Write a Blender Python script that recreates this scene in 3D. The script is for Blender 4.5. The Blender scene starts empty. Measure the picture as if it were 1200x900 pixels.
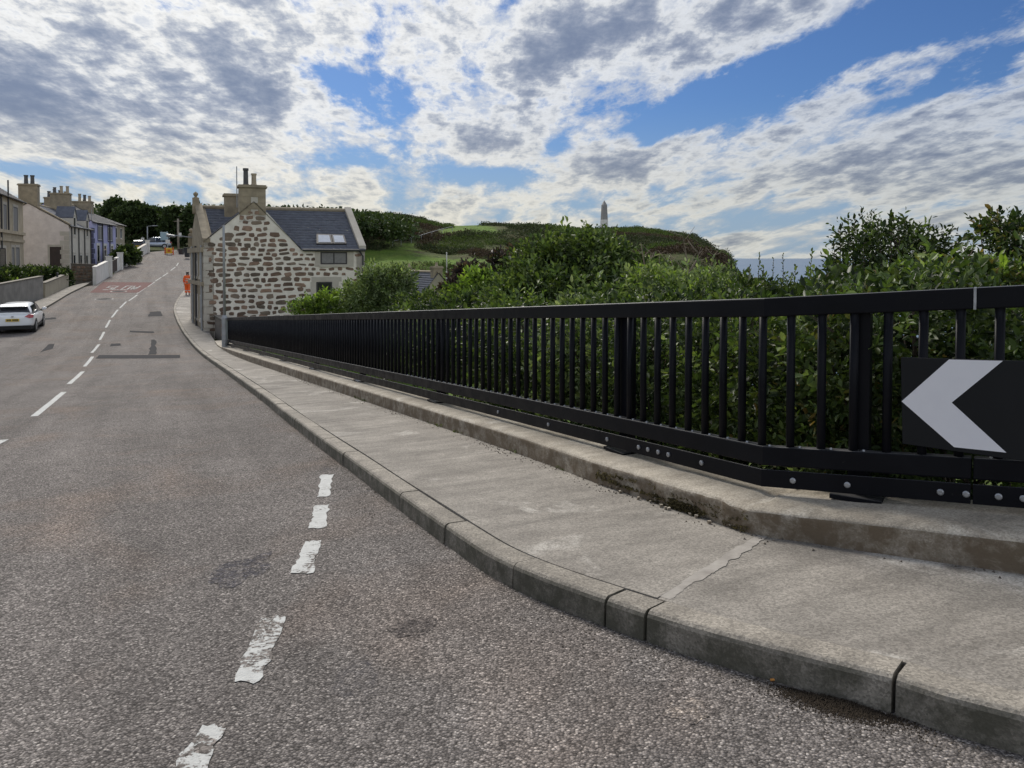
import bpy, bmesh, math, random
import numpy as np
from mathutils import Vector, Matrix, noise as mnoise

random.seed(7)
rng = np.random.default_rng(11)
sc = bpy.context.scene
col = sc.collection
R = math.radians

# ------------------------------------------------------------------ camera
EYE = 1.38
PITCH = R(1.6)
FPX = 900.0
V0 = 302.6 + FPX * math.tan(PITCH)     # optical axis; the photo is a shifted, upright view
cam_d = bpy.data.cameras.new('camera')
cam_d.sensor_width = 36.0
cam_d.lens = 36.0 * FPX / 1200.0
cam_d.shift_y = -(450.0 - V0) / 1200.0
cam_d.clip_start = 0.05
cam_d.clip_end = 90000.0
cam = bpy.data.objects.new('camera', cam_d)
col.objects.link(cam)
cam.location = (0, 0, EYE)
cam.rotation_euler = (R(90) - PITCH, 0, 0)
sc.camera = cam

# ------------------------------------------------------------------ light
SUN_AZ = R(-24)      # measured from +Y towards +X
SUN_EL = R(40)
sc.view_settings.view_transform = 'Standard'
sc.view_settings.look = 'None'
sc.view_settings.exposure = 0.62
sc.view_settings.gamma = 1.0
sc.view_settings.use_curve_mapping = False

sun_d = bpy.data.lights.new('sun', 'SUN')
sun_d.energy = 2.4
sun_d.angle = R(18)
sun_d.color = (1.0, 0.94, 0.85)
sun = bpy.data.objects.new('sun', sun_d)
col.objects.link(sun)
sdir = Vector((math.sin(SUN_AZ) * math.cos(SUN_EL), math.cos(SUN_AZ) * math.cos(SUN_EL), math.sin(SUN_EL)))
sun.rotation_euler = sdir.to_track_quat('Z', 'Y').to_euler()
sun.location = (0, 0, 60)


class NT:
    """small helper for building node trees"""
    def __init__(self, tree):
        self.t = tree
    def n(self, typ, **kw):
        nd = self.t.nodes.new(typ)
        for k, v in kw.items():
            setattr(nd, k, v)
        return nd
    def lk(self, a, b):
        self.t.links.new(a, b)
    def put(self, sock, v):
        if hasattr(v, 'is_linked') or hasattr(v, 'links'):
            self.t.links.new(v, sock)
        else:
            if isinstance(v, (tuple, list)) and len(v) == 3 and sock.type == 'RGBA':
                v = (*v, 1.0)
            sock.default_value = v
    def math(self, op, a, b=None, c=None, clamp=False):
        nd = self.n('ShaderNodeMath', operation=op, use_clamp=clamp)
        self.put(nd.inputs[0], a)
        if b is not None: self.put(nd.inputs[1], b)
        if c is not None: self.put(nd.inputs[2], c)
        return nd.outputs[0]
    def vmath(self, op, a, b=None):
        nd = self.n('ShaderNodeVectorMath', operation=op)
        self.put(nd.inputs[0], a)
        if b is not None: self.put(nd.inputs[1], b)
        return nd.outputs['Value'] if op in ('DOT_PRODUCT', 'LENGTH') else nd.outputs[0]
    def mix(self, f, a, b, blend='MIX'):
        nd = self.n('ShaderNodeMix', data_type='RGBA', blend_type=blend)
        self.put(nd.inputs['Factor'], f)
        self.put(nd.inputs[6], a)
        self.put(nd.inputs[7], b)
        return nd.outputs[2]
    def ramp(self, f, stops, interp='LINEAR'):
        nd = self.n('ShaderNodeValToRGB')
        cr = nd.color_ramp
        cr.interpolation = interp
        while len(cr.elements) < len(stops):
            cr.elements.new(0.5)
        for e, (p, c) in zip(cr.elements, stops):
            e.position = p
            e.color = (*c, 1.0) if isinstance(c, (tuple, list)) else (c, c, c, 1.0)
        self.put(nd.inputs[0], f)
        return nd.outputs[0]
    def noise(self, vec, scale, detail=4, rough=0.55, dist=0.0):
        nd = self.n('ShaderNodeTexNoise')
        self.put(nd.inputs['Vector'], vec)
        nd.inputs['Scale'].default_value = scale
        nd.inputs['Detail'].default_value = detail
        nd.inputs['Roughness'].default_value = rough
        nd.inputs['Distortion'].default_value = dist
        return nd.outputs[0]
    def comb(self, x, y, z):
        nd = self.n('ShaderNodeCombineXYZ')
        for i, v in enumerate((x, y, z)):
            self.put(nd.inputs[i], v)
        return nd.outputs[0]
    def mapr(self, v, a, b, c=0.0, d=1.0, smooth=False):
        nd = self.n('ShaderNodeMapRange')
        if smooth: nd.interpolation_type = 'SMOOTHSTEP'
        self.put(nd.inputs[0], v)
        for i, x in enumerate((a, b, c, d)):
            nd.inputs[i + 1].default_value = x
        return nd.outputs[0]


def pix_dir(u, v):
    """direction in the world of a point of the photograph (1200 x 900)"""
    x = (u - 600.0) / FPX
    y = (V0 - v) / FPX
    return Vector((x, math.cos(PITCH) + y * math.sin(PITCH), -math.sin(PITCH) + y * math.cos(PITCH)))


# ------------------------------------------------------------------ sky: blue with a broken layer of backlit cloud
world = bpy.data.worlds.new('World')
sc.world = world
world.use_nodes = True
wt = NT(world.node_tree)
for nd in list(world.node_tree.nodes):
    world.node_tree.nodes.remove(nd)
sky = wt.n('ShaderNodeTexSky', sky_type='NISHITA')
sky.sun_disc = False
sky.sun_elevation = SUN_EL
sky.sun_rotation = SUN_AZ
sky.air_density = 1.0
sky.dust_density = 0.6
sky.ozone_density = 2.5
gen = wt.n('ShaderNodeTexCoord').outputs['Generated']
sep = wt.n('ShaderNodeSeparateXYZ')
wt.lk(gen, sep.inputs[0])
dx, dy, dz = sep.outputs
K = 0.17
den = wt.math('ADD', wt.math('MAXIMUM', dz, 0.0), K)
px = wt.math('DIVIDE', dx, den)
py = wt.math('DIVIDE', dy, den)


def sky_p(u, v):
    d = pix_dir(u, v).normalized()
    q = max(d.z, 0) + K
    return np.array((d.x / q, d.y / q))

ST = np.array((-0.13, 0.99)); ST /= np.linalg.norm(ST)     # the clouds lie in streets along this line
al = wt.math('ADD', wt.math('MULTIPLY', px, float(ST[0])), wt.math('MULTIPLY', py, float(ST[1])))
ac = wt.math('SUBTRACT', wt.math('MULTIPLY', px, float(ST[1])), wt.math('MULTIPLY', py, float(ST[0])))
cvec = wt.comb(ac, wt.math('MULTIPLY', al, 0.40), 0.0)
cvec2 = wt.comb(ac, wt.math('MULTIPLY', al, 0.45), 3.7)
n_big = wt.noise(cvec2, 0.75, 3, 0.5, 0.3)
n_mid = wt.noise(cvec, 3.4, 12, 0.60, 0.25)
n_fine = wt.noise(wt.comb(px, wt.math('MULTIPLY', py, 0.5), 9.1), 12.0, 8, 0.64, 0.15)
cover = wt.math('ADD', wt.math('MULTIPLY', wt.math('SUBTRACT', n_big, 0.5), 0.45),
                wt.math('ADD', wt.math('MULTIPLY', wt.math('SUBTRACT', n_mid, 0.5), 1.6),
                        wt.math('MULTIPLY', wt.math('SUBTRACT', n_fine, 0.5), wt.mapr(dz, 0.03, 0.22, 0.3, 1.15))))
# banks of cloud and gaps: centre, half-axis one, half-axis two (photo points), weight
SKY_BLOBS = [
    ((100, 70), (330, 60), (100, 10), 0.30),
    ((110, 150), (300, 165), (110, 105), 0.46),
    ((270, 110), (350, 115), (270, 80), 0.22),
    ((680, 40), (840, 0), (650, 0), 0.36),
    ((830, 55), (980, 0), (820, 25), 0.28),
    ((560, 160), (625, 175), (560, 130), 0.34),
    ((690, 165), (760, 160), (690, 130), 0.20),
    ((1080, 165), (1230, 140), (1070, 130), 0.40),
    ((930, 200), (1050, 185), (930, 180), 0.16),
    ((1120, 215), (1290, 205), (1120, 195), 0.30),
    ((720, 205), (800, 200), (720, 190), 0.26),
    ((470, 60), (560, 60), (470, 20), -0.06),
    ((930, 82), (1110, 8), (908, 60), -0.62),
    ((800, 135), (880, 98), (786, 116), -0.52),
    ((1130, 40), (1230, 20), (1110, 8), -0.36),
    ((452, 128), (500, 122), (446, 98), -0.50),
    ((395, 92), (430, 96), (393, 78), -0.42),
    ((645, 172), (675, 165), (645, 152), -0.42),
    ((480, 195), (620, 215), (480, 178), -0.26),
    ((1110, 105), (1180, 88), (1105, 92), -0.30),
    ((60, 200), (230, 215), (60, 188), -0.30),
    ((760, 250), (980, 245), (760, 236), -0.10),
    ((930, 258), (1100, 250), (930, 246), -0.10),
    ((610, 205), (700, 205), (610, 195), -0.24),
]
pvec = wt.comb(px, py, 0.0)
for (c0, c1, c2, w) in SKY_BLOBS:
    C0, A1, A2 = sky_p(*c0), sky_p(*c1), sky_p(*c2)
    M = np.linalg.inv(np.array((A1 - C0, A2 - C0)).T)
    dv = wt.vmath('SUBTRACT', pvec, (float(C0[0]), float(C0[1]), 0.0))
    a = wt.vmath('DOT_PRODUCT', dv, (float(M[0, 0]), float(M[0, 1]), 0.0))
    b = wt.vmath('DOT_PRODUCT', dv, (float(M[1, 0]), float(M[1, 1]), 0.0))
    rr = wt.math('ADD', wt.math('MULTIPLY', a, a), wt.math('MULTIPLY', b, b))
    g = wt.math('POWER', 2.718, wt.math('MULTIPLY', rr, -0.9))
    cover = wt.math('ADD', cover, wt.math('MULTIPLY', g, w))
CL0 = -0.24
amount = wt.mapr(cover, CL0 - 0.08, CL0 + 0.28, 0.0, 1.0, True)
detail = wt.math('ADD', wt.math('MULTIPLY', wt.math('SUBTRACT', wt.noise(cvec, 3.6, 10, 0.62, 0.3), 0.5), 1.1),
                 wt.math('MULTIPLY', wt.math('SUBTRACT', wt.noise(wt.comb(px, py, 4.4), 12.0, 7, 0.62, 0.2), 0.5), wt.mapr(dz, 0.03, 0.22, 0.3, 1.0)))
thick = wt.mapr(wt.math('ADD', cover, detail), CL0 + 0.0, CL0 + 1.05, 0.0, 1.0, True)
cloud = wt.ramp(thick, [(0.0, (3.5, 3.7, 4.1)), (0.12, (4.7, 4.75, 4.85)), (0.24, (4.2, 4.25, 4.35)), (0.40, (2.9, 3.08, 3.45)), (0.60, (2.0, 2.22, 2.75)), (0.80, (1.5, 1.76, 2.35)), (1.0, (1.15, 1.42, 2.05))])
# clouds on the far side from the sun are lit on the face we see; near the sun thin edges glow; low down they are warmer
sund = wt.vmath('DOT_PRODUCT', wt.vmath('NORMALIZE', gen), tuple(sdir))
away = wt.mapr(sund, 0.35, -0.55, 0.0, 1.0, True)
cloud = wt.mix(away, cloud, (9.2, 8.85, 8.25))
glow = wt.math('POWER', wt.math('MAXIMUM', sund, 0.0), 4.0)
cloud = wt.mix(1.0, cloud, wt.mix(glow, (0.70, 0.77, 0.89), (1.62, 1.57, 1.45)), 'MULTIPLY')
low = wt.mapr(dz, 0.02, 0.2, 1.0, 0.0, True)
cloud = wt.mix(1.0, cloud, wt.mix(low, (1, 1, 1), (1.12, 1.04, 0.86)), 'MULTIPLY')
blue = wt.mix(1.0, sky.outputs[0], (0.21, 0.31, 0.47), 'MULTIPLY')
blue = wt.mix(wt.math('MULTIPLY', low, 0.7), blue, (2.1, 2.75, 3.6))
skycol = wt.mix(wt.math('MULTIPLY', amount, 0.97), blue, cloud)
bg = wt.n('ShaderNodeBackground')
bg.inputs['Strength'].default_value = 0.10
wt.lk(skycol, bg.inputs['Color'])
wo = wt.n('ShaderNodeOutputWorld')
wt.lk(bg.outputs[0], wo.inputs['Surface'])
world.cycles.sampling_method = 'MANUAL'
world.cycles.sample_map_resolution = 512

# ------------------------------------------------------------------ the lie of the land
DX, DY = -0.425, 0.905                 # the way the street runs
S_TAB = [-40, 0, 26, 32, 38, 44, 55, 67, 80, 100, 120, 140, 170, 220]
Z_TAB = [2.9, 0, -1.95, -2.27, -2.38, -2.33, -1.92, -1.47, -0.72, 0.78, 2.58, 4.2, 6.2, 9.0]
_ss = np.arange(-40, 220, 0.5)
_zz = np.interp(_ss, S_TAB, Z_TAB)
_k = np.ones(15) / 15
_zp = np.convolve(np.pad(_zz, 7, mode='edge'), _k, mode='valid')
_zp[:14] = _zz[:14]


def zg(x, y):
    return np.interp(DX * np.asarray(x) + DY * np.asarray(y), _ss, _zp)


def zroad(x, y):
    return float(zg(x, y))


def G(u, v, off=0.0):
    """where the sight line through a photo point meets the street surface (+off)"""
    d = pix_dir(u, v)
    f = lambda t: EYE + d.z * t - float(zg(d.x * t, d.y * t)) - off
    t0, t = 0.8, 0.8
    while t < 260:
        t1 = t * 1.02 + 0.02
        if f(t1) < 0:
            a, b = t, t1
            for _ in range(30):
                m = (a + b) / 2
                if f(m) < 0: b = m
                else: a = m
            return (d.x * a, d.y * a)
        t = t1
    return (d.x * 140, d.y * 140)


def P(u, v, Y):
    """point on the sight line at the distance Y"""
    d = pix_dir(u, v)
    t = Y / d.y
    return Vector((d.x * t, Y, EYE + d.z * t))


def on_wall(u, v, A, B):
    """point where a sight line meets the upright plane through A and B"""
    d = pix_dir(u, v)
    ex, ey = B[0] - A[0], B[1] - A[1]
    # t*d.x = A.x + k*ex ; t*d.y = A.y + k*ey
    det = d.x * (-ey) + ex * d.y
    t = (A[0] * (-ey) + ex * A[1]) / det
    return Vector((d.x * t, d.y * t, EYE + d.z * t))


def catmull(pts, n=12):
    pts = [np.array(p, float) for p in pts]
    P_ = [2 * pts[0] - pts[1]] + pts + [2 * pts[-1] - pts[-2]]
    out = []
    for i in range(1, len(P_) - 2):
        p0, p1, p2, p3 = P_[i - 1:i + 3]
        for k in range(n):
            t = k / n
            out.append(0.5 * (2 * p1 + (p2 - p0) * t + (2 * p0 - 5 * p1 + 4 * p2 - p3) * t * t + (3 * p1 - p0 - 3 * p2 + p3) * t ** 3))
    out.append(pts[-1])
    return np.array(out)


# ------------------------------------------------------------------ object helpers
def tag(o, label=None, cat=None, group=None, kind=None):
    if label: o['label'] = label
    if cat: o['category'] = cat
    if group: o['group'] = group
    if kind: o['kind'] = kind
    return o


ORG = {}


def thing(name, loc, label, cat, group=None, kind=None):
    o = bpy.data.objects.new(name, None)
    o.empty_display_size = 0.2
    o.location = loc
    col.objects.link(o)
    ORG[o.name] = Vector(loc)
    return tag(o, label, cat, group, kind or ('thing' if cat else None))


def org(parent):
    return ORG.get(parent.name, Vector((0, 0, 0))) if parent is not None else Vector((0, 0, 0))


def link(o, parent=None, label=None):
    col.objects.link(o)
    if parent is not None:
        o.parent = parent
        ORG[o.name] = org(parent)
    if label: o['label'] = label
    return o


class MB:
    """gathers faces; build() links them as one mesh object"""
    def __init__(self):
        self.v, self.f, self.mi = [], [], []
    def vert(self, p):
        self.v.append(tuple(p)); return len(self.v) - 1
    def face(self, pts, m=0):
        i = len(self.v)
        self.v += [tuple(p) for p in pts]
        self.f.append(tuple(range(i, i + len(pts)))); self.mi.append(m)
    def faces(self, verts, faces, m=0):
        i = len(self.v)
        self.v += [tuple(p) for p in verts]
        for f in faces:
            self.f.append(tuple(i + k for k in f)); self.mi.append(m)
    def hexa(self, b, t, m=0):
        """closed box from four bottom points and four top points (same order)"""
        self.faces(list(b) + list(t), [(3, 2, 1, 0), (4, 5, 6, 7), (0, 1, 5, 4), (1, 2, 6, 5), (2, 3, 7, 6), (3, 0, 4, 7)], m)
    def box(self, o, ax, ay, az, m=0):
        """box from corner o with three edge vectors"""
        o, ax, ay, az = Vector(o), Vector(ax), Vector(ay), Vector(az)
        if ax.cross(ay).dot(az) < 0: ax, ay = ay, ax
        b = [o, o + ax, o + ax + ay, o + ay]
        self.hexa(b, [p + az for p in b], m)
    def cbox(self, c, sx, sy, sz, rz=0.0, m=0):
        """box standing on the point c"""
        ex = Vector((math.cos(rz), math.sin(rz), 0)); ey = Vector((-math.sin(rz), math.cos(rz), 0))
        self.box(Vector(c) - ex * sx / 2 - ey * sy / 2, ex * sx, ey * sy, (0, 0, sz), m)
    def prism(self, pts, off, m=0):
        """closed prism: polygon pts pushed by vector off"""
        pts = [Vector(p) for p in pts]; off = Vector(off)
        n = len(pts)
        nn = Vector((0, 0, 0))
        for i in range(n):
            nn += pts[i].cross(pts[(i + 1) % n])
        if nn.dot(off) > 0: pts.reverse()
        q = [p + off for p in pts]
        self.faces(pts + q, [tuple(range(n)), tuple(range(2 * n - 1, n - 1, -1))] + [(i, i + n, (i + 1) % n + n, (i + 1) % n) for i in range(n)], m)
    def tube(self, pts, rad, seg=8, m=0, cap=True):
        pts = [Vector(p) for p in pts]
        rs = rad if isinstance(rad, (list, tuple)) else [rad] * len(pts)
        base = len(self.v)
        up = Vector((0, 0, 1))
        for i, p in enumerate(pts):
            d = (pts[min(i + 1, len(pts) - 1)] - pts[max(i - 1, 0)])
            d = d.normalized() if d.length > 1e-9 else up
            a = d.cross(up if abs(d.z) < 0.9 else Vector((1, 0, 0))).normalized()
            b = d.cross(a)
            for k in range(seg):
                w = 2 * math.pi * k / seg
                self.v.append(tuple(p + (a * math.cos(w) + b * math.sin(w)) * rs[i]))
        for i in range(len(pts) - 1):
            for k in range(seg):
                k2 = (k + 1) % seg
                self.f.append((base + i * seg + k, base + (i + 1) * seg + k, base + (i + 1) * seg + k2, base + i * seg + k2)); self.mi.append(m)
        if cap:
            self.f.append(tuple(base + k for k in range(seg))); self.mi.append(m)
            e = base + (len(pts) - 1) * seg
            self.f.append(tuple(e + k for k in reversed(range(seg)))); self.mi.append(m)
    def lathe(self, c, prof, seg=12, m=0):
        """turned shape: prof is a list of (radius, height) above the point c"""
        self.tube([Vector(c) + Vector((0, 0, h)) for r, h in prof], [max(r, 1e-4) for r, h in prof], seg, m)
    def mesh(self, name, mats, o=Vector((0, 0, 0)), smooth=False):
        me = bpy.data.meshes.new(name)
        me.from_pydata([(x - o[0], y - o[1], z - o[2]) for x, y, z in self.v], [], self.f)
        for m in (mats if isinstance(mats, (list, tuple)) else [mats]):
            me.materials.append(m)
        if any(self.mi): me.polygons.foreach_set('material_index', self.mi)
        if smooth: me.polygons.foreach_set('use_smooth', [True] * len(me.polygons))
        me.update()
        return me
    def build(self, name, mats, parent=None, smooth=False, label=None, kind=None):
        o = bpy.data.objects.new(name, self.mesh(name, mats, org(parent), smooth))
        link(o, parent, label)
        if kind: o['kind'] = kind
        return o


def bevel(o, w, seg=2, angle=40):
    b = o.modifiers.new('edge', 'BEVEL')
    b.width = w; b.segments = seg; b.limit_method = 'ANGLE'; b.angle_limit = R(angle)
    return o


def mesh_np(name, verts, faces, mats, parent=None, smooth=False, o=None):
    """fast mesh from numpy arrays (all faces the same size)"""
    me = bpy.data.meshes.new(name)
    verts = np.asarray(verts, np.float32)
    if o is None: o = org(parent)
    verts = verts - np.array(o, np.float32)
    faces = np.asarray(faces, np.int32)
    nf, k = faces.shape
    me.vertices.add(len(verts)); me.vertices.foreach_set('co', verts.ravel())
    me.loops.add(nf * k); me.loops.foreach_set('vertex_index', faces.ravel())
    me.polygons.add(nf)
    me.polygons.foreach_set('loop_start', np.arange(0, nf * k, k, dtype=np.int32))
    for m in (mats if isinstance(mats, (list, tuple)) else [mats]):
        me.materials.append(m)
    me.update(calc_edges=True)
    if smooth: me.polygons.foreach_set('use_smooth', np.ones(nf, bool))
    ob = bpy.data.objects.new(name, me)
    return link(ob, parent)


# ------------------------------------------------------------------ materials
MATS = {}


def new_mat(name):
    m = bpy.data.materials.new(name)
    m.use_nodes = True
    t = NT(m.node_tree)
    b = m.node_tree.nodes['Principled BSDF']
    pos = t.n('ShaderNodeNewGeometry')
    MATS[name] = m
    return m, t, b, pos


def bump(t, b, h, strength, dist=0.01):
    bp = t.n('ShaderNodeBump')
    bp.inputs['Strength'].default_value = strength
    bp.inputs['Distance'].default_value = dist
    t.put(bp.inputs['Height'], h)
    t.lk(bp.outputs[0], b.inputs['Normal'])


def pm(name, c1, c2=None, scale=4.0, rough=0.8, bm=0.0, bscale=30.0, bdist=0.01, metal=0.0, detail=5, spec=0.5, coat=0.0, per_obj=0.0):
    """plain procedural material: two colours mixed by noise, optional fine relief, optional object-to-object variety"""
    m, t, b, g = new_mat(name)
    pos = g.outputs['Position']
    c2 = c2 or tuple(x * 0.75 for x in c1)
    f = t.mapr(t.noise(pos, scale, detail, 0.6), 0.3, 0.7)
    c = t.mix(f, c1, c2)
    if per_obj:
        oi = t.n('ShaderNodeObjectInfo')
        k = t.mapr(oi.outputs['Random'], 0, 1, 1 - per_obj, 1 + per_obj)
        c = t.mix(1.0, c, t.comb(k, k, k), 'MULTIPLY')
    t.put(b.inputs['Base Color'], c)
    b.inputs['Roughness'].default_value = rough
    b.inputs['Metallic'].default_value = metal
    b.inputs['Specular IOR Level'].default_value = spec
    b.inputs['Coat Weight'].default_value = coat
    if bm: bump(t, b, t.noise(pos, bscale, 4, 0.6), bm, bdist)
    return m


def leaf_mat(name, c1, c2, c3=None, rough=0.5, trans=0.3):
    m, t, b, g = new_mat(name)
    rnd = g.outputs['Random Per Island']
    pos = g.outputs['Position']
    stops = [(0.0, c2), (0.55, c1), (0.9, c1 if c3 is None else tuple(0.5 * (a + d) for a, d in zip(c1, c3))), (1.0, c3 or c1)]
    c = t.ramp(rnd, stops)
    big = t.math('MULTIPLY', t.mapr(t.noise(pos, 1.5, 3, 0.5), 0.3, 0.7, 0.72, 1.2), t.mapr(t.noise(pos, 5.5, 2, 0.5), 0.32, 0.68, 0.5, 1.4))
    c = t.mix(1.0, c, t.comb(big, big, big), 'MULTIPLY')
    t.put(b.inputs['Base Color'], c)
    b.inputs['Roughness'].default_value = rough
    b.inputs['Specular IOR Level'].default_value = 0.3
    tr = t.n('ShaderNodeBsdfTranslucent')
    t.put(tr.inputs[0], t.mix(1.0, c, (1.25, 1.35, 0.6), 'MULTIPLY'))
    ms = t.n('ShaderNodeMixShader')
    ms.inputs[0].default_value = trans
    t.lk(b.outputs[0], ms.inputs[1]); t.lk(tr.outputs[0], ms.inputs[2])
    t.lk(ms.outputs[0], m.node_tree.nodes['Material Output'].inputs['Surface'])
    return m


def asphalt(name='asphalt', tint=None, edge=0.5):
    m, t, b, g = new_mat(name)
    pos = g.outputs['Position']
    vo = t.n('ShaderNodeTexVoronoi'); vo.inputs['Scale'].default_value = 108.0
    t.lk(pos, vo.inputs['Vector'])
    sp = t.n('ShaderNodeSeparateColor'); t.lk(vo.outputs['Color'], sp.inputs[0])
    v1 = sp.outputs[0]
    c = t.ramp(v1, [(0.0, (0.088, 0.080, 0.074)), (0.4, (0.168, 0.153, 0.142)), (0.75, (0.250, 0.228, 0.211)), (0.93, (0.34, 0.312, 0.286)), (1.0, (0.52, 0.48, 0.44))])
    gap = t.mapr(vo.outputs['Distance'], 0.35, 0.75, 1.0, 0.5)
    c = t.mix(1.0, c, t.comb(gap, gap, gap), 'MULTIPLY')
    big = t.mapr(t.noise(pos, 0.33, 5, 0.6, 0.4), 0.3, 0.7, 0.86, 1.13)
    mid = t.mapr(t.noise(pos, 2.6, 6, 0.7, 0.6), 0.3, 0.72, 0.84, 1.12)
    k = t.math('MULTIPLY', big, mid)
    c = t.mix(1.0, c, t.comb(k, t.math('MULTIPLY', k, 0.99), k), 'MULTIPLY')
    # polished wheel tracks and long streaks along the street, darker and lighter
    u_ = t.vmath('DOT_PRODUCT', pos, (0.905, 0.425, 0.0)); v_ = t.vmath('DOT_PRODUCT', pos, (-0.425, 0.905, 0.0))
    st = t.mapr(t.noise(t.comb(t.math('MULTIPLY', u_, 1.5), t.math('MULTIPLY', v_, 0.10), 0.0), 1.0, 4, 0.6, 0.3), 0.32, 0.68, 0.80, 1.18)
    c = t.mix(1.0, c, t.comb(st, st, t.math('MULTIPLY', st, 1.0)), 'MULTIPLY')
    ck = t.n('ShaderNodeTexVoronoi', feature='DISTANCE_TO_EDGE'); ck.inputs['Scale'].default_value = 0.55
    t.put(ck.inputs['Vector'], t.vmath('ADD', pos, t.vmath('MULTIPLY', t.comb(t.noise(pos, 2.2, 5, 0.7), t.noise(t.vmath('ADD', pos, (5.0, 3.0, 1.0)), 2.2, 5, 0.7), 0.0), (0.9, 0.9, 0.0))))
    crk = t.math('MULTIPLY', t.mapr(ck.outputs['Distance'], 0.0, 0.006, 1.0, 0.0), t.mapr(t.noise(pos, 0.24, 3, 0.5), 0.52, 0.64))
    c = t.mix(t.math('MULTIPLY', crk, 0.65), c, (0.03, 0.028, 0.028))
    # worn hollows where the chips have gone
    w = t.math('MULTIPLY', t.mapr(t.noise(pos, 1.1, 6, 0.65, 1.2), 0.63, 0.72), t.mapr(t.noise(pos, 34, 3, 0.5), 0.36, 0.6))
    c = t.mix(t.math('MULTIPLY', w, 0.62), c, (0.045, 0.045, 0.055))
    # rusty tint towards the kerb
    ru = t.mapr(t.noise(pos, 0.55, 4, 0.6, 0.5), 0.50, 0.70, 0, 0.45)
    c = t.mix(ru, c, t.mix(1.0, c, (1.22, 0.98, 0.80), 'MULTIPLY'))
    if tint:
        sp_n = t.mapr(t.noise(pos, 26, 6, 0.7), edge - 0.08, edge + 0.08)
        c = t.mix(sp_n, c, t.mix(1.0, c, tint, 'MULTIPLY'))
    t.put(b.inputs['Base Color'], c)
    b.inputs['Roughness'].default_value = 0.88
    b.inputs['Specular IOR Level'].default_value = 0.14
    h = t.math('ADD', t.math('MULTIPLY', vo.outputs['Distance'], -1.0), t.math('MULTIPLY', v1, 0.5))
    bump(t, b, h, 0.85, 0.007)
    return m


def concrete(name, base, dark, stain, sc_=1.0, moss=None, moss_amt=0.0, agg=0.5, rough=0.85, per_obj=0.06, light=None):
    m, t, b, g = new_mat(name)
    pos = g.outputs['Position']
    f = t.mapr(t.noise(pos, 2.2 * sc_, 8, 0.68, 0.5), 0.28, 0.72)
    c = t.mix(f, base, dark)
    # water streaks across the fall of the surface
    u_ = t.vmath('DOT_PRODUCT', pos, (0.905, 0.425, 0.0)); v_ = t.vmath('DOT_PRODUCT', pos, (-0.425, 0.905, 0.0))
    stk = t.mapr(t.noise(t.comb(t.math('MULTIPLY', u_, 1.1), t.math('MULTIPLY', v_, 5.0), 0.0), 1.0, 6, 0.65, 0.4), 0.30, 0.70, 0.74, 1.22)
    c = t.mix(1.0, c, t.comb(stk, stk, stk), 'MULTIPLY')
    f2 = t.mapr(t.noise(pos, 0.8 * sc_, 5, 0.6, 0.8), 0.5, 0.72)
    c = t.mix(t.math('MULTIPLY', f2, 0.6), c, stain)
    if light:
        f3 = t.math('MULTIPLY', t.mapr(t.noise(t.vmath('ADD', pos, (7.3, 2.1, 0.0)), 1.25 * sc_, 6, 0.6, 0.9), 0.58, 0.68), 0.7)
        c = t.mix(f3, c, light)
    vo = t.n('ShaderNodeTexVoronoi'); vo.inputs['Scale'].default_value = 130.0
    t.lk(pos, vo.inputs['Vector'])
    sp = t.n('ShaderNodeSeparateColor'); t.lk(vo.outputs['Color'], sp.inputs[0])
    k = t.mapr(sp.outputs[0], 0, 1, 1 - agg, 1 + agg)
    c = t.mix(1.0, c, t.comb(k, k, k), 'MULTIPLY')
    fl = t.mapr(t.noise(pos, 24, 6, 0.75), 0.56, 0.72, 0, 0.6)
    c = t.mix(fl, c, tuple(x * 0.55 for x in dark))
    oi = t.n('ShaderNodeObjectInfo')
    kk = t.mapr(oi.outputs['Random'], 0, 1, 1 - per_obj, 1 + per_obj)
    c = t.mix(1.0, c, t.comb(kk, kk, kk), 'MULTIPLY')
    if moss:
        sn = t.n('ShaderNodeSeparateXYZ'); t.lk(g.outputs['True Normal'], sn.inputs[0])
        side = t.mapr(t.math('ABSOLUTE', sn.outputs[2]), 0.35, 0.8, 1.0, 0.0)
        mo = t.math('MULTIPLY', t.mapr(t.noise(pos, 6.5, 8, 0.72, 0.25), 0.28, 0.56), t.math('MULTIPLY', side, moss_amt))
        c = t.mix(mo, c, moss)
    t.put(b.inputs['Base Color'], c)
    b.inputs['Roughness'].default_value = rough
    b.inputs['Specular IOR Level'].default_value = 0.3
    h = t.math('ADD', t.math('MULTIPLY', t.noise(pos, 60, 5, 0.7), 1.0), t.math('MULTIPLY', vo.outputs['Distance'], 0.25))
    bump(t, b, h, 0.55, 0.006)
    return m


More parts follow.
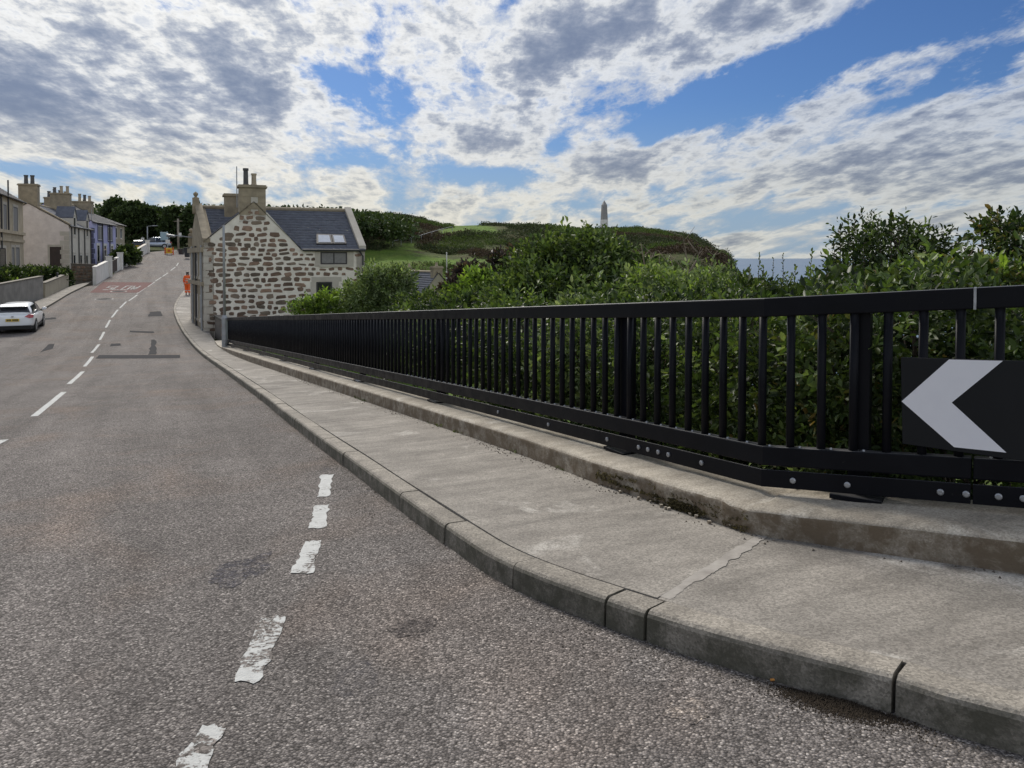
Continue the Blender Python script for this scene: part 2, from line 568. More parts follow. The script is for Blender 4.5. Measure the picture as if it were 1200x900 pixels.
def worn_paint(name, paint, under, amount):
    m, t, b, g = new_mat(name)
    pos = g.outputs['Position']
    vo = t.n('ShaderNodeTexVoronoi'); vo.inputs['Scale'].default_value = 95.0
    t.lk(pos, vo.inputs['Vector'])
    w = t.math('ADD', t.math('MULTIPLY', t.noise(pos, 7.0, 6, 0.7, 0.8), 0.75), t.math('MULTIPLY', t.noise(pos, 60, 3, 0.6), 0.3))
    f = t.mapr(w, amount, amount + 0.05)
    sp = t.n('ShaderNodeSeparateColor'); t.lk(vo.outputs['Color'], sp.inputs[0])
    un = t.ramp(sp.outputs[0], [(0.0, tuple(x * 0.5 for x in under)), (0.8, tuple(x * 1.5 for x in under)), (1.0, tuple(x * 2.4 for x in under))])
    pc = t.mix(t.mapr(t.noise(pos, 22, 5, 0.6), 0.3, 0.7), paint, tuple(x * 0.8 for x in paint))
    c = t.mix(f, pc, un)
    t.put(b.inputs['Base Color'], c)
    b.inputs['Roughness'].default_value = 0.88
    b.inputs['Specular IOR Level'].default_value = 0.12
    bump(t, b, t.math('MULTIPLY', vo.outputs['Distance'], -1.0), 0.5, 0.005)
    return m


M_ASPH = asphalt()
M_OILY = asphalt('oily_asphalt', (0.40, 0.40, 0.42), 0.47)
M_WORNA = asphalt('worn_asphalt', (0.48, 0.50, 0.60), 0.48)
M_DUSTY = asphalt('dusty_asphalt', (1.75, 1.7, 1.6), 0.52)
M_GRITTY = asphalt('gritty_asphalt', (0.24, 0.19, 0.16), 0.36)
M_PAINT = worn_paint('worn_white_road_paint', (0.54, 0.545, 0.53), (0.12, 0.107, 0.098), 0.585)
M_PAINT_MID = worn_paint('chipped_white_road_paint', (0.54, 0.545, 0.53), (0.12, 0.107, 0.098), 0.55)
M_PAINT_OLD = worn_paint('badly_worn_white_road_paint', (0.52, 0.525, 0.51), (0.12, 0.107, 0.098), 0.50)
M_RED = worn_paint('worn_red_road_surface', (0.15, 0.058, 0.054), (0.10, 0.07, 0.067), 0.52)
M_PATCH = pm('dark_tarmac_patch', (0.030, 0.030, 0.034), (0.055, 0.054, 0.056), 30, 0.92, 0.5, 120, 0.005, spec=0.06)
M_HOLE = pm('dark_loose_grit', (0.035, 0.028, 0.024), (0.075, 0.06, 0.05), 60, 0.95, 0.8, 140, 0.01)
M_KERB = concrete('kerb_concrete', (0.30, 0.272, 0.23), (0.20, 0.18, 0.153), (0.13, 0.117, 0.10), 1.8, (0.066, 0.063, 0.046), 0.9, 0.34, per_obj=0.13)
M_SLAB = concrete('pavement_concrete', (0.275, 0.253, 0.222), (0.165, 0.150, 0.131), (0.10, 0.09, 0.079), 1.0, None, 0, 0.32, light=(0.44, 0.415, 0.375), per_obj=0.10)
M_PLINTH = concrete('plinth_concrete', (0.42, 0.38, 0.315), (0.29, 0.255, 0.205), (0.185, 0.155, 0.118), 1.6, (0.125, 0.094, 0.062), 0.95, 0.25, light=(0.52, 0.485, 0.42))
M_MORTAR = pm('cement_fillet', (0.37, 0.345, 0.31), (0.22, 0.20, 0.178), 9, 0.9, 0.4, 60, 0.006)
M_JOINT = pm('dark_joint_dirt', (0.04, 0.035, 0.03), (0.07, 0.065, 0.055), 15, 0.95)
def black_steel():
    m, t, b, g = new_mat('black_painted_steel')
    pos = g.outputs['Position']
    c = t.mix(t.mapr(t.noise(pos, 3, 5, 0.6), 0.3, 0.7), (0.0040, 0.0045, 0.007), (0.0075, 0.008, 0.011))
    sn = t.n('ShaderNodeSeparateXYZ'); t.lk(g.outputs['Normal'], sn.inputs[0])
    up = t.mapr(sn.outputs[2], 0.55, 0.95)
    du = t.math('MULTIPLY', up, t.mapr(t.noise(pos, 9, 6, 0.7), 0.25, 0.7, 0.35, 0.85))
    c = t.mix(du, c, (0.085, 0.084, 0.088))  # dust on upward faces, coloured paler to paint in the sky-lit rail edge
    sp = t.math('MULTIPLY', t.mapr(t.noise(pos, 46, 4, 0.7), 0.66, 0.74), 0.28)
    c = t.mix(sp, c, (0.06, 0.055, 0.05))
    t.put(b.inputs['Base Color'], c)
    t.put(b.inputs['Roughness'], t.mapr(t.noise(pos, 7, 5, 0.65), 0.3, 0.7, 0.3, 0.55))
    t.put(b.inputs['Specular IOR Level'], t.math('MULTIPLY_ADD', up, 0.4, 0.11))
    bump(t, b, t.noise(pos, 60, 3, 0.6), 0.08, 0.002)
    return m
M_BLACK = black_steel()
M_BOLT = pm('zinc_bolt', (0.40, 0.41, 0.43), (0.27, 0.28, 0.30), 30, 0.45, metal=0.7)
M_SIGNBLK = pm('black_sign_face', (0.008, 0.009, 0.011), (0.011, 0.012, 0.014), 2, 0.5, spec=0.2)
M_SIGNWHT = pm('white_reflective_sheet', (0.74, 0.74, 0.78), (0.68, 0.68, 0.73), 4, 0.45)
M_GALV = pm('galvanised_steel', (0.36, 0.37, 0.38), (0.27, 0.28, 0.29), 5, 0.5, metal=0.45)
M_DARKSTEEL = pm('dark_cast_iron', (0.03, 0.03, 0.033), (0.05, 0.05, 0.05), 20, 0.6)
M_SLATE = pm('blue_grey_slate', (0.115, 0.125, 0.155), (0.065, 0.07, 0.09), 3.5, 0.5, 0.3, 30, 0.01)
M_SLATEB = pm('brown_grey_slate', (0.13, 0.122, 0.12), (0.08, 0.075, 0.075), 2.5, 0.6, 0.3, 30, 0.01)
M_LIME = pm('pale_lime_mortar', (0.80, 0.745, 0.65), (0.62, 0.565, 0.485), 2.2, 0.9, 0.4, 14, 0.02)
M_STONE = pm('brown_field_stone', (0.115, 0.072, 0.050), (0.25, 0.168, 0.118), 3.1, 0.85, 0.5, 18, 0.02, per_obj=0.45)
M_STONEG = pm('grey_field_stone', (0.105, 0.080, 0.058), (0.20, 0.155, 0.115), 3.1, 0.85, 0.5, 18, 0.02, per_obj=0.4)
M_ASHLAR = pm('buff_ashlar', (0.44, 0.37, 0.26), (0.31, 0.26, 0.185), 1.6, 0.85, 0.3, 20, 0.01)
M_QUOIN = pm('pale_dressed_stone', (0.50, 0.46, 0.39), (0.40, 0.36, 0.30), 1.8, 0.85)
M_CHIM = pm('weathered_sandstone', (0.36, 0.30, 0.21), (0.21, 0.175, 0.125), 2.2, 0.9, 0.3, 20, 0.01)
M_POTB = pm('buff_chimney_pot', (0.42, 0.35, 0.25), (0.30, 0.25, 0.18), 3, 0.8)
M_POTD = pm('dark_chimney_pot', (0.06, 0.06, 0.062), (0.10, 0.098, 0.095), 3, 0.7)
M_PINK = pm('pinkish_squared_rubble', (0.72, 0.64, 0.585), (0.58, 0.51, 0.465), 2.4, 0.9, 0.4, 9, 0.02)
M_WHITEW = pm('white_masonry_paint', (0.72, 0.70, 0.66), (0.58, 0.56, 0.52), 1.5, 0.8)
M_PALE = pm('cream_painted_wall', (0.62, 0.58, 0.50), (0.50, 0.46, 0.40), 1.5, 0.85)
M_LILAC = pm('lilac_masonry_paint', (0.44, 0.44, 0.66), (0.36, 0.36, 0.58), 1.2, 0.75)
M_NAVY = pm('dark_painted_quoin', (0.05, 0.05, 0.10), (0.08, 0.08, 0.14), 2, 0.7)
M_GREYREND = pm('grey_roughcast', (0.27, 0.255, 0.23), (0.17, 0.16, 0.145), 1.8, 0.95, 0.6, 25, 0.02)
M_TANREND = pm('tan_roughcast', (0.36, 0.32, 0.24), (0.28, 0.25, 0.19), 1.3, 0.9)
M_RUBBLE = pm('grey_rubble', (0.20, 0.175, 0.145), (0.12, 0.105, 0.09), 2.6, 0.9, 0.5, 12, 0.03, per_obj=0.3)
M_WIN = pm('window_dark', (0.018, 0.020, 0.024), (0.028, 0.03, 0.034), 1.5, 0.08, spec=0.7)
M_WINFR = pm('dark_window_frame', (0.03, 0.028, 0.028), (0.045, 0.04, 0.04), 4, 0.5)
M_WINWH = pm('white_window_frame', (0.66, 0.65, 0.62), (0.58, 0.57, 0.54), 4, 0.5)
M_BLIND = pm('grey_window_blind', (0.23, 0.22, 0.21), (0.16, 0.155, 0.15), 9, 0.6)
M_SKYGL = pm('pale_skylight_glass', (0.55, 0.58, 0.63), (0.45, 0.48, 0.54), 5, 0.15, spec=0.8)
M_BROWND = pm('brown_timber_board', (0.055, 0.035, 0.03), (0.035, 0.025, 0.022), 5, 0.7)
M_CARW = pm('white_car_paint', (0.80, 0.82, 0.84), (0.78, 0.80, 0.82), 1, 0.25, coat=0.7)
M_CARS = pm('silver_blue_car_paint', (0.36, 0.40, 0.47), (0.33, 0.37, 0.44), 1, 0.25, metal=0.5, coat=0.6)
M_CARD = pm('dark_blue_car_paint', (0.02, 0.024, 0.035), (0.03, 0.034, 0.045), 1, 0.25, coat=0.7)
M_GLASS = pm('dark_car_glass', (0.016, 0.018, 0.024), (0.022, 0.026, 0.034), 1, 0.05, spec=0.8)
M_TYRE = pm('tyre_rubber', (0.018, 0.018, 0.018), (0.026, 0.026, 0.026), 30, 0.9)
M_RIM = pm('alloy_rim', (0.40, 0.41, 0.43), (0.30, 0.31, 0.33), 8, 0.35, metal=0.8)
M_TAIL = pm('red_tail_light', (0.42, 0.02, 0.03), (0.30, 0.012, 0.02), 14, 0.15, coat=0.6)
M_PLATE = pm('yellow_number_plate', (0.66, 0.46, 0.05), (0.58, 0.40, 0.05), 10, 0.45)
M_INK = pm('black_print', (0.02, 0.02, 0.02), (0.03, 0.03, 0.03), 10, 0.6)
M_ORANGE = pm('orange_workwear', (0.90, 0.155, 0.025), (0.72, 0.10, 0.015), 6, 0.75)
M_REFL = pm('grey_reflective_tape', (0.55, 0.56, 0.55), (0.45, 0.46, 0.45), 10, 0.5)
M_SKIN = pm('skin', (0.45, 0.27, 0.20), (0.40, 0.23, 0.17), 10, 0.55)
M_HAIR = pm('dark_hair', (0.025, 0.018, 0.014), (0.04, 0.03, 0.025), 40, 0.7)
M_BOOT = pm('dark_boots', (0.03, 0.026, 0.022), (0.045, 0.04, 0.035), 20, 0.7)
M_YELLOW = pm('yellow_sign_sheet', (0.80, 0.48, 0.03), (0.70, 0.40, 0.03), 6, 0.5)
M_BARR = pm('orange_barrier_plastic', (0.62, 0.14, 0.03), (0.5, 0.10, 0.03), 6, 0.6)
M_SIGNBL = pm('pale_blue_sign_back', (0.33, 0.45, 0.50), (0.28, 0.38, 0.43), 3, 0.5)
M_WOODP = pm('weathered_pole_wood', (0.28, 0.24, 0.19), (0.19, 0.165, 0.13), 4, 0.9)
M_OBEL = pm('pale_granite', (0.30, 0.29, 0.28), (0.23, 0.22, 0.215), 0.8, 0.8)
M_BARK = pm('grey_brown_bark', (0.10, 0.075, 0.055), (0.055, 0.042, 0.032), 20, 0.9, 0.6, 40, 0.01)
M_TWIG = pm('pale_dead_twig', (0.27, 0.22, 0.17), (0.17, 0.13, 0.10), 20, 0.9)
M_BUTT = pm('cigarette_paper', (0.72, 0.70, 0.66), (0.66, 0.63, 0.58), 40, 0.8)
M_CORK = pm('cigarette_filter', (0.60, 0.28, 0.06), (0.5, 0.22, 0.05), 60, 0.8)

M_GRIT = pm('road_grit', (0.075, 0.062, 0.05), (0.19, 0.165, 0.14), 90, 0.95, spec=0.1)
M_SOIL = pm('dark_wet_soil', (0.022, 0.017, 0.013), (0.05, 0.04, 0.03), 90, 0.95, spec=0.1)
L_MOSS = leaf_mat('ochre_moss', (0.13, 0.105, 0.05), (0.06, 0.05, 0.028), (0.22, 0.18, 0.08), 0.9, 0.1)
L_WEED = leaf_mat('leaf_weed', (0.10, 0.13, 0.04), (0.05, 0.07, 0.025), (0.20, 0.18, 0.08))
L_GLOSSY = leaf_mat('leaf_glossy_green', (0.074, 0.116, 0.034), (0.020, 0.036, 0.012), (0.21, 0.26, 0.12))
L_MID = leaf_mat('leaf_mid_green', (0.092, 0.138, 0.038), (0.028, 0.050, 0.016), (0.19, 0.235, 0.075))
L_BRIGHT = leaf_mat('leaf_bright_green', (0.21, 0.31, 0.05), (0.10, 0.17, 0.03), (0.30, 0.39, 0.09))
L_PALE = leaf_mat('leaf_pale_grey_green', (0.20, 0.255, 0.115), (0.08, 0.12, 0.05), (0.31, 0.36, 0.21))
L_DARK = leaf_mat('leaf_dark_green', (0.034, 0.056, 0.019), (0.012, 0.024, 0.009), (0.085, 0.11, 0.034))
L_PURPLE = leaf_mat('leaf_dark_purple', (0.055, 0.038, 0.042), (0.028, 0.020, 0.026), (0.10, 0.07, 0.06))
L_AUTUMN = leaf_mat('leaf_mixed_with_brown', (0.075, 0.115, 0.032), (0.035, 0.058, 0.018), (0.24, 0.16, 0.06))
L_WOOD = leaf_mat('leaf_far_wood', (0.055, 0.085, 0.028), (0.028, 0.045, 0.016), (0.085, 0.115, 0.04), 0.7, 0.15)
L_GORSE = leaf_mat('leaf_far_scrub', (0.066, 0.092, 0.034), (0.034, 0.047, 0.02), (0.12, 0.105, 0.065), 0.75, 0.1)
# ------------------------------------------------------------------ street edge: matched points of kerb foot and plinth foot
PAVE = 0.125
FC = np.array((1.47, 4.42))             # corner of the railing
FE = np.array((-11.45, 30.6))           # its far end
FDIR = (FE - FC) / np.linalg.norm(FE - FC)
FN = np.array((-FDIR[1], FDIR[0])) * -1  # to the right, away from the street


def rail_foot(s, off=-0.27):
    p = FC + FDIR * s + FN * off
    return (float(p[0]), float(p[1]))

PAIRS = [
    ((4.4, 0.75), (5.0, 1.95)),
    ((2.9, 1.25), (3.6, 2.65)),
    (G(1185, 882), (2.36, 3.36)),
    (G(1046, 838), tuple(np.array((2.36, 3.36)) * .62 + np.array(G(881, 626, PAVE)) * .38)),
    (G(880, 792), tuple(np.array((2.36, 3.36)) * .28 + np.array(G(881, 626, PAVE)) * .72)),
    (G(755, 752), G(881, 626, PAVE)),
    (G(600, 690), G(696, 565, PAVE)),
    (G(520, 638), rail_foot(2.55)),
    (G(407, 550), rail_foot(5.0)),
    (G(350, 506), rail_foot(8.0)),
    (G(290, 457), rail_foot(13.8)),
    (G(251, 428), rail_foot(21.8)),
    (G(229, 410), rail_foot(29.4)),
    (G(206, 375), G(241, 381, PAVE)),
    (G(204, 360), G(233, 366, PAVE)),
    (G(212, 346), G(231.5, 350, PAVE)),
    (G(222, 335), G(231, 338, PAVE)),
    (G(229, 326), G(238, 329, PAVE)),
]
NSUB = 14
KC = catmull([p[0] for p in PAIRS], NSUB)
WC = np.array([np.array(PAIRS[i][1]) * (1 - k / NSUB) + np.array(PAIRS[i + 1][1]) * (k / NSUB) for i in range(len(PAIRS) - 1) for k in range(NSUB)] + [PAIRS[-1][1]])
IDX_END_PLINTH = 12 * NSUB            # plinth and railing end at the pole


def arc(c):
    return np.concatenate([[0], np.cumsum(np.linalg.norm(np.diff(c, axis=0), axis=1))])

KA = arc(KC)
WA = arc(WC)


def along(c, a, s):
    x = np.interp(s, a, c[:, 0]); y = np.interp(s, a, c[:, 1])
    e = 0.05
    tx = np.interp(s + e, a, c[:, 0]) - np.interp(s - e, a, c[:, 0])
    ty = np.interp(s + e, a, c[:, 1]) - np.interp(s - e, a, c[:, 1])
    l = math.hypot(tx, ty) or 1
    return (float(x), float(y)), (float(tx / l), float(ty / l))


def k_arc_of(u, v):
    g = np.array(G(u, v))
    return float(KA[np.argmin(np.linalg.norm(KC - g, axis=1))])

# left edge of the carriageway (kerb foot on the far side of the street)
LEFT = [(5, -7), (3, -8), (0, -9), (-4, -8), (-9, -5), (-14, -2), (-17, 2), (-18.5, 6), (-20, 11), (-21.5, 16), (-23, 22), (-24, 28),
        (-25, 34), G(25, 372), G(53, 362), G(80, 346), G(99, 336.5), G(112, 334)]
ROADL = catmull(LEFT, NSUB)
FARR = [G(229, 326), G(236, 314), G(240, 306), (-40.5, 108), (-33, 114), (-26, 117)]
FARL = [G(112, 334), G(135, 320), G(158, 306), G(172, 296), (-45, 116), (-36, 122), (-26, 124)]
FR, FL = catmull(FARR, 10), catmull(FARL, 10)

# ------------------------------------------------------------------ road
def ribbon(A, B, n, off, name, mat, kind='structure', wob=0.0):
    vs, fs = [], []
    m = len(A)
    for i in range(m):
        for k in range(n + 1):
            f = k / n
            x = A[i][0] * (1 - f) + B[i][0] * f; y = A[i][1] * (1 - f) + B[i][1] * f
            vs.append((x, y, zroad(x, y) + off))
    for i in range(m - 1):
        for k in range(n):
            a = i * (n + 1) + k
            fs.append((a, a + 1, a + n + 2, a + n + 1))
    o = mesh_np(name, vs, fs, mat, smooth=True)
    o['kind'] = kind
    return o

KIN = []                                 # the road runs a little under the kerb stones
for i, p in enumerate(KC):
    (x, y), (tx, ty) = along(KC, KA, KA[i])
    KIN.append((x + ty * 0.05, y - tx * 0.05))
Rr = np.vstack([np.array(KIN), FR[1:]])
Ll = np.vstack([ROADL, FL[1:]])
N_ = min(len(Rr), len(Ll))
road = ribbon(Rr[:N_], Ll[:N_], 30, 0.0, 'road', M_ASPH)
tag(road, 'grey chip-sealed tarmac street dipping and bending uphill between the houses', 'road')

# ------------------------------------------------------------------ terrain
SKY_E = [(-900, 252), (-200, 246), (60, 246), (130, 250), (200, 254), (300, 254), (420, 252), (455, 254), (490, 259), (515, 265), (540, 266), (570, 264), (600, 265),
         (650, 266), (700, 270), (752, 268), (780, 272), (810, 277), (828, 284), (840, 292), (852, 290), (862, 297), (868, 306), (874, 330), (890, 338), (930, 350), (1400, 380), (3000, 380)]
_eu = np.array([p[0] for p in SKY_E], float); _ev = np.array([p[1] for p in SKY_E], float)
ZFLOOR, SEA_Z = -7.5, -13.0


def sstep(a, b, x):
    t = np.clip((x - a) / (b - a), 0, 1)
    return t * t * (3 - 2 * t)


def vnoise(x, y, sc_, seed=0):
    """smooth value noise, numpy"""
    x = np.asarray(x) / sc_ + seed * 17.3; y = np.asarray(y) / sc_ - seed * 9.1
    xi, yi = np.floor(x).astype(int), np.floor(y).astype(int)
    xf, yf = x - xi, y - yi
    def h(a, b):
        n = (a * 374761393 + b * 668265263 + seed * 974711) & 0xffffffff
        n = ((n ^ (n >> 13)) * 1274126177) & 0xffffffff
        return ((n ^ (n >> 16)) & 0xffff) / 65535.0
    u, w = xf * xf * (3 - 2 * xf), yf * yf * (3 - 2 * yf)
    return (h(xi, yi) * (1 - u) + h(xi + 1, yi) * u) * (1 - w) + (h(xi, yi + 1) * (1 - u) + h(xi + 1, yi + 1) * u) * w

def land(x, y):
    x = np.asarray(x, float); y = np.asarray(y, float)
    s = DX * x + DY * y
    q = (x - FC[0]) * FN[0] + (y - FC[1]) * FN[1]
    # right of the corner the railing turns towards the camera side
    q2 = (x - FC[0]) * 0.62 + (y - FC[1]) * 0.78
    q = np.where(s < 3.2, np.minimum(q, q2), q)
    qe = 0.62 + 8.4 * sstep(34, 40, s) + 8 * sstep(62, 90, s)
    zr = zg(x, y) - 0.30
    t = sstep(0, 1, (q - qe) / 5.0)
    zb = zr * (1 - t) + np.minimum(ZFLOOR, zr - 2) * t
    r = np.hypot(x, y)
    u = np.where(y > 1, 600 + FPX * x / np.maximum(y * 1.0, 1) * 1.0, np.where(x > 0, 2500, -800))
    e = (302.6 - np.interp(u, _eu, _ev)) / FPX
    RR = 205.0
    top = EYE + e * RR / np.maximum(np.cos(np.arctan2(x, np.maximum(y, 1))), 0.3) * np.cos(np.arctan2(x, np.maximum(y, 1)))
    f = sstep(62, RR, r) * 0.35 + 0.65 * np.clip((r - 70) / (RR - 70), 0, 1) ** 1.15
    amp = sstep(60, 100, r) * (1 - 0.75 * sstep(150, RR, r))
    und = (vnoise(x, y, 26, 1) - 0.5) * 4.2 * amp + (vnoise(x, y, 9, 2) - 0.5) * 1.5 * amp
    zh = ZFLOOR + (top - ZFLOOR) * f + und * (e > 0)
    zh = np.where(r > RR, zh - (r - RR) * 0.10, zh)
    out = np.where(t > 0, np.maximum(zb, np.where(r > 60, zh, -99)), np.where(r > 128, np.maximum(zr, zh), zr))
    # open ground to the seaward side falls to the water
    sea = sstep(845, 905, u) * sstep(45, 90, r) * (y > 1)
    out = out * (1 - sea) + np.where(sea > 0, np.minimum(out, SEA_Z - 3), out) * sea
    return out

ang = np.concatenate([np.arange(-180, -60, 6.0), np.arange(-60, 45, 0.28), np.arange(45, 180, 6.0)])
rad = np.concatenate([[0.3, 1.0], 1.5 * np.exp(np.linspace(0, math.log(200.0), 170))])
AA, RRR = np.meshgrid(np.radians(ang), rad, indexing='ij')
TX, TY = RRR * np.sin(AA), RRR * np.cos(AA)
TZ = land(TX, TY)
na, nr = TX.shape
ii, jj = np.meshgrid(np.arange(na), np.arange(nr - 1), indexing='ij')
a_ = ii * nr + jj; b_ = ((ii + 1) % na) * nr + jj
tf = np.stack([a_.ravel(), a_.ravel() + 1, b_.ravel() + 1, b_.ravel()], 1)


def hill_mat():
    m, t, b, g = new_mat('grass_and_heath')
    pos = g.outputs['Position']
    at = t.n('ShaderNodeAttribute'); at.attribute_name = 'grassy'
    nz = t.noise(pos, 0.16, 6, 0.65, 0.5)
    gr = t.mapr(t.math('ADD', at.outputs['Fac'], t.math('MULTIPLY', t.math('SUBTRACT', nz, 0.5), 1.9)), 0.40, 0.62)
    grass = t.mix(t.mapr(t.noise(pos, 0.35, 6, 0.65, 0.4), 0.3, 0.7), (0.145, 0.225, 0.038), (0.075, 0.13, 0.028))
    grass = t.mix(t.mapr(t.noise(pos, 0.12, 4, 0.6), 0.5, 0.75, 0, 0.5), grass, (0.17, 0.18, 0.055))
    scrub = t.mix(t.mapr(t.noise(pos, 0.5, 6, 0.7), 0.32, 0.68), (0.045, 0.065, 0.022), (0.095, 0.10, 0.04))
    scrub = t.mix(t.mapr(t.noise(pos, 0.09, 5, 0.6), 0.52, 0.68, 0, 0.55), scrub, (0.105, 0.062, 0.045))
    t.put(b.inputs['Base Color'], t.mix(gr, scrub, grass))
    b.inputs['Roughness'].default_value = 0.95
    b.inputs['Specular IOR Level'].default_value = 0.1
    bump(t, b, t.noise(pos, 1.6, 5, 0.7), 0.8, 0.6)
    return m


def photo_uv(X, Y, Z):
    """sight-line coordinates of world points (for laying out the land cover of the hillside)"""
    c, s_ = math.cos(PITCH), math.sin(PITCH)
    zc = Y * c - (Z - EYE) * s_
    yc = Y * s_ + (Z - EYE) * c
    zc = np.where(zc < 0.1, 0.1, zc)
    return 600 + FPX * X / zc, V0 - FPX * yc / zc


def grassy(X, Y, Z):
    U, V = photo_uv(X, Y, Z)
    r = np.hypot(X, Y)
    def blob(u, v, a, b, w, rot=0.0):
        c, s_ = math.cos(rot), math.sin(rot)
        du, dv = U - u, V - v
        return w * np.exp(-(((du * c + dv * s_) / a) ** 2 + ((-du * s_ + dv * c) / b) ** 2))
    g = blob(455, 308, 62, 24, 1.0) + blob(610, 318, 45, 22, 0.7) + blob(560, 269, 38, 6.5, 1.0) + blob(512, 276, 40, 4.5, 0.8, -0.3) + blob(560, 320, 60, 22, 0.75) + blob(590, 285, 30, 10, 0.4)
    g += blob(530, 342, 90, 22, 0.8)
    g -= blob(800, 290, 120, 36, 1.3) + blob(525, 287, 34, 9, 0.8) + blob(660, 290, 70, 22, 0.5)
    g = np.where(r < 62, 0.55, g)
    return np.clip(g, 0, 1.2)

ground = mesh_np('ground', np.stack([TX.ravel(), TY.ravel(), TZ.ravel()], 1), tf, hill_mat(), smooth=True)
ground['kind'] = 'structure'
at = ground.data.attributes.new('grassy', 'FLOAT', 'POINT')
at.data.foreach_set('value', grassy(TX, TY, TZ).ravel().astype(np.float32))

# sea out to the horizon
def sea_mat():
    m, t, b, g = new_mat('sea_water')
    pos = g.outputs['Position']
    c = t.mix(t.mapr(t.noise(pos, 0.02, 5, 0.6), 0.35, 0.65), (0.055, 0.10, 0.16), (0.085, 0.14, 0.20))
    t.put(b.inputs['Base Color'], c)
    b.inputs['Roughness'].default_value = 0.32
    bump(t, b, t.noise(t.vmath('MULTIPLY', pos, (1, 0.4, 1)), 0.25, 5, 0.7), 0.5, 0.5)
    return m
sv, sf = [], []
rs = [60, 150, 400, 1200, 4000, 12000, 40000]
for r_ in rs:
    for k in range(48):
        w = 2 * math.pi * k / 48
        sv.append((r_ * math.sin(w), r_ * math.cos(w), SEA_Z))
for i in range(len(rs) - 1):
    for k in range(48):
        k2 = (k + 1) % 48
        sf.append((i * 48 + k, (i + 1) * 48 + k, (i + 1) * 48 + k2, i * 48 + k2))
sea = mesh_np('sea', sv, [tuple(reversed(f)) for f in sf], sea_mat(), smooth=True)
sea['kind'] = 'structure'

# ------------------------------------------------------------------ kerb: each stone its own piece
kerb_root = thing('kerb', (0, 0, 0), None, None, kind='structure')
tag(kerb_root, 'row of grey concrete kerb stones curving along the pavement')
j_near = sorted([k_arc_of(1048, 838), k_arc_of(755, 752), k_arc_of(703, 736), k_arc_of(598, 689), k_arc_of(521, 639)])
joints = []
a = j_near[0]
while a > 0.3:
    a -= 0.915; joints.append(max(a, 0.0))
joints = sorted(set(joints)) + j_near
a = joints[-1]
L_K = KA[17 * NSUB] - 0.3
while a + 0.915 < L_K:
    a += 0.915 * (1 + random.uniform(-0.01, 0.01)); joints.append(a)


def kerb_stone(a0, a1, jitter):
    mb = MB()
    GAP = 0.014 if a0 < 14 else 0.024
    n = 6 if a0 < 16 else 3
    prof = [(0.0, -0.09), (0.006, 0.098), (0.013, 0.112), (0.024, 0.1215), (0.034, PAVE), (0.142, PAVE - 0.002), (0.148, PAVE - 0.012), (0.148, -0.09)]
    rows = []
    for i in range(n + 1):
        s = a0 + GAP / 2 + (a1 - a0 - GAP) * i / n
        (x, y), (tx, ty) = along(KC, KA, s)
        nx, ny = ty, -tx
        rows.append([(x + nx * (p + jitter[0]), y + ny * (p + jitter[0]), zroad(x, y) + h + jitter[1]) for p, h in prof])
    k = len(prof)
    vs = [p for r_ in rows for p in r_]
    fs = []
    for i in range(n):
        for j in range(k - 1):
            fs.append((i * k + j, (i + 1) * k + j, (i + 1) * k + j + 1, i * k + j + 1))
    fs.append(tuple(reversed(range(k)))); fs.append(tuple(n * k + j for j in range(k)))
    fs = [tuple(reversed(f)) for f in fs]
    mb.faces(vs, fs)
    return mb

for a0, a1 in zip(joints[:-1], joints[1:]):
    kerb_stone(a0, a1, (random.uniform(-0.004, 0.004), random.uniform(-0.003, 0.003))).build('kerb_stone', M_KERB, kerb_root)
# dirt bed below the stones fills the joints
kb = MB()
bedk = [along(KC, KA, s) for s in np.arange(0, L_K, 0.4)]
for (p, t_), (p2, t2) in zip(bedk[:-1], bedk[1:]):
    q = []
    for (x, y), (tx, ty) in ((p, t_), (p2, t2)):
        nx, ny = ty, -tx
        z = zroad(x, y)
        q.append([(x + nx * 0.05, y + ny * 0.05, z - 0.05), (x + nx * 0.05, y + ny * 0.05, z + 0.092), (x + nx * 0.15, y + ny * 0.15, z + 0.105)])
    kb.face([q[0][0], q[0][1], q[1][1], q[1][0]]); kb.face([q[0][1], q[0][2], q[1][2], q[1][1]])
kb.build('kerb_bed', M_JOINT, kerb_root)

# ------------------------------------------------------------------ pavement: concrete bays
KB = []
for i in range(len(KC)):
    (x, y), (tx, ty) = along(KC, KA, KA[i])
    KB.append((x + ty * 0.155, y - tx * 0.155))
KB = np.array(KB)
IDX = np.arange(len(KB), dtype=float)


def pave_pt(idx, f, off, widx=None):
    widx = idx if widx is None else widx
    ax, ay = np.interp(idx, IDX, KB[:, 0]), np.interp(idx, IDX, KB[:, 1])
    bx, by = np.interp(widx, IDX, WC[:, 0]), np.interp(widx, IDX, WC[:, 1])
    L = math.hypot(bx - ax, by - ay)
    g = f * (L + 0.06) / L
    x, y = ax + (bx - ax) * g, ay + (by - ay) * g
    return (float(x), float(y), zroad(x, y) + PAVE + off)

pave_root = thing('pavement', (0, 0, 0), 'concrete pavement laid in bays between kerb and railing plinth', None, kind='structure')
bed = MB()
for i in range(0, len(KB) - 2, 2):
    bed.face([pave_pt(i, 0, -0.02), pave_pt(i + 2, 0, -0.02), pave_pt(i + 2, 1, -0.02), pave_pt(i, 1, -0.02)])
bed.build('pavement_bed', M_JOINT, pave_root)


def idx_of(u, v):
    g = np.array(G(u, v, PAVE))
    return float(np.argmin(np.linalg.norm(KB - g, axis=1)))

def widx_of(u, v):
    g = np.array(G(u, v, PAVE))
    return float(np.argmin(np.linalg.norm(WC - g, axis=1)))

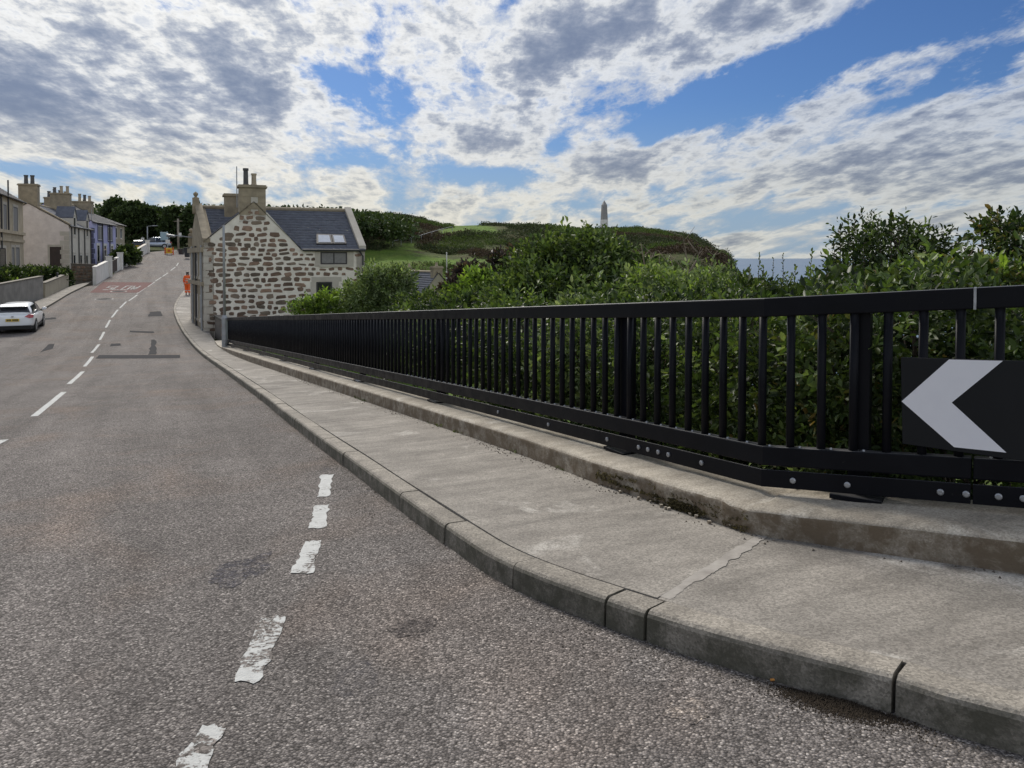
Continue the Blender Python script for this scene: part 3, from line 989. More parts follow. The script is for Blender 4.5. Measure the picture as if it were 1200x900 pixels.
bay = [(0.0, 0.0), (16.0, 20.0), (idx_of(772, 700), widx_of(885, 631))]
for k_, w_ in (((371, 494), (477, 486)), ((346, 474), (428, 467)), ((320, 456), (386, 450)), ((299, 443), (352, 439)), ((281, 435), (327, 431)), ((266, 427), (309, 424)), ((254, 420), (292, 417)), ((243, 413), (277, 412))):
    bay.append((idx_of(*k_), widx_of(*w_)))
bay += [(float(q), float(q)) for q in (12.0 * NSUB + 4, 13 * NSUB, 13 * NSUB + 8, 14 * NSUB, 15 * NSUB - 4, 15 * NSUB + 6, 16 * NSUB + 2, 17 * NSUB - 1)]
print('bays', bay)
for b0, b1 in zip(bay[:-1], bay[1:]):
    (b0, w0), (b1, w1) = b0, b1
    if b1 - b0 < 0.6 or w1 - w0 < 0.3: continue
    c0 = pave_pt(b0, 0.5, 0, w0); c1 = pave_pt(b1, 0.5, 0, w1)
    L = math.dist(c0, c1)
    ns = max(4, int(L / 0.2)); nf = 10
    g = (0.0035 if b0 < 30 else 0.007) / L
    dzj = random.uniform(-0.002, 0.002)
    vs, fs = [], []
    for i in range(ns + 1):
        q_ = g + (1 - 2 * g) * i / ns
        ix = b0 + (b1 - b0) * q_; wx_ = w0 + (w1 - w0) * q_
        for k in range(nf + 1):
            x, y, z = pave_pt(ix, k / nf, dzj, wx_)
            z += (vnoise(x, y, 0.9, 5) - 0.5) * 0.006 - 0.002
            vs.append((x, y, z))
    for i in range(ns):
        for k in range(nf):
            a = i * (nf + 1) + k
            fs.append((a, a + nf + 1, a + nf + 2, a + 1))
    rim = [i * (nf + 1) for i in range(ns + 1)] + [ns * (nf + 1) + k for k in range(1, nf + 1)] + [i * (nf + 1) + nf for i in range(ns - 1, -1, -1)] + list(range(nf - 1, 0, -1))
    b_ = len(vs)
    for r_ in rim:
        x, y, z = vs[r_]
        vs.append((x, y, z)); vs.append((x, y, z - 0.04))
    for i in range(len(rim)):
        k = (i + 1) % len(rim)
        fs.append((b_ + 2 * i, b_ + 2 * k, b_ + 2 * k + 1, b_ + 2 * i + 1))
    o = mesh_np('paving_bay', vs, fs, M_SLAB, pave_root, smooth=True)
# cement smeared over the near cross joint
mb = MB()
j0, j1 = bay[2]
NF = 110
def fil(f, sgn):
    w = 0.012 + 0.026 * vnoise(f * 16, sgn * 3.0 + 2, 1.0, 8) + 0.010 * vnoise(f * 60, sgn * 5.0, 1.0, 12)
    x, y, z = pave_pt(j0, f, 0.0025, j1)
    x2, y2, _ = pave_pt(j0 + 0.5, f, 0, j1 + 0.5)
    d = np.array((x2 - x, y2 - y)); d = d / (np.linalg.norm(d) + 1e-9)
    p = np.array((x, y)) + d * (sgn * w - 0.012)
    return (p[0], p[1], zroad(*p) + PAVE + 0.0004)
for k in range(NF):
    a, b = 0.02 + 0.94 * k / NF, 0.02 + 0.94 * (k + 1) / NF
    mb.face([fil(a, -1), fil(b, -1), fil(b, 1), fil(a, 1)])
mb.build('cement_fillet', M_MORTAR, pave_root)

# ------------------------------------------------------------------ railing line
PA = np.array((2.51, 3.73))             # where the right-hand panel leaves the photo
RDIR = (PA - FC) / np.linalg.norm(PA - FC)


def rail_top(s):
    """top of the hand rail, s metres from the corner (negative: right-hand panel)"""
    L = np.linalg.norm(FE - FC)
    if s >= 0:
        return 1.151 + (-0.985 - 1.151) * s / L
    return 1.151 + 0.100 * (-s) / np.linalg.norm(PA - FC)


def rail_pt(s, off=0.0, h=0.0):
    """point on the railing line; off to the right of it, h above the hand rail top"""
    if s >= 0:
        p = FC + FDIR * s + FN * off
    else:
        rn = np.array((-RDIR[1], RDIR[0]))
        if rn[1] < 0: rn = -rn
        p = FC + RDIR * (-s) + rn * off
    return Vector((p[0], p[1], rail_top(s) + h))

F_LEN = float(np.linalg.norm(FE - FC))
F_RIGHT = 3.6
S_SPLIT = -float(np.linalg.norm(np.array(on_wall(1143, 350, FC, PA)[:2]) - FC))   # gap in the hand rail

# ------------------------------------------------------------------ plinth (low concrete wall that carries the railing)
def plinth():
    iend = 12 * NSUB + 3
    a_end = WA[iend]
    ss = list(np.arange(0, 3.2, 0.12)) 
    a0 = 3.2
    while a0 < a_end:
        ss.append(a0)
        a0 += 0.05 if a0 < 12 else (0.09 if a0 < 18 else 0.2)
    hs = [0.0, 0.12, 0.26, 0.4, 0.54, 0.68, 0.8, 0.89, 0.95, 1.0]
    prof_n = len(hs)
    rows = []
    u881 = WA[5 * NSUB]
    for s in ss:
        (x, y), (tx, ty) = along(WC, WA, s)
        nx, ny = ty, -tx
        zb = zroad(x, y) + PAVE - 0.03
        # station on the railing
        w = np.array((x, y)) - FC
        st = float(w @ FDIR)
        zt = rail_top(st) if st > 0 else rail_top(-float(w @ RDIR))
        zt = max(zt - 1.125, zb + 0.08)
        row = []
        rough = 0.28 + 1.1 * math.exp(-((s - u881 - 0.55) / 0.9) ** 2)
        for h in hs:
            z = zb + (zt - zb) * h
            e = max(0, h - 0.86) / 0.14
            n3 = mnoise.fractal(Vector((x * 7, y * 7, z * 9)), 0.9, 2.2, 4)
            n4 = mnoise.noise(Vector((x * 16, y * 16, z * 20)))
            o = 0.03 * e * e + rough * (0.014 * n3 + 0.007 * n4) - 0.006 * (1 - h)
            if rough > 0.8 and h < 0.75: o += 0.03 * max(0, n3 + 0.2) * (rough - 0.6)
            row.append((x + nx * o, y + ny * o, z - 0.012 * e * e * max(0, n3)))
        for k, d in enumerate((0.08, 0.17, 0.28, 0.42, 0.56)):
            xx, yy = x + nx * d, y + ny * d
            row.append((xx, yy, zt + 0.004 * mnoise.noise(Vector((xx * 6, yy * 6, 0))) + 0.003))
        for d, dzz in ((0.60, -0.03), (0.62, -0.9), (0.66, -3.5)):
            row.append((x + nx * d, y + ny * d, zt + dzz))
        rows.append(row)
    k = len(rows[0])
    vs = [p for r_ in rows for p in r_]
    fs = []
    for i in range(len(rows) - 1):
        for j in range(k - 1):
            fs.append((i * k + j, i * k + j + 1, (i + 1) * k + j + 1, (i + 1) * k + j))
    o = mesh_np('plinth', vs, fs, M_PLINTH, smooth=False)
    me = o.data
    bm = bmesh.new(); bm.from_mesh(me)
    bmesh.ops.recalc_face_normals(bm, faces=bm.faces)
    e0 = [e for e in bm.edges if e.is_boundary]
    bm.to_mesh(me); bm.free()
    return o
pl = plinth()
tag(pl, 'low weathered concrete plinth with crumbling brown face under the black railing', 'wall', kind='thing')
# chunks broken from the plinth face
mb = MB()
for k in range(34):
    u0 = random.uniform(708, 872)
    f = (u0 - 696) / (881 - 696)
    s = float(np.interp(6 - f, [5, 6], [WA[5 * NSUB], WA[6 * NSUB]]))
    (x, y), (tx, ty) = along(WC, WA, s)
    nx, ny = ty, -tx
    r_ = random.uniform(0.007, 0.018)
    z = zroad(x, y) + PAVE
    dn = random.uniform(-0.05, 0.02)
    c = Vector((x + nx * dn, y + ny * dn, z + r_ * 0.45 + max(0, dn + 0.02) * 1.2))
    vs = []
    for i in range(8):
        d = Vector(((i & 1) * 2 - 1, ((i >> 1) & 1) * 2 - 1, ((i >> 2) & 1) * 2 - 1)) * r_ * 0.6
        d = Vector([q * random.uniform(0.5, 1.2) for q in d])
        vs.append(c + d)
    mb.faces(vs, [(0, 1, 3, 2), (4, 6, 7, 5), (0, 4, 5, 1), (2, 3, 7, 6), (0, 2, 6, 4), (1, 5, 7, 3)])
ch = mb.build('concrete_rubble', M_PLINTH, kind='stuff')
tag(ch, 'small chunks crumbled off the plinth onto the pavement', 'rubble')

# ------------------------------------------------------------------ railing
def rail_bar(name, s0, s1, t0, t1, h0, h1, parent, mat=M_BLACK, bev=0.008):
    """bar along the railing from s0 to s1 (mitred at the corner); t: thickness range, h: heights below the rail top"""
    cuts = [s0] + ([0.0] if s0 < -1e-6 and s1 > 1e-6 else []) + [s1]
    rows = []
    for s in cuts:
        if abs(s) < 1e-9 and len(cuts) == 3:
            n2 = np.array((-RDIR[1], RDIR[0])); n2 = n2 if n2[1] > 0 else -n2
            b = (FN + n2); b = b / (1 + float(FN @ n2))
            pt = lambda o, h: Vector((FC[0] + b[0] * o, FC[1] + b[1] * o, rail_top(0) + h))
        else:
            pt = lambda o, h, s=s: rail_pt(s if s1 > 0 or s != 0 else -1e-9, o, h)
        rows.append([pt(t0, h0), pt(t1, h0), pt(t1, h1), pt(t0, h1)])
    mb = MB()
    vs = [p for r_ in rows for p in r_]
    fs = [(0, 1, 2, 3)]
    for i in range(len(rows) - 1):
        for j in range(4):
            fs.append((i * 4 + j, (i + 1) * 4 + j, (i + 1) * 4 + (j + 1) % 4, i * 4 + (j + 1) % 4))
    e = (len(rows) - 1) * 4
    fs.append((e + 3, e + 2, e + 1, e))
    mb.faces(vs, fs)
    o = mb.build(name, mat, parent)
    bm = bmesh.new(); bm.from_mesh(o.data); bmesh.ops.recalc_face_normals(bm, faces=bm.faces); bm.to_mesh(o.data); bm.free()
    if bev: bevel(o, bev, 2, 50)
    return o

bal = MB()
bal.tube([(0, 0, -0.97), (0, 0, -0.06)], 0.0235, 10)
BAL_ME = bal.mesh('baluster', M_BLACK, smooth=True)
bo = MB(); bo.tube([(0, 0, 0), (0, 0, 0.009), (0, 0, 0.012)], [0.0165, 0.0165, 0.011], 10)
BOLT_ME = bo.mesh('bolt', M_BOLT)
bo2 = MB(); bo2.tube([(0, 0, 0), (0, 0, 0.008)], [0.010, 0.007], 8)
SCREW_ME = bo2.mesh('screw', M_BOLT)
pp = MB(); pp.cbox((0, 0, 0), 0.26, 0.17, 0.022)
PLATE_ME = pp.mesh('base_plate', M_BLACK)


def put(me, name, parent, loc, rz=0.0, rx=0.0):
    o = bpy.data.objects.new(name, me)
    o.location = Vector(loc) - org(parent)
    o.rotation_euler = (rx, 0, rz)
    return link(o, parent)


def rdir(s):
    d = FDIR if s >= 0 else -RDIR
    return math.atan2(d[1], d[0])


def section(root, s0, s1, posts, first_bal):
    rail_bar('top_rail', s0, s1, -0.032, 0.032, -0.108, 0.0, root)
    rail_bar('bottom_rail', s0, s1, -0.032, 0.032, -0.965, -0.855, root)
    rail_bar('toe_strip', s0, s1, -0.045, -0.031, -1.085, -0.985, root, bev=0.003)
    s = first_bal
    n = 0
    while s < s1 - 0.03 and n < 298:
        if s > s0 + 0.03:
            p = rail_pt(s)
            put(BAL_ME, 'baluster', root, p)
            n += 1
        s += 0.166
    for ps in posts:
        p = rail_pt(ps, 0.075)
        rz = rdir(ps)
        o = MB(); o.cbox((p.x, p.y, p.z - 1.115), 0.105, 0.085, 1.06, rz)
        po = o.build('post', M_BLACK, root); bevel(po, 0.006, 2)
        b = rail_pt(ps, 0.03)
        put(PLATE_ME, 'base_plate', po, (b.x, b.y, b.z - 1.124), rz)

rl = rail_pt(10.0)
rail_root = thing('railing', (rl.x, rl.y, rl.z - 1.12), 'long black steel railing with round balusters running downhill on the plinth', 'railing')


def s_of_u(u):
    d = pix_dir(u, 400)
    A, B = FC, FE
    p = on_wall(u, 400, A, B)
    return float((np.array(p[:2]) - FC) @ FDIR)


post_s = [s_of_u(726), s_of_u(510)]
while post_s[-1] + 3.55 < F_LEN - 0.6:
    post_s.append(post_s[-1] + 3.55)
post_s.append(F_LEN - 0.12)
s_post_r = -float(np.linalg.norm(np.array(on_wall(1011, 400, FC, PA)[:2]) - FC)) + 0.02
b_near = -float(np.linalg.norm(np.array(on_wall(1034, 400, FC, PA)[:2]) - FC))
fb = b_near
while fb > S_SPLIT: fb -= 0.18
section(rail_root, S_SPLIT + 0.004, F_LEN, [s_post_r] + post_s, fb + 0.18)
rr2 = rail_pt(-2.2)
rail2 = thing('railing', (rr2.x, rr2.y, rr2.z - 1.12), 'short black railing panel past the pale gap in the hand rail, behind the chevron board', 'railing')
section(rail2, -F_RIGHT, S_SPLIT - 0.004, [-2.35], fb - 0.18 * 11)
# pale sliver of light metal in the joint of the hand rail
o = rail_bar('joint_sleeve', S_SPLIT - 0.006, S_SPLIT + 0.006, -0.0335, 0.0335, -0.1095, 0.0012, rail_root, mat=M_BOLT, bev=0)


def fix_bolt(parent, u, v, me=None):
    """bolt head on the toe strip, facing the street"""
    A, B = (FC, FE) if u < 893 else (FC, PA)
    n = -FN if u < 893 else None
    if n is None:
        n2 = np.array((-RDIR[1], RDIR[0])); n2 = n2 if n2[1] > 0 else -n2
        n = -n2
    A2 = np.array(A) + n * 0.045; B2 = np.array(B) + n * 0.045
    p = on_wall(u, v, A2, B2)
    s = float((np.array(p[:2]) - A2) @ (FDIR if u < 893 else RDIR))
    s = s if u < 893 else -s
    z = rail_top(s) - 1.035
    o = put(me or BOLT_ME, 'bolt', parent, (p.x, p.y, z), math.atan2(n[1], n[0]) + R(90), R(90))
    return o

for u, v in ((993, 577), (1102, 588), (1132, 592)):
    fix_bolt(rail_root, u, v)
for u, v in ((1170, 596), (1199, 600), (1240, 600), (1275, 604)):
    fix_bolt(rail2, u, v)
for u in (584, 643, 712, 749, 760, 772, 784, 823, 930):
    fix_bolt(rail_root, u, 500)
for k, s in enumerate(np.arange(b_near + 0.083, 6.5, 0.166)):
    p = rail_pt(float(s), -0.008, -0.855)
    put(SCREW_ME, 'screw', rail_root, p)
for k in range(4):
    p = rail_pt(S_SPLIT - 0.08 - 0.17 * k, -0.008, -0.855)
    put(SCREW_ME, 'screw', rail2, p)

# ------------------------------------------------------------------ chevron board
n2 = np.array((-RDIR[1], RDIR[0])); n2 = n2 if n2[1] > 0 else -n2
SA, SB = FC - n2 * 0.060, PA - n2 * 0.060


def sgn(u, v, extra=0.0):
    p = on_wall(u, v, SA - n2 * extra, SB - n2 * extra)
    return p

c_tl, c_bl, c_tr, c_br = sgn(1055.5, 418.7), sgn(1057.5, 520), sgn(1200, 423.2), sgn(1200, 540.5)
ext = 1.9
c_tr = c_tl + (c_tr - c_tl) * ext; c_br = c_bl + (c_br - c_bl) * ext
ch_root = thing('chevron_sign', (c_bl + c_br) / 2, 'black sign board with a white arrowhead pointing along the street, fixed to the railing', 'road sign')
mb = MB()
off = Vector((n2[0], n2[1], 0)) * 0.014
mb.prism([c_tl, c_tr, c_br, c_bl], off)
bd = mb.build('sign_board', M_SIGNBLK, ch_root); bevel(bd, 0.002, 1)
mb = MB()
chev = [(1056.5, 470.3), (1112, 421.3), (1175.2, 422.9), (1115.2, 471.8), (1179.3, 530.4), (1118, 524.0)]
pts = [sgn(u, v, 0.0025) for u, v in chev]
mb.prism([pts[0], pts[1], pts[2], pts[3]], off * 0.14)
mb.prism([pts[0], pts[3], pts[4], pts[5]], off * 0.14)
mb.build('arrowhead', M_SIGNWHT, ch_root)
# the arrowhead that follows to the right, out of the photo
mb = MB()
sh = (c_tr - c_tl).normalized() * 0.30 * ((pts[2] - pts[1]).length / 0.22)
sh2 = (c_br - c_bl).normalized() * sh.length
for k in (4, 12):
    q = c_tl + (c_tr - c_tl) * (k / 16) + Vector((0, 0, -0.10)); q2 = c_bl + (c_br - c_bl) * (k / 16) + Vector((0, 0, 0.08))
    for c in (q, q2):
        c = c + off * 1.02
        mb.box(c - Vector((0.012, 0.0, 0.012)), (0.024, 0, 0), Vector((n2[0], n2[1], 0)) * 0.03, (0, 0, 0.024))
mb.build('bracket', M_GALV, ch_root)

# ------------------------------------------------------------------ marks on the road
def road_quad(name, pts, mat, off, n=8, lab=None, cat='road marking', group=None, jag=0.0, seed=0):
    """thin sheet on the road from four street points (near-left, near-right, far-right, far-left)"""
    a, b, c, d = [np.array(p, float) for p in pts]
    L = max(np.linalg.norm(d - a), 0.3)
    m = 4
    vs, fs = [], []
    th = 0.003
    for i in range(n + 1):
        f = i / n
        l = a + (d - a) * f; r_ = b + (c - b) * f
        for k in range(m + 1):
            g = k / m
            p = l + (r_ - l) * g
            if jag:
                w = np.linalg.norm(r_ - l)
                e = (vnoise(f * L * 22, k * 5.0 + seed, 1.0, 3 + seed) - 0.5) * jag
                if k in (0, m): p = p + (r_ - l) / w * e
                if i in (0, n): p = p + (d - a) / L * (vnoise(g * 6, i * 3.0 + seed, 1.0, 9) - 0.5) * jag * 1.4
            vs.append((p[0], p[1], zroad(*p) + off))
    for i in range(n):
        for k in range(m):
            q = i * (m + 1) + k
            fs.append((q, q + 1, q + m + 2, q + m + 1))
    o = mesh_np(name, vs, fs, mat, smooth=True)
    if lab: tag(o, lab, cat, group)
    return o

near_marks = [
    ([(371, 582.5), (386.5, 582), (390.5, 556.5), (376, 557)], 'small crisp white dash, topmost of the junction line by the kerb', M_PAINT),
    ([(361, 620), (382.5, 619), (385.5, 592), (369, 593)], 'white dash second from the top of the junction line, chipped on one side', M_PAINT),
    ([(340, 673), (366.5, 673), (376.5, 634), (357.5, 635)], 'white dash with a grey worn patch near its upper end', M_PAINT_MID),
    ([(273, 799), (306, 800), (334.5, 723), (305.5, 724)], 'badly flaked white dash with its middle worn away', M_PAINT_OLD),
    ([(196, 912), (233, 912), (265.5, 850), (236, 852)], 'speckled worn white dash at the bottom edge of the photo', M_PAINT_OLD),
]
for i, (q, lab, mt) in enumerate(near_marks):
    road_quad('road_dash', [G(*p) for p in q], mt, 0.004, 14, lab, group='white dashes of the near junction line', jag=0.03, seed=i)
# ------------------------------------------------------------------ building helpers
def V2(p, z):
    return Vector((p[0], p[1], z))


def slates(name, parent, e0, e1, r0, r1, mat, course=0.22, w=0.30, thick=0.018, kind='stuff'):
    """slated roof plane from the eave e0-e1 up to the ridge r0-r1: single slates in overlapping courses"""
    e0, e1, r0, r1 = map(Vector, (e0, e1, r0, r1))
    L = (e1 - e0).length; H = ((r0 - e0).length + (r1 - e1).length) / 2
    nv = max(2, int(H / course)); nu = max(2, int(L / w))
    n = (e1 - e0).cross(r0 - e0).normalized()
    if n.z < 0: n = -n
    vs, fs = [], []
    pt = lambda a, b: e0 * (1 - a) * (1 - b) + e1 * a * (1 - b) + r0 * (1 - a) * b + r1 * a * b
    for j in range(nv):
        sh = 0.5 if j % 2 else 0.0
        for i in range(nu + (1 if sh else 0)):
            a0, a1 = max(0, (i - sh) / nu), min(1, (i + 1 - sh) / nu)
            if a1 - a0 < 0.05 / nu: continue
            g = 0.006 / L
            b0, b1 = j / nv, min(1, (j + 1.15) / nv)
            lift = n * (thick + random.uniform(0, 0.006)); low = n * 0.003
            k = len(vs)
            p = [pt(a0 + g, b0) + lift, pt(a1 - g, b0) + lift, pt(a1 - g, b1) + low, pt(a0 + g, b1) + low, pt(a0 + g, b0), pt(a1 - g, b0)]
            vs += p
            fs += [(k, k + 1, k + 2, k + 3), (k + 4, k + 5, k + 1, k)]
    # boarding below the slates
    k = len(vs)
    vs += [e0 - n * 0.01, e1 - n * 0.01, r1 - n * 0.01, r0 - n * 0.01]
    fs.append((k, k + 1, k + 2, k + 3))
    o = mesh_np(name, vs, fs, mat, parent)
    o['kind'] = kind
    return o


def chimney(parent, c, ex, wx, wy, z0, z1, pots, mat=None, cap=0.16, potr=0.13, poth=0.75, name='chimney'):
    """stack standing at c (centre), wx along ex; pots: list of (offset along ex, material, height factor)"""
    ex = Vector((ex[0], ex[1], 0)).normalized(); ey = Vector((-ex.y, ex.x, 0))
    mat = mat or M_CHIM
    mb = MB()
    o = Vector((c[0], c[1], z0))
    mb.box(o - ex * wx / 2 - ey * wy / 2, ex * wx, ey * wy, (0, 0, z1 - z0 - cap))
    ch = mb.build(name, mat, parent)
    mb = MB()
    mb.box(Vector((c[0], c[1], z1 - cap)) - ex * (wx / 2 + 0.08) - ey * (wy / 2 + 0.08), ex * (wx + 0.16), ey * (wy + 0.16), (0, 0, cap * 0.55))
    mb.box(Vector((c[0], c[1], z1 - cap * 0.45)) - ex * (wx / 2 + 0.03) - ey * (wy / 2 + 0.03), ex * (wx + 0.06), ey * (wy + 0.06), (0, 0, cap * 0.45))
    # course lines of the masonry, slightly proud
    mb.build('chimney_cap', mat, ch)
    for off, m, hf in pots:
        mb = MB()
        p = Vector((c[0], c[1], z1)) + ex * off
        h = poth * hf
        mb.lathe(p, [(potr * 1.15, 0), (potr * 1.15, 0.06), (potr, 0.08), (potr * 0.9, h * 0.85), (potr * 1.12, h * 0.87), (potr * 1.12, h), (potr * 0.7, h), (potr * 0.7, h - 0.1)], 10)
        mb.build('chimney_pot', m, ch, smooth=False)
    return ch


def opening(parent, A, B, s0, s1, z0, z1, fr=None, glass=None, name='window', proud=0.02, panes=1, sill=None, surround=None, depth=0.05):
    """window or door set on the upright face through A and B: s along A->B; sits slightly proud with a recessed pane"""
    A = Vector((A[0], A[1], 0)); B = Vector((B[0], B[1], 0))
    d = (B - A).normalized()
    n = Vector((d.y, -d.x, 0))                   # outward: to the right of A->B
    fr = fr or M_WINFR; glass = glass or M_WIN
    def pt(s, z, o): return A + d * s + Vector((0, 0, z)) + n * o
    w = min(0.07, (s1 - s0) * 0.13)
    mb = MB()
    for (a, b, c, e) in ((s0, s0 + w, z0, z1), (s1 - w, s1, z0, z1), (s0 + w, s1 - w, z0, z0 + w), (s0 + w, s1 - w, z1 - w, z1)):
        mb.box(pt(a, c, 0.0), d * (b - a), Vector((0, 0, e - c)), n * proud)
    for k in range(1, panes):
        x = s0 + (s1 - s0) * k / panes
        mb.box(pt(x - w / 2, z0 + w, 0.0), d * w, Vector((0, 0, z1 - z0 - 2 * w)), n * proud * 0.9)
    f = mb.build(name, fr, parent)
    for k in range(panes):
        a = s0 + (s1 - s0) * k / panes + (w if k == 0 else w / 2); b = s0 + (s1 - s0) * (k + 1) / panes - (w if k == panes - 1 else w / 2)
        m2 = MB()
        m2.box(pt(a, z0 + w, 0.0), d * (b - a), Vector((0, 0, z1 - z0 - 2 * w)), n * 0.006)
        m2.build('pane', glass, f)
    if sill:
        m3 = MB(); m3.box(pt(s0 - 0.1, z0 - 0.14, 0), d * (s1 - s0 + 0.2), (0, 0, 0.13), n * (proud + 0.05)); m3.build('sill', sill, f)
    if surround:
        m4 = MB()
        q = 0.17
        for (a, b, c, e) in ((s0 - q, s0 - 0.004, z0, z1), (s1 + 0.004, s1 + q, z0, z1), (s0 - q, s1 + q, z1 + 0.004, z1 + q + 0.03)):
            m4.box(pt(a, c, 0.0), d * (b - a), Vector((0, 0, e - c)), n * (proud + 0.012))
        m4.build('surround', surround, f)
    return f


def s_on(A, B, u, v=300):
    p = on_wall(u, v, A, B)
    d = np.array((B[0] - A[0], B[1] - A[1])); d = d / np.linalg.norm(d)
    return float((np.array(p[:2]) - np.array(A[:2])) @ d)


def z_on(A, B, u, v):
    return on_wall(u, v, A, B).z


def block_house(root, O, ex, ey, L, Dp, z0, zE, zR, wall, roof, over=0.18, thick=0.35, gable_mats=None):
    """plain house: O near street corner, ex along the facade, ey into the depth. Walls with two gables, slated roof"""
    O = Vector((O[0], O[1], 0)); ex = Vector((*ex, 0)).normalized(); ey = Vector((*ey, 0)).normalized()
    def pt(a, b, z): return O + ex * a + ey * b + Vector((0, 0, z))
    gm = gable_mats or (wall, wall)
    for a, m, sg in ((0.0, gm[0], 1), (L, gm[1], -1)):
        mb = MB()
        mb.prism([pt(a, 0, z0), pt(a, Dp, z0), pt(a, Dp, zE), pt(a, Dp / 2, zR), pt(a, 0, zE)], ex * thick * sg)
        mb.build('gable_wall', m, root)
    for b, sg in ((0.003, 1), (Dp - 0.003, -1)):
        mb = MB()
        mb.box(pt(thick, b, z0), ex * (L - 2 * thick), ey * (thick * sg), (0, 0, zE - z0 - 0.02))
        mb.build('wall', wall, root)
    dz = (zR - zE) / (Dp / 2) * over
    for b0, name in ((-over, 'roof'), (Dp + over, 'roof')):
        slates('slates', root, pt(-0.08, b0, zE - dz + 0.06), pt(L + 0.08, b0, zE - dz + 0.06), pt(-0.08, Dp / 2, zR + 0.06), pt(L + 0.08, Dp / 2, zR + 0.06), roof)
    mb = MB()
    mb.tube([pt(-0.08, Dp / 2, zR + 0.09), pt(L + 0.08, Dp / 2, zR + 0.09)], 0.10, 8)
    mb.build('ridge_tiles', M_CHIM, root)
    mb = MB()
    mb.tube([pt(-0.1, -over - 0.04, zE - dz + 0.02), pt(L + 0.1, -over - 0.04, zE - dz + 0.02)], 0.065, 8)
    mb.build('gutter', M_DARKSTEEL, root)
    return pt


def downpipe(root, A, B, s, z0, z1, mat=None, r=0.055):
    d = (Vector((B[0], B[1], 0)) - Vector((A[0], A[1], 0))).normalized(); n = Vector((d.y, -d.x, 0))
    p = Vector((A[0], A[1], 0)) + d * s + n * (r + 0.02)
    mb = MB(); mb.tube([(p.x, p.y, z0), (p.x, p.y, z1)], r, 8)
    return mb.build('downpipe', mat or M_DARKSTEEL, root)


def quoins(root, O, d1, d2, z0, z1, mat, h=0.34, big=0.55, small=0.3, proud=0.03):
    """corner stones, alternately long and short, along the two faces d1 and d2 of the corner O"""
    d1 = Vector((*d1, 0)).normalized(); d2 = Vector((*d2, 0)).normalized()
    z = z0; k = 0
    while z + h < z1:
        a, b = (big, small) if k % 2 else (small, big)
        o = Vector((O[0], O[1], z)) - d1 * proud - d2 * proud
        mb = MB(); mb.box(o, d1 * a, d2 * b, (0, 0, h - 0.03))
        mb.build('quoin_stone', mat, root)
        z += h; k += 1


# ------------------------------------------------------------------ stone house with the cross gable
C0 = P(239, 300, 38.0); C1 = P(427.5, 300, 41.0)
HA, HB = (C0.x, C0.y), (C1.x, C1.y)
he1 = (Vector((C1.x, C1.y, 0)) - Vector((C0.x, C0.y, 0))).normalized()
hn = Vector((he1.y, -he1.x, 0))                     # towards the street side we look from
he2 = Vector((-0.43, 0.90, 0)).normalized()
hef = Vector((-0.475, 0.88, 0)).normalized()
h_z0 = zroad(*HA) - 0.4
zE = z_on(HA, HB, 352.5, 292.4)
zEl = z_on(HA, HB, 240.5, 284)
H_D = 6.6
hw = lambda u, v: on_wall(u, v, HA, HB)
house = thing('stone_house', (C0.x, C0.y, h_z0), 'stone cottage with a rubble gable in pale mortar, slate roof and stout chimney', 'house')
ap = hw(297.5, 237.5)
out = [V2(HA, h_z0), V2(HB, h_z0), V2(HB, zE), hw(352.5, 292.4), hw(313, 249), hw(282, 249), V2(HA, zEl)]
mb = MB(); mb.prism(out, -hn * 0.5)
front = mb.build('wall', M_LIME, house)
D0 = C0 + hef * H_D; D1 = C1 + he2 * H_D
zRm = EYE + 2.62
mid0 = (C0 + D0) / 2; mid1 = (C1 + D1) / 2
mb = MB(); mb.prism([V2(C0, h_z0), V2(D0, h_z0), V2(D0, zE + 0.1), V2(mid0, zRm + 0.1), V2(C0, zEl)], he1 * 0.45)
mb.build('street_wall', M_CHIM, house)
mb = MB(); mb.prism([V2(C1, h_z0), V2(D1, h_z0), V2(D1, zE), V2(mid1, zRm), V2(C1, zE)], -he1 * 0.45)
mb.build('end_wall', M_LIME, house)
mb = MB(); mb.prism([V2(D0, h_z0), V2(D1, h_z0), V2(D1, zE - 0.02), V2(D0, zE - 0.02)], Vector((-he2.x, -he2.y, 0)) * 0.4)
mb.build('back_wall', M_LIME, house)
# main roof
hs_r = s_on(HA, HB, 352.5); wall_l = (C1 - C0).length
ov = 0.10
rz = (zRm - zE) / (H_D / 2)
f0 = V2(C0, zE + 0.05) + hn * ov + he1 * 0.45 - Vector((0, 0, rz * ov)); f1 = V2(C1, zE + 0.05) + hn * ov - Vector((0, 0, rz * ov))
fm = f0 + (f1 - f0) * ((hs_r - 0.45) / (wall_l - 0.45))
rl0, rl1 = V2(mid0, zRm + 0.05) + he1 * 0.2, V2(mid1, zRm + 0.05)
rm = rl0 + (rl1 - rl0) * ((hs_r - 0.45) / (wall_l - 0.45))
slates('slates', house, fm, f1, rm, rl1, M_SLATE, course=0.26, w=0.36, thick=0.03)
slates('slates', house, f0 + (rl0 - f0) * 0.07, fm + (rm - fm) * 0.07, rl0, rm, M_SLATE, course=0.26, w=0.36, thick=0.03)
slates('slates', house, V2(D1, zE + 0.05), V2(D0, zE + 0.05), V2(mid1, zRm + 0.05), V2(mid0, zRm + 0.05), M_SLATE)
mb = MB(); mb.tube([V2(mid0, zRm + 0.10), V2(mid1, zRm + 0.10)], 0.11, 8); mb.build('ridge_tiles', M_CHIM, house)
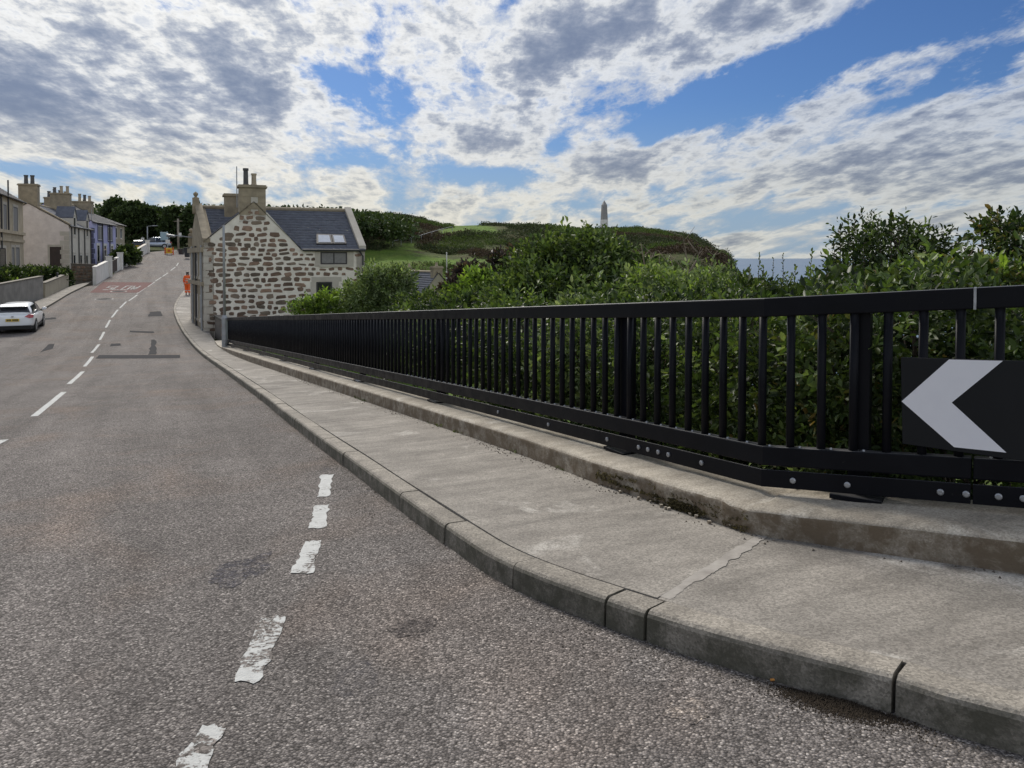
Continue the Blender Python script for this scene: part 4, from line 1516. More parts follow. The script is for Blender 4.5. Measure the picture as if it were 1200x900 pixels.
# roof of the cross gable
back = he2 * 4.4
gl, gr = V2(HA, zEl + 0.05), hw(352.5, 292.4) + Vector((0, 0, 0.05))
apu = ap + Vector((0, 0, 0.06))
slates('slates', house, gl + hn * 0.05, gl + back, apu + hn * 0.05, apu + back, M_SLATE)
slates('slates', house, gr + back, gr + hn * 0.05, apu + back, apu + hn * 0.05, M_SLATE)
# pale skew stones up both end gables
for (a, b, d) in ((C1, mid1, he1), (C0, mid0, -he1)):
    a3 = V2(a, zE + 0.02) if a is C1 else V2(a, zEl)
    b3 = V2(b, zRm + 0.1)
    up = Vector((0, 0, 0.2))
    mb = MB(); mb.box(a3 - d * 0.30 + hn * 0.02, (b3 - a3), d * 0.36, up)
    mb.build('skew_coping', M_QUOIN if a is C1 else M_CHIM, house)
for k, (a, h) in enumerate(((0.50, 0.75), (0.86, 0.45))):
    c = C0 + hef * (H_D * a)
    zt = zRm + 0.25 if k == 0 else zE + 0.7
    mb = MB(); mb.cbox((c.x, c.y, zt - 0.5), 0.34, 0.34, 0.5 + h * 0.45, math.atan2(he1.y, he1.x))
    mb.lathe((c.x, c.y, zt + h * 0.45), [(0.15, 0), (0.06, 0.06), (0.13, 0.16), (0.13, 0.24), (0.0, 0.34)], 8)
    mb.build('finial', M_CHIM, house)
# gutter and pipe of the wing
mb = MB(); a = hw(354, 292.6) + hn * 0.16; b = V2(C1, a.z) + hn * 0.16
mb.tube([a - Vector((0, 0, 0.02)), b - Vector((0, 0, 0.02))], 0.06, 8)
mb.tube([b + (a - b).normalized() * 0.35, b + (a - b).normalized() * 0.12 + Vector((0, 0, -0.35)) - hn * 0.06, b + (a - b).normalized() * 0.12 + Vector((0, 0, -3.4)) - hn * 0.06], 0.045, 8)
mb.build('gutter', M_DARKSTEEL, house)
# windows
def hs(u): return s_on(HA, HB, u)
wu = (hs(375.5), hs(406.7), z_on(HA, HB, 391, 309.7), z_on(HA, HB, 391, 295.2))
wl = (hs(370.4), hs(389), z_on(HA, HB, 380, 351.7), z_on(HA, HB, 380, 330.3))
for (s0, s1, z0, z1), gl_, np_ in ((wu, M_BLIND, 2), (wl, M_WIN, 1)):
    f = opening(house, HA, HB, s0, s1, z0, z1, M_WINFR, gl_, panes=np_, sill=M_QUOIN)
    mb = MB()
    A3 = Vector((HA[0], HA[1], 0))
    q = 0.24
    zt = z1 + 0.26 if np_ == 1 else zE - 0.05
    for (a, b, c, e) in ((s0 - q - 0.05, s0 - 0.01, z0 - 0.12, z1 + 0.01), (s1 + 0.01, s1 + q + 0.1, z0 - 0.12, z1 + 0.01), (s0 - q, s1 + q + (0.25 if np_ == 1 else 0.1), z1 + 0.012, zt)):
        if e - c > 0.03: mb.box(A3 + he1 * a + Vector((0, 0, c)), he1 * (b - a), (0, 0, e - c), hn * 0.018)
    mb.build('surround', M_QUOIN, f)
# skylights in the wing roof
rn = (f1 - f0).cross(V2(mid0, zRm) - f0).normalized()
if rn.z < 0: rn = -rn


def roof_pt(u, v):
    d = pix_dir(u, v)
    o = Vector((0, 0, EYE))
    t = (f1 - o).dot(rn) / d.dot(rn)
    return o + d * t

for q in (((371.8, 286.6), (388.8, 286.6), (386.5, 277.1), (371.7, 276.6)), ((391.3, 286.6), (404.9, 286.6), (402.3, 277.6), (389.0, 277.1))):
    pts = [roof_pt(*p) for p in q]
    c = sum(pts, Vector()) / 4
    mb = MB(); mb.prism([c + (p - c) * 1.13 + rn * 0.02 for p in pts], rn * 0.09)
    f = mb.build('skylight', M_WINFR, house)
    mb = MB(); mb.prism([c + (p - c) * 0.86 + rn * 0.112 for p in pts], rn * 0.006)
    mb.build('pane', M_SKYGL, f)
# chimney on the gable, a lower stack behind, aerial pole
cz1 = z_on(HA, HB, 296, 216.5)
cc = hw(296, 240) - hn * 0.425
cw = (hw(311.4, 240) - hw(280.2, 240)).length
chimney(house, (cc.x, cc.y), he1, cw, 0.85, ap.z - 1.0, cz1, [(-0.29, M_POTD, 1.1), (0.10, M_POTB, 0.78)], cap=0.14, potr=0.125, poth=0.78)
for k in range(4):
    z = cz1 - 0.30 - 0.31 * k
    for j, (a, b) in enumerate(((0, .42), (.44, .70), (.72, 1.0)) if k % 2 else ((0, .28), (.30, .62), (.64, 1.0))):
        mb = MB(); mb.box(V2(cc, 0) - he1 * cw / 2 + hn * 0.425 + he1 * cw * a + Vector((0, 0, z - 0.3)) , he1 * cw * (b - a), hn * 0.012, (0, 0, 0.285))
        mb.build('stone_block', M_QUOIN if (k, j) in ((1, 1), (3, 1)) else M_CHIM, house)
c2 = P(272, 240, 41.3)
z2 = P(272, 227.5, 41.3).z
chimney(house, (c2.x, c2.y), he1, 0.80, 0.9, zRm - 1.2, z2, [], cap=0.14)
pz = P(277.3, 195, 40.0)
mb = MB(); mb.tube([(pz.x, pz.y, z2 - 0.8), (pz.x, pz.y, pz.z)], 0.025, 6); mb.build('aerial_pole', M_GALV, house)
# street face: pipes, a bracket lamp arm
for fpos, m in ((0.07, M_GALV), (0.45, M_DARKSTEEL), (0.70, M_GALV)):
    nrm = Vector((-hef.y, hef.x, 0))
    p = C0 + hef * (H_D * fpos) + nrm * 0.08
    mb = MB(); mb.tube([(p.x, p.y, h_z0), (p.x, p.y, zE + 0.2)], 0.055, 8); mb.build('downpipe', m, house)
nrm = Vector((-hef.y, hef.x, 0))
for z0_, z1_, a0, a1 in ((zE - 0.15, zE + 0.1, 0.0, 1.0), (h_z0 + 2.75, h_z0 + 2.95, 0.0, 1.0)):
    p = C0 + hef * (H_D * a0)
    mb = MB(); mb.box(V2(p, z0_), hef * (H_D * (a1 - a0)), nrm * 0.13, (0, 0, z1_ - z0_)); mb.build('string_course', M_CHIM, house)
for k in range(3):
    p = C0 + hef * (0.9 + 1.9 * k)
    for z0_ in (h_z0 + 1.0, h_z0 + 3.2):
        A_ = (p + hef * 0.9) ; B_ = p
        opening(house, (A_.x, A_.y), (B_.x, B_.y), 0, 0.9, z0_, z0_ + 1.25, M_WINWH, M_WIN, sill=M_QUOIN)
p = C0 + hef * (H_D * 0.8)
mb = MB(); mb.tube([V2(p, EYE + 1.15) , V2(p, EYE + 1.25) + nrm * 0.9], 0.035, 6); mb.tube([V2(p, EYE + 1.2) + nrm * 0.85, V2(p, EYE + 1.26) + nrm * 1.3], [0.06, 0.09], 8)
mb.build('lamp_bracket', M_GALV, house)

# the rubble stones of the gable and the wing, each a stone of its own
def stone_mesh(k, mat):
    r_ = random.Random(100 + k)
    n = 8
    base, top = [], []
    for i in range(n):
        w = 2 * math.pi * i / n + r_.uniform(-0.25, 0.25)
        # squarish rounded outline
        cx, cz = math.cos(w), math.sin(w)
        m = max(abs(cx), abs(cz)) ** 0.75
        rr_ = r_.uniform(0.84, 1.06) / m
        base.append((0.5 * cx * rr_, 0.0, 0.5 * cz * rr_))
        top.append((0.41 * cx * rr_, -1.0 * r_.uniform(0.75, 1.15), 0.40 * cz * rr_))
    mb = MB()
    fs = [(i, (i + 1) % n, n + (i + 1) % n, n + i) for i in range(n)] + [tuple(range(n, 2 * n))]
    mb.faces(base + top, fs)
    me = mb.mesh('stone', mat)
    bm = bmesh.new(); bm.from_mesh(me); bmesh.ops.recalc_face_normals(bm, faces=bm.faces); bm.to_mesh(me); bm.free()
    return me
STONES = [stone_mesh(k, M_STONE if k % 3 else M_STONEG) for k in range(12)]
rot_z = math.atan2(he1.y, he1.x)
A3 = Vector((HA[0], HA[1], 0))
wall_len = (C1 - C0).length
s_l, s_r = 0.0, hs(352.5)
s_ap = hs(297.5)
def wall_top(s):
    if s < s_ap: return zEl + (ap.z - zEl) * s / s_ap
    if s < s_r: return ap.z + (zE - ap.z) * (s - s_ap) / (s_r - s_ap)
    return zE
z = h_z0 + 0.45
n_st = 0
chim_l, chim_r = hs(280), hs(312)
while z < ap.z:
    rowh = random.uniform(0.215, 0.295)
    s = random.uniform(0.02, 0.25)
    while s < wall_len - 0.15:
        wing = s > s_r - 0.15
        w = random.uniform(0.22, 0.62) if not wing else random.uniform(0.18, 0.48)
        hgt = rowh * random.uniform(0.62, 1.02) if not wing else rowh * random.uniform(0.45, 0.85)
        gap = random.uniform(0.03, 0.12) if not wing else random.uniform(0.06, 0.17)
        cs, cz = s + w / 2, z + rowh / 2 + random.uniform(-0.05, 0.05)
        ok = cz + hgt / 2 < wall_top(s + 0.04) - 0.06 and cz + hgt / 2 < wall_top(s + w) - 0.06 and s + w < wall_len - 0.06
        if cz + hgt / 2 > zRm + 0.05 and chim_l < cs < chim_r: ok = False
        for (a, b, c, e), q in ((wu, 0.20), (wl, 0.26)):
            if s + w > a - q and s < b + q + 0.15 and cz + hgt / 2 > c - 0.14 and cz - hgt / 2 < e + 0.30: ok = False
        if wl[1] < s + w and s < wl[1] + 1.0 and cz < wl[3] + 0.5: ok = ok and random.random() < 0.85
        if wing and random.random() < 0.06: ok = False
        if ok and n_st < 300:
            o = bpy.data.objects.new('stone', random.choice(STONES))
            p = A3 + he1 * cs + Vector((0, 0, cz))
            o.location = p - org(front)
            o.rotation_euler = (0, random.uniform(-0.16, 0.16), rot_z)
            o.scale = (w, random.uniform(0.014, 0.03), hgt)
            link(o, front); n_st += 1
        s += w + gap
    z += rowh * random.uniform(1.0, 1.1)
quoins(house, HA, (he1.x, he1.y), (hef.x, hef.y), h_z0 + 0.3, zEl - 0.2, M_QUOIN, 0.36, 0.42, 0.24, 0.022)

# low wall in front of the house corner
lw0 = G(262.5, 394.5, PAVE); lw1 = G(241, 379, PAVE); lw2 = G(234, 366, PAVE)
lw = thing('low_wall', (lw0[0], lw0[1], zroad(*lw0)), 'knee-high rubble wall with a flat cope at the foot of the stone cottage', 'wall')
LWP = [(lw0[0] + 3.4, lw0[1] + 0.9), lw0, lw1, lw2]
for i in range(3):
    a, b = Vector((*LWP[i], 0)), Vector((*LWP[i + 1], 0))
    d = (b - a).normalized(); n = Vector((-d.y, d.x, 0)) * -1
    za, zb_ = zroad(a.x, a.y) + PAVE, zroad(b.x, b.y) + PAVE
    h = 0.66
    ins = d * (0.0 if i else 0)
    q = [a - Vector((0, 0, -za + 0.4)), b - Vector((0, 0, -zb_ + 0.4)), b + n * 0.38 - Vector((0, 0, -zb_ + 0.4)), a + n * 0.38 - Vector((0, 0, -za + 0.4))]
    mb = MB(); mb.hexa(q, [p + Vector((0, 0, h + 0.4)) for p in q]); mb.build('wall_body', M_RUBBLE, lw)
    q = [a - n * 0.04 + Vector((0, 0, za + h + 0.002 * i)), b - n * 0.04 + Vector((0, 0, zb_ + h + 0.002 * i)), b + n * 0.42 + Vector((0, 0, zb_ + h)), a + n * 0.42 + Vector((0, 0, za + h))]
    mb = MB(); mb.hexa(q, [p + Vector((0, 0, 0.09)) for p in q]); mb.build('cope', M_KERB, lw)
    # face stones
    L = (b - a).length
    for r_ in range(3):
        s = random.uniform(0, 0.15)
        while s < L - 0.2:
            w = random.uniform(0.22, 0.45)
            o = bpy.data.objects.new('stone', random.choice(STONES))
            zz = za + (zb_ - za) * (s + w / 2) / L + 0.11 + 0.21 * r_
            o.location = a + d * (s + w / 2) + Vector((0, 0, zz)) - n * 0.001 - org(lw)
            o.rotation_euler = (0, 0, math.atan2(-d.y, -d.x) if n.dot(Vector((d.y, -d.x, 0))) < 0 else math.atan2(d.y, d.x))
            o.scale = (w, 0.03, 0.18)
            link(o, lw); s += w + 0.04

# ------------------------------------------------------------------ houses up the left side of the street
def px_window(root, A, B, u0, u1, v0, v1, **kw):
    s0, s1 = s_on(A, B, u0), s_on(A, B, u1)
    um = (u0 + u1) / 2
    return opening(root, A, B, min(s0, s1), max(s0, s1), z_on(A, B, um, v1), z_on(A, B, um, v0), **kw)

# A: two-storey house at the edge of the photo
a_far = P(28, 300, 64.0)
exA = Vector((-0.40, 0.917, 0)).normalized()
LA = 13.5
a_near = a_far - exA * LA
zgA = zroad(a_far.x, a_far.y) - 0.5
hA = thing('town_house', (a_near.x, a_near.y, zgA), 'two-storey buff stone house at the left edge with dark upper windows', 'house')
eyA = Vector((-exA.y, exA.x, 0))
zEA = P(28, 236.5, 64).z
ptA = block_house(hA, (a_near.x, a_near.y), exA[:2], eyA[:2], LA, 8.0, zgA, zEA, zEA + 2.6, M_ASHLAR, M_SLATEB)
FA, FB = (a_near.x, a_near.y), (a_far.x, a_far.y)
for (u0, u1, v0, v1) in ((4.5, 8.3, 240, 271), (16.2, 21.3, 243, 272.5)):
    px_window(hA, FA, FB, u0, u1, v0, v1, fr=M_WINFR, glass=M_BLIND, surround=M_QUOIN, sill=M_QUOIN)
px_window(hA, FA, FB, -3, 6.5, 290.5, 314, name='door', fr=M_BROWND, glass=M_WIN, surround=M_QUOIN)
for (u0, u1) in ((13.6, 16.6), (18.4, 22.6)):
    px_window(hA, FA, FB, u0, u1, 290, 312, fr=M_WINFR, glass=M_BLIND, surround=M_QUOIN, sill=M_QUOIN)
for v0, v1, pr in ((272.8, 276.2, 0.16), (281.5, 284.6, 0.10)):
    z1_ = P(28, v0, 64).z; z0_ = P(28, v1, 64).z
    mb = MB(); mb.box(ptA(0, 0, z0_), exA * LA, -eyA * pr, (0, 0, z1_ - z0_)); mb.build('string_course', M_ASHLAR, hA)
downpipe(hA, FA, FB, s_on(FA, FB, 9.6), zEA - 2.6, zEA + 1.2)
downpipe(hA, FA, FB, s_on(FA, FB, 1.2), zgA + 3.6, zEA)

# B: cottage with pinkish gable end
b0_ = P(81, 300, 70.0)
exB = Vector((-0.32, 0.95, 0)).normalized(); eyB = Vector((-exB.y, exB.x, 0))
zgB = zroad(b0_.x, b0_.y) - 0.3
zEB = P(81, 264, 70).z; WB = 6.4
apB = b0_ + eyB * WB / 2
zRB = EYE + (302.6 - 238.5) / 900 * apB.y
LB = 10.2
hB = thing('gable_house', (b0_.x, b0_.y, zgB), 'pinkish stone house whose blank gable end has one dark boarded opening', 'house')
ptB = block_house(hB, b0_[:2], exB[:2], eyB[:2], LB, WB, zgB, zEB, zRB, M_PALE, M_SLATE, gable_mats=(M_PINK, M_PINK))
GA, GB = (b0_ + eyB * WB)[:2], b0_[:2]
px_window(hB, GA, GB, 58.5, 72, 289.3, 312, name='boarded_door', fr=M_BROWND, glass=M_BROWND, surround=M_QUOIN)
quoins(hB, b0_[:2], exB[:2], eyB[:2], zgB + 0.2, zEB - 0.2, M_QUOIN, 0.42, 0.75, 0.42, 0.03)
for d_, s_ in ((0, 1),):
    a = ptB(-0.02, -0.1, zEB + 0.0); b = ptB(-0.02, WB / 2, zRB + 0.06)
    mb = MB(); mb.box(a, b - a, exB * 0.34, (0, 0, 0.16)); mb.build('skew_coping', M_CHIM, hB)
    a = ptB(-0.02, WB + 0.1, zEB + 0.0)
    mb = MB(); mb.box(a, b - a, exB * 0.34, (0, 0, 0.16)); mb.build('skew_coping', M_CHIM, hB)
c = ptB(0.45, WB / 2, 0)
zt = EYE + (302.6 - 216) / 900 * c.y
chimney(hB, c[:2], eyB[:2], 1.5, 0.85, zRB - 0.9, zt, [(-0.28, M_POTD, 1.0), (0.22, M_POTD, 1.0)], poth=0.8, potr=0.17)
c = ptB(LB - 0.5, WB / 2 - 0.6, 0)
zt = EYE + (302.6 - 226.5) / 900 * c.y
chimney(hB, c[:2], eyB[:2], 1.75, 0.9, zRB - 1.4, zt, [(-0.6, M_POTB, 1.0), (-0.05, M_POTB, 1.0), (0.55, M_POTD, 0.8)], poth=0.72, potr=0.15)
BA, BB = b0_[:2], (b0_ + exB * LB)[:2]
for s0 in (1.7, 4.6, 7.4):
    zw = zEB + (1.15 if s0 != 4.6 else 0.0)
    opening(hB, BA, BB, s0, s0 + 0.95, zgB + 1.1, zgB + 2.7, M_WINWH, M_WIN, sill=M_QUOIN, surround=M_QUOIN)
    if s0 == 4.6: continue
    mb = MB()
    A_ = ptB(s0 - 0.45, -0.06, zEB - 1.0)
    w = 1.85
    mb.prism([A_, A_ + exB * w, A_ + exB * w + Vector((0, 0, 1.7)), A_ + exB * w / 2 + Vector((0, 0, 2.75)), A_ + Vector((0, 0, 1.7))], eyB * 1.4)
    dm = mb.build('dormer', M_PALE, hB)
    mb = MB()
    for sg in (0, 1):
        e_ = A_ + exB * (w * sg) + Vector((0, 0, 1.7)); t_ = A_ + exB * w / 2 + Vector((0, 0, 2.75))
        mb.box(e_ - eyB * 0.08 + Vector((0, 0, 0.012)), t_ - e_, eyB * 1.5, (0, 0, 0.09))
    mb.build('dormer_roof', M_SLATE, dm)
    A2_, B2_ = A_[:2], (A_ + exB * w)[:2]
    opening(hB, A2_, B2_, 0.5, 1.35, zEB - 0.85, zEB + 0.85, M_WINWH, M_WIN, surround=M_QUOIN)
for s0 in (0.9, 3.9, 6.6, 9.6):
    downpipe(hB, BA, BB, s0, zgB, zEB - 0.15)

# C: lilac house
c0_ = P(108.5, 300, 81.5)
exC = Vector((-0.25, 0.968, 0)).normalized(); eyC = Vector((-exC.y, exC.x, 0))
zgC = zroad(c0_.x, c0_.y) - 0.3
zEC = P(108, 259.5, 81.5).z; LC, WC_ = 10.0, 8.0
hC = thing('lilac_house', (c0_.x, c0_.y, zgC), 'lilac painted house with dark corner stones and a brown slate roof', 'house')
ptC = block_house(hC, c0_[:2], exC[:2], eyC[:2], LC, WC_, zgC, zEC, zEC + 2.1, M_LILAC, M_SLATEB)
CA, CB = c0_[:2], (c0_ + exC * LC)[:2]
quoins(hC, c0_[:2], exC[:2], eyC[:2], zgC + 0.3, zEC - 0.2, M_NAVY, 0.55, 0.9, 0.5, 0.03)
for s0 in (1.8, 4.6, 7.6):
    opening(hC, CA, CB, s0, s0 + 1.0, zgC + 1.0, zgC + 2.9, M_WINWH, M_WIN, sill=M_NAVY, surround=M_WHITEW)
for s0 in (2.2, 6.4):
    opening(hC, CA, CB, s0, s0 + 1.9, zEC - 1.9, zEC - 0.35, M_WINWH, M_BLIND, panes=2, sill=M_NAVY, surround=M_NAVY)
for s0 in (3.9, 7.0): downpipe(hC, CA, CB, s0, zgC, zEC - 0.1)
for k, (s0, n) in enumerate(((0.4, 4), (LC - 0.6, 3))):
    c = ptC(s0, WC_ / 2 - 0.6, 0)
    zt = EYE + (302.6 - (231.5 if k == 0 else 236)) / 900 * c.y
    chimney(hC, c[:2], eyC[:2], 2.2, 0.95, zEC + 0.8, zt, [(-0.8 + 0.52 * q, M_POTB if q % 2 == 0 else M_POTD, 0.85 + 0.15 * (q % 3)) for q in range(n)], poth=0.75, potr=0.16)
mb = MB(); p = ptC(0.2, 0.1, 0); mb.tube([(p.x, p.y, zEC), (p.x, p.y, zEC + 1.3)], 0.03, 6); mb.build('aerial_pole', M_GALV, hC)

# D: tan house beyond
d0_ = P(133, 300, 92.3)
exD = Vector((-0.26, 0.966, 0)).normalized(); eyD = Vector((-exD.y, exD.x, 0))
zgD = zroad(d0_.x, d0_.y) - 0.4
zED = P(140, 262, 92.3).z
hD = thing('tan_house', (d0_.x, d0_.y, zgD), 'tan rendered house end just past the lilac house', 'house')
ptD = block_house(hD, d0_[:2], exD[:2], eyD[:2], 6.0, 7.5, zgD, zED, zED + 1.5, M_TANREND, M_SLATEB)
DA, DB = d0_[:2], (d0_ + exD * 6.0)[:2]
for s0 in (1.0, 3.6):
    for z0_ in (zgD + 1.2, zED - 1.7):
        opening(hD, DA, DB, s0, s0 + 0.9, z0_, z0_ + 1.3, M_WINWH, M_WIN, sill=M_QUOIN)

# ------------------------------------------------------------------ pavement and walls on the far side of the street
lk = [G(-60, 395), G(-10, 386), G(25, 372), G(53, 362), G(80, 346), G(99, 336.5)]
lkc = catmull(lk, 6)
def wall_line(u, Y): 
    p = P(u, 300, Y); return (p.x, p.y)
lwl = [(-29.5, 34), (-30.2, 40), wall_line(10, 47), wall_line(51, 55), wall_line(82, 64), wall_line(108, 69.0)]
lwc = catmull(lwl, 6)
fp_root = thing('far_pavement', (0, 0, 0), 'narrow pavement with a stone kerb on the far side of the street', None, kind='structure')
mb = MB()
for i in range(len(lkc) - 1):
    a, b, c, d = lkc[i], lkc[i + 1], lwc[i + 1], lwc[i]
    q = [(p[0], p[1], zroad(*p) + 0.12) for p in (a, b, c, d)]
    mb.face(q)
mb.build('pavement_top', M_SLAB, fp_root)
mb = MB()
for i in range(len(lkc) - 1):
    a, b = Vector((*lkc[i], zroad(*lkc[i]))), Vector((*lkc[i + 1], zroad(*lkc[i + 1])))
    n = (b - a).cross(Vector((0, 0, 1))).normalized()
    q = [a - Vector((0, 0, .1)), b - Vector((0, 0, .1)), b - n * 0.14 - Vector((0, 0, .1)), a - n * 0.14 - Vector((0, 0, .1))]
    mb.hexa(q, [p + Vector((0, 0, 0.228)) for p in q])
mb.build('kerb_line', M_KERB, fp_root)
# rising ground strip between the street walls and the houses
mb = MB()


def street_wall(name, pts, h, mat, label, cope=None, thick=0.28, cope_h=0.08, piers=(), pier_mat=None, cat='wall'):
    p0 = pts[0]
    root = thing(name, (p0[0], p0[1], zroad(*p0)), label, cat)
    c = catmull(pts, 6) if len(pts) > 2 else np.array(pts, float)
    for i in range(len(c) - 1):
        a, b = Vector((*c[i], 0)), Vector((*c[i + 1], 0))
        d = (b - a).normalized(); n = Vector((-d.y, d.x, 0))
        za, zb_ = zroad(a.x, a.y) - 0.3, zroad(b.x, b.y) - 0.3
        if i == 0: mbw, mbc = MB(), MB()
        q = [a + Vector((0, 0, za)), b + Vector((0, 0, zb_)), b + n * thick + Vector((0, 0, zb_)), a + n * thick + Vector((0, 0, za))]
        mbw.hexa(q, [p + Vector((0, 0, h + 0.42)) for p in q])
        q = [a - n * 0.04 + Vector((0, 0, za + h + 0.42)), b - n * 0.04 + Vector((0, 0, zb_ + h + 0.42)), b + n * (thick + 0.04) + Vector((0, 0, zb_ + h + 0.42)), a + n * (thick + 0.04) + Vector((0, 0, za + h + 0.42))]
        mbc.hexa(q, [p + Vector((0, 0, cope_h)) for p in q])
    mbw.build('wall_body', mat, root)
    mbc.build('cope', cope or mat, root)
    for k, p in enumerate(piers):
        mb = MB(); mb.cbox((p[0], p[1], zroad(*p) - 0.2), 0.5, 0.5, h + 0.75, 0.3); mb.cbox((p[0], p[1], zroad(*p) + h + 0.55), 0.6, 0.6, 0.1, 0.3)
        mb.build('pier', pier_mat or mat, root)
    return root

street_wall('roughcast_wall', [(-27.6, 30), (-29.2, 37), (-30.6, 44), wall_line(50, 55)], 1.50, M_GREYREND, 'tall grey roughcast garden wall behind the white parked car', M_KERB)
w1 = wall_line(52.5, 55.3)
street_wall('roughcast_wall', [w1, wall_line(66, 59.5), wall_line(80, 64.5)], 1.0, M_TANREND, 'lower pale wall continuing past the tall grey one, below a hedge', M_KERB)
g0 = wall_line(83, 69.3); g1 = wall_line(111.5, 69.0)
rw = street_wall('rubble_wall', [g0, g1], 1.45, M_RUBBLE, 'short brown rubble wall facing down the street below the pinkish gable', M_RUBBLE)
L = math.dist(g0, g1); d = Vector((g1[0] - g0[0], g1[1] - g0[1], 0)).normalized(); n = Vector((-d.y, d.x, 0))
for r_ in range(5):
    s = random.uniform(0, 0.2)
    while s < L - 0.3:
        w = random.uniform(0.25, 0.5)
        o = bpy.data.objects.new('stone', random.choice(STONES))
        p = Vector((g0[0], g0[1], 0)) + d * (s + w / 2)
        o.location = Vector((p.x, p.y, zroad(p.x, p.y) + 0.2 + 0.28 * r_)) - org(rw)
        o.rotation_euler = (0, 0, math.atan2(d.y, d.x)); o.scale = (w, 0.04, 0.24)
        link(o, rw); s += w + 0.05
q0 = G(113, 333); q1 = G(128, 324)
street_wall('white_wall', [q0, q1], 1.35, M_WHITEW, 'white painted garden wall starting at the rubble wall', M_WHITEW, piers=[q1], pier_mat=M_WHITEW)
q2, q3 = G(137.5, 318), G(141, 316)
gate_a = thing('garden_gate', (q1[0], q1[1], zroad(*q1)), 'brown timber garden gate in the gap of the white wall', 'gate')
def gate(root, a, b, h):
    a, b = Vector((*a, zroad(*a) + 0.1)), Vector((*b, zroad(*b) + 0.1))
    d = b - a; n = Vector((-d.y, d.x, 0)).normalized()
    for k in range(7):
        mb = MB(); mb.box(a + d * (k / 7 + 0.01), d * (1 / 7 - 0.02), n * 0.05, (0, 0, h)); mb.build('board', M_BROWND, root)
    mb = MB(); mb.box(a + n * 0.052 + Vector((0, 0, 0.2)), d, n * 0.04, (0, 0, 0.1)); mb.box(a + n * 0.052 + Vector((0, 0, h - 0.3)), d, n * 0.04, (0, 0, 0.1)); mb.build('rail', M_BROWND, root)
gate(gate_a, G(129.5, 323), q2, 1.25)
street_wall('white_wall', [q2, q3], 1.2, M_WHITEW, 'short white wall with a thick pier between two brown gates', M_WHITEW, piers=[q3])
q4, q5, q6 = G(146, 312.5), G(158, 306), G(173, 296)
gate_b = thing('garden_gate', (q3[0], q3[1], zroad(*q3)), 'second brown garden gate, further up the white wall', 'gate')
gate(gate_b, G(142, 315.3), q4, 1.2)
street_wall('white_wall', [q4, q5, q6], 1.05, M_WHITEW, 'long low white wall running up to the top of the street', M_PALE, piers=[q4, q5, q6])
# ------------------------------------------------------------------ foliage
def unit(v):
    return v / np.maximum(np.linalg.norm(v, axis=-1, keepdims=True), 1e-9)


def leaf_faces(base, axis, L, W, fold=0.25):
    """folded diamond leaves: base (N,3), axis (N,3), L and W (N,)"""
    N = len(base)
    rnd = rng.normal(size=(N, 3)); rnd[:, 2] += 0.9
    wdir = unit(np.cross(axis, rnd)); nrm = np.cross(wdir, axis)
    L = L[:, None]; W = W[:, None]
    m1 = base + axis * L * 0.30 - nrm * L * 0.03; m2 = base + axis * L * 0.68 - nrm * L * 0.05
    tip = base + axis * L - nrm * L * rng.uniform(0.02, 0.24, (N, 1))
    a = wdir * W * 0.44; b = wdir * W * 0.46; c = nrm * W * fold
    v = np.stack([base, m1 + a + c, m2 + b * 0.92 + c, tip, m2 - b * 0.92 + c, m1 - a + c], 1).reshape(-1, 3)
    k = np.arange(N)[:, None] * 6
    f = np.concatenate([k + np.array([[0, 3, 2, 1]]), k + np.array([[0, 5, 4, 3]])], 0)
    return v, f


def sprigs(p, d, length, nleaf, L, W, spread=1.0):
    """leafy shoots: base p, direction d, nleaf leaves each set in a spiral"""
    N = len(p)
    d = unit(d)
    a = unit(np.cross(d, rng.normal(size=(N, 3)))); b = np.cross(d, a)
    t = (np.arange(nleaf) + 0.5) / nleaf
    ph = rng.uniform(0, 6.28, (N, 1)) + np.arange(nleaf)[None, :] * 2.4 + rng.normal(0, 0.3, (N, nleaf))
    rad = a[:, None, :] * np.cos(ph)[..., None] + b[:, None, :] * np.sin(ph)[..., None]
    tilt = (np.radians(68) * (1 - 0.55 * t))[None, :] * spread + rng.normal(0, 0.15, (N, nleaf))
    ax = d[:, None, :] * np.cos(tilt)[..., None] + rad * np.sin(tilt)[..., None]
    ln = np.asarray(length).reshape(-1, 1) * np.ones((N, 1))
    base = p[:, None, :] + d[:, None, :] * (ln * t[None, :])[..., None]
    LL = L * rng.uniform(0.7, 1.2, (N, nleaf)) * rng.choice([0.6, 0.8, 1.0, 1.15, 1.4], (N, 1)); WW = W / L * LL * rng.uniform(0.8, 1.15, (N, nleaf))
    return leaf_faces(base.reshape(-1, 3), ax.reshape(-1, 3), LL.ravel(), WW.ravel())


def lump(dirs, seed):
    u = np.arctan2(dirs[:, 0], dirs[:, 1]); w = dirs[:, 2]
    return 0.62 + 0.46 * vnoise(u * 2.2 + 10, w * 2.4, 1.0, seed) + 0.22 * vnoise(u * 5 + 30, w * 5, 1.0, seed + 3)


def crown_points(c, r, n, seed, lo=0.45):
    d = unit(rng.normal(size=(n, 3)))
    q = rng.uniform(lo ** 2, 1.0, n) ** 0.5
    p = np.array(c) + d * np.array(r) * (q * lump(d, seed))[:, None]
    return p, d


def stems(mb, foot, tops, r0):
    foot = Vector(foot)
    for t in tops:
        t = Vector(t)
        m = foot.lerp(t, 0.5) + Vector((random.uniform(-.1, .1), random.uniform(-.1, .1), 0.1)) * (t - foot).length
        mb.tube([foot, foot.lerp(m, 0.6), m, t], [r0, r0 * 0.75, r0 * 0.5, r0 * 0.15], 6)


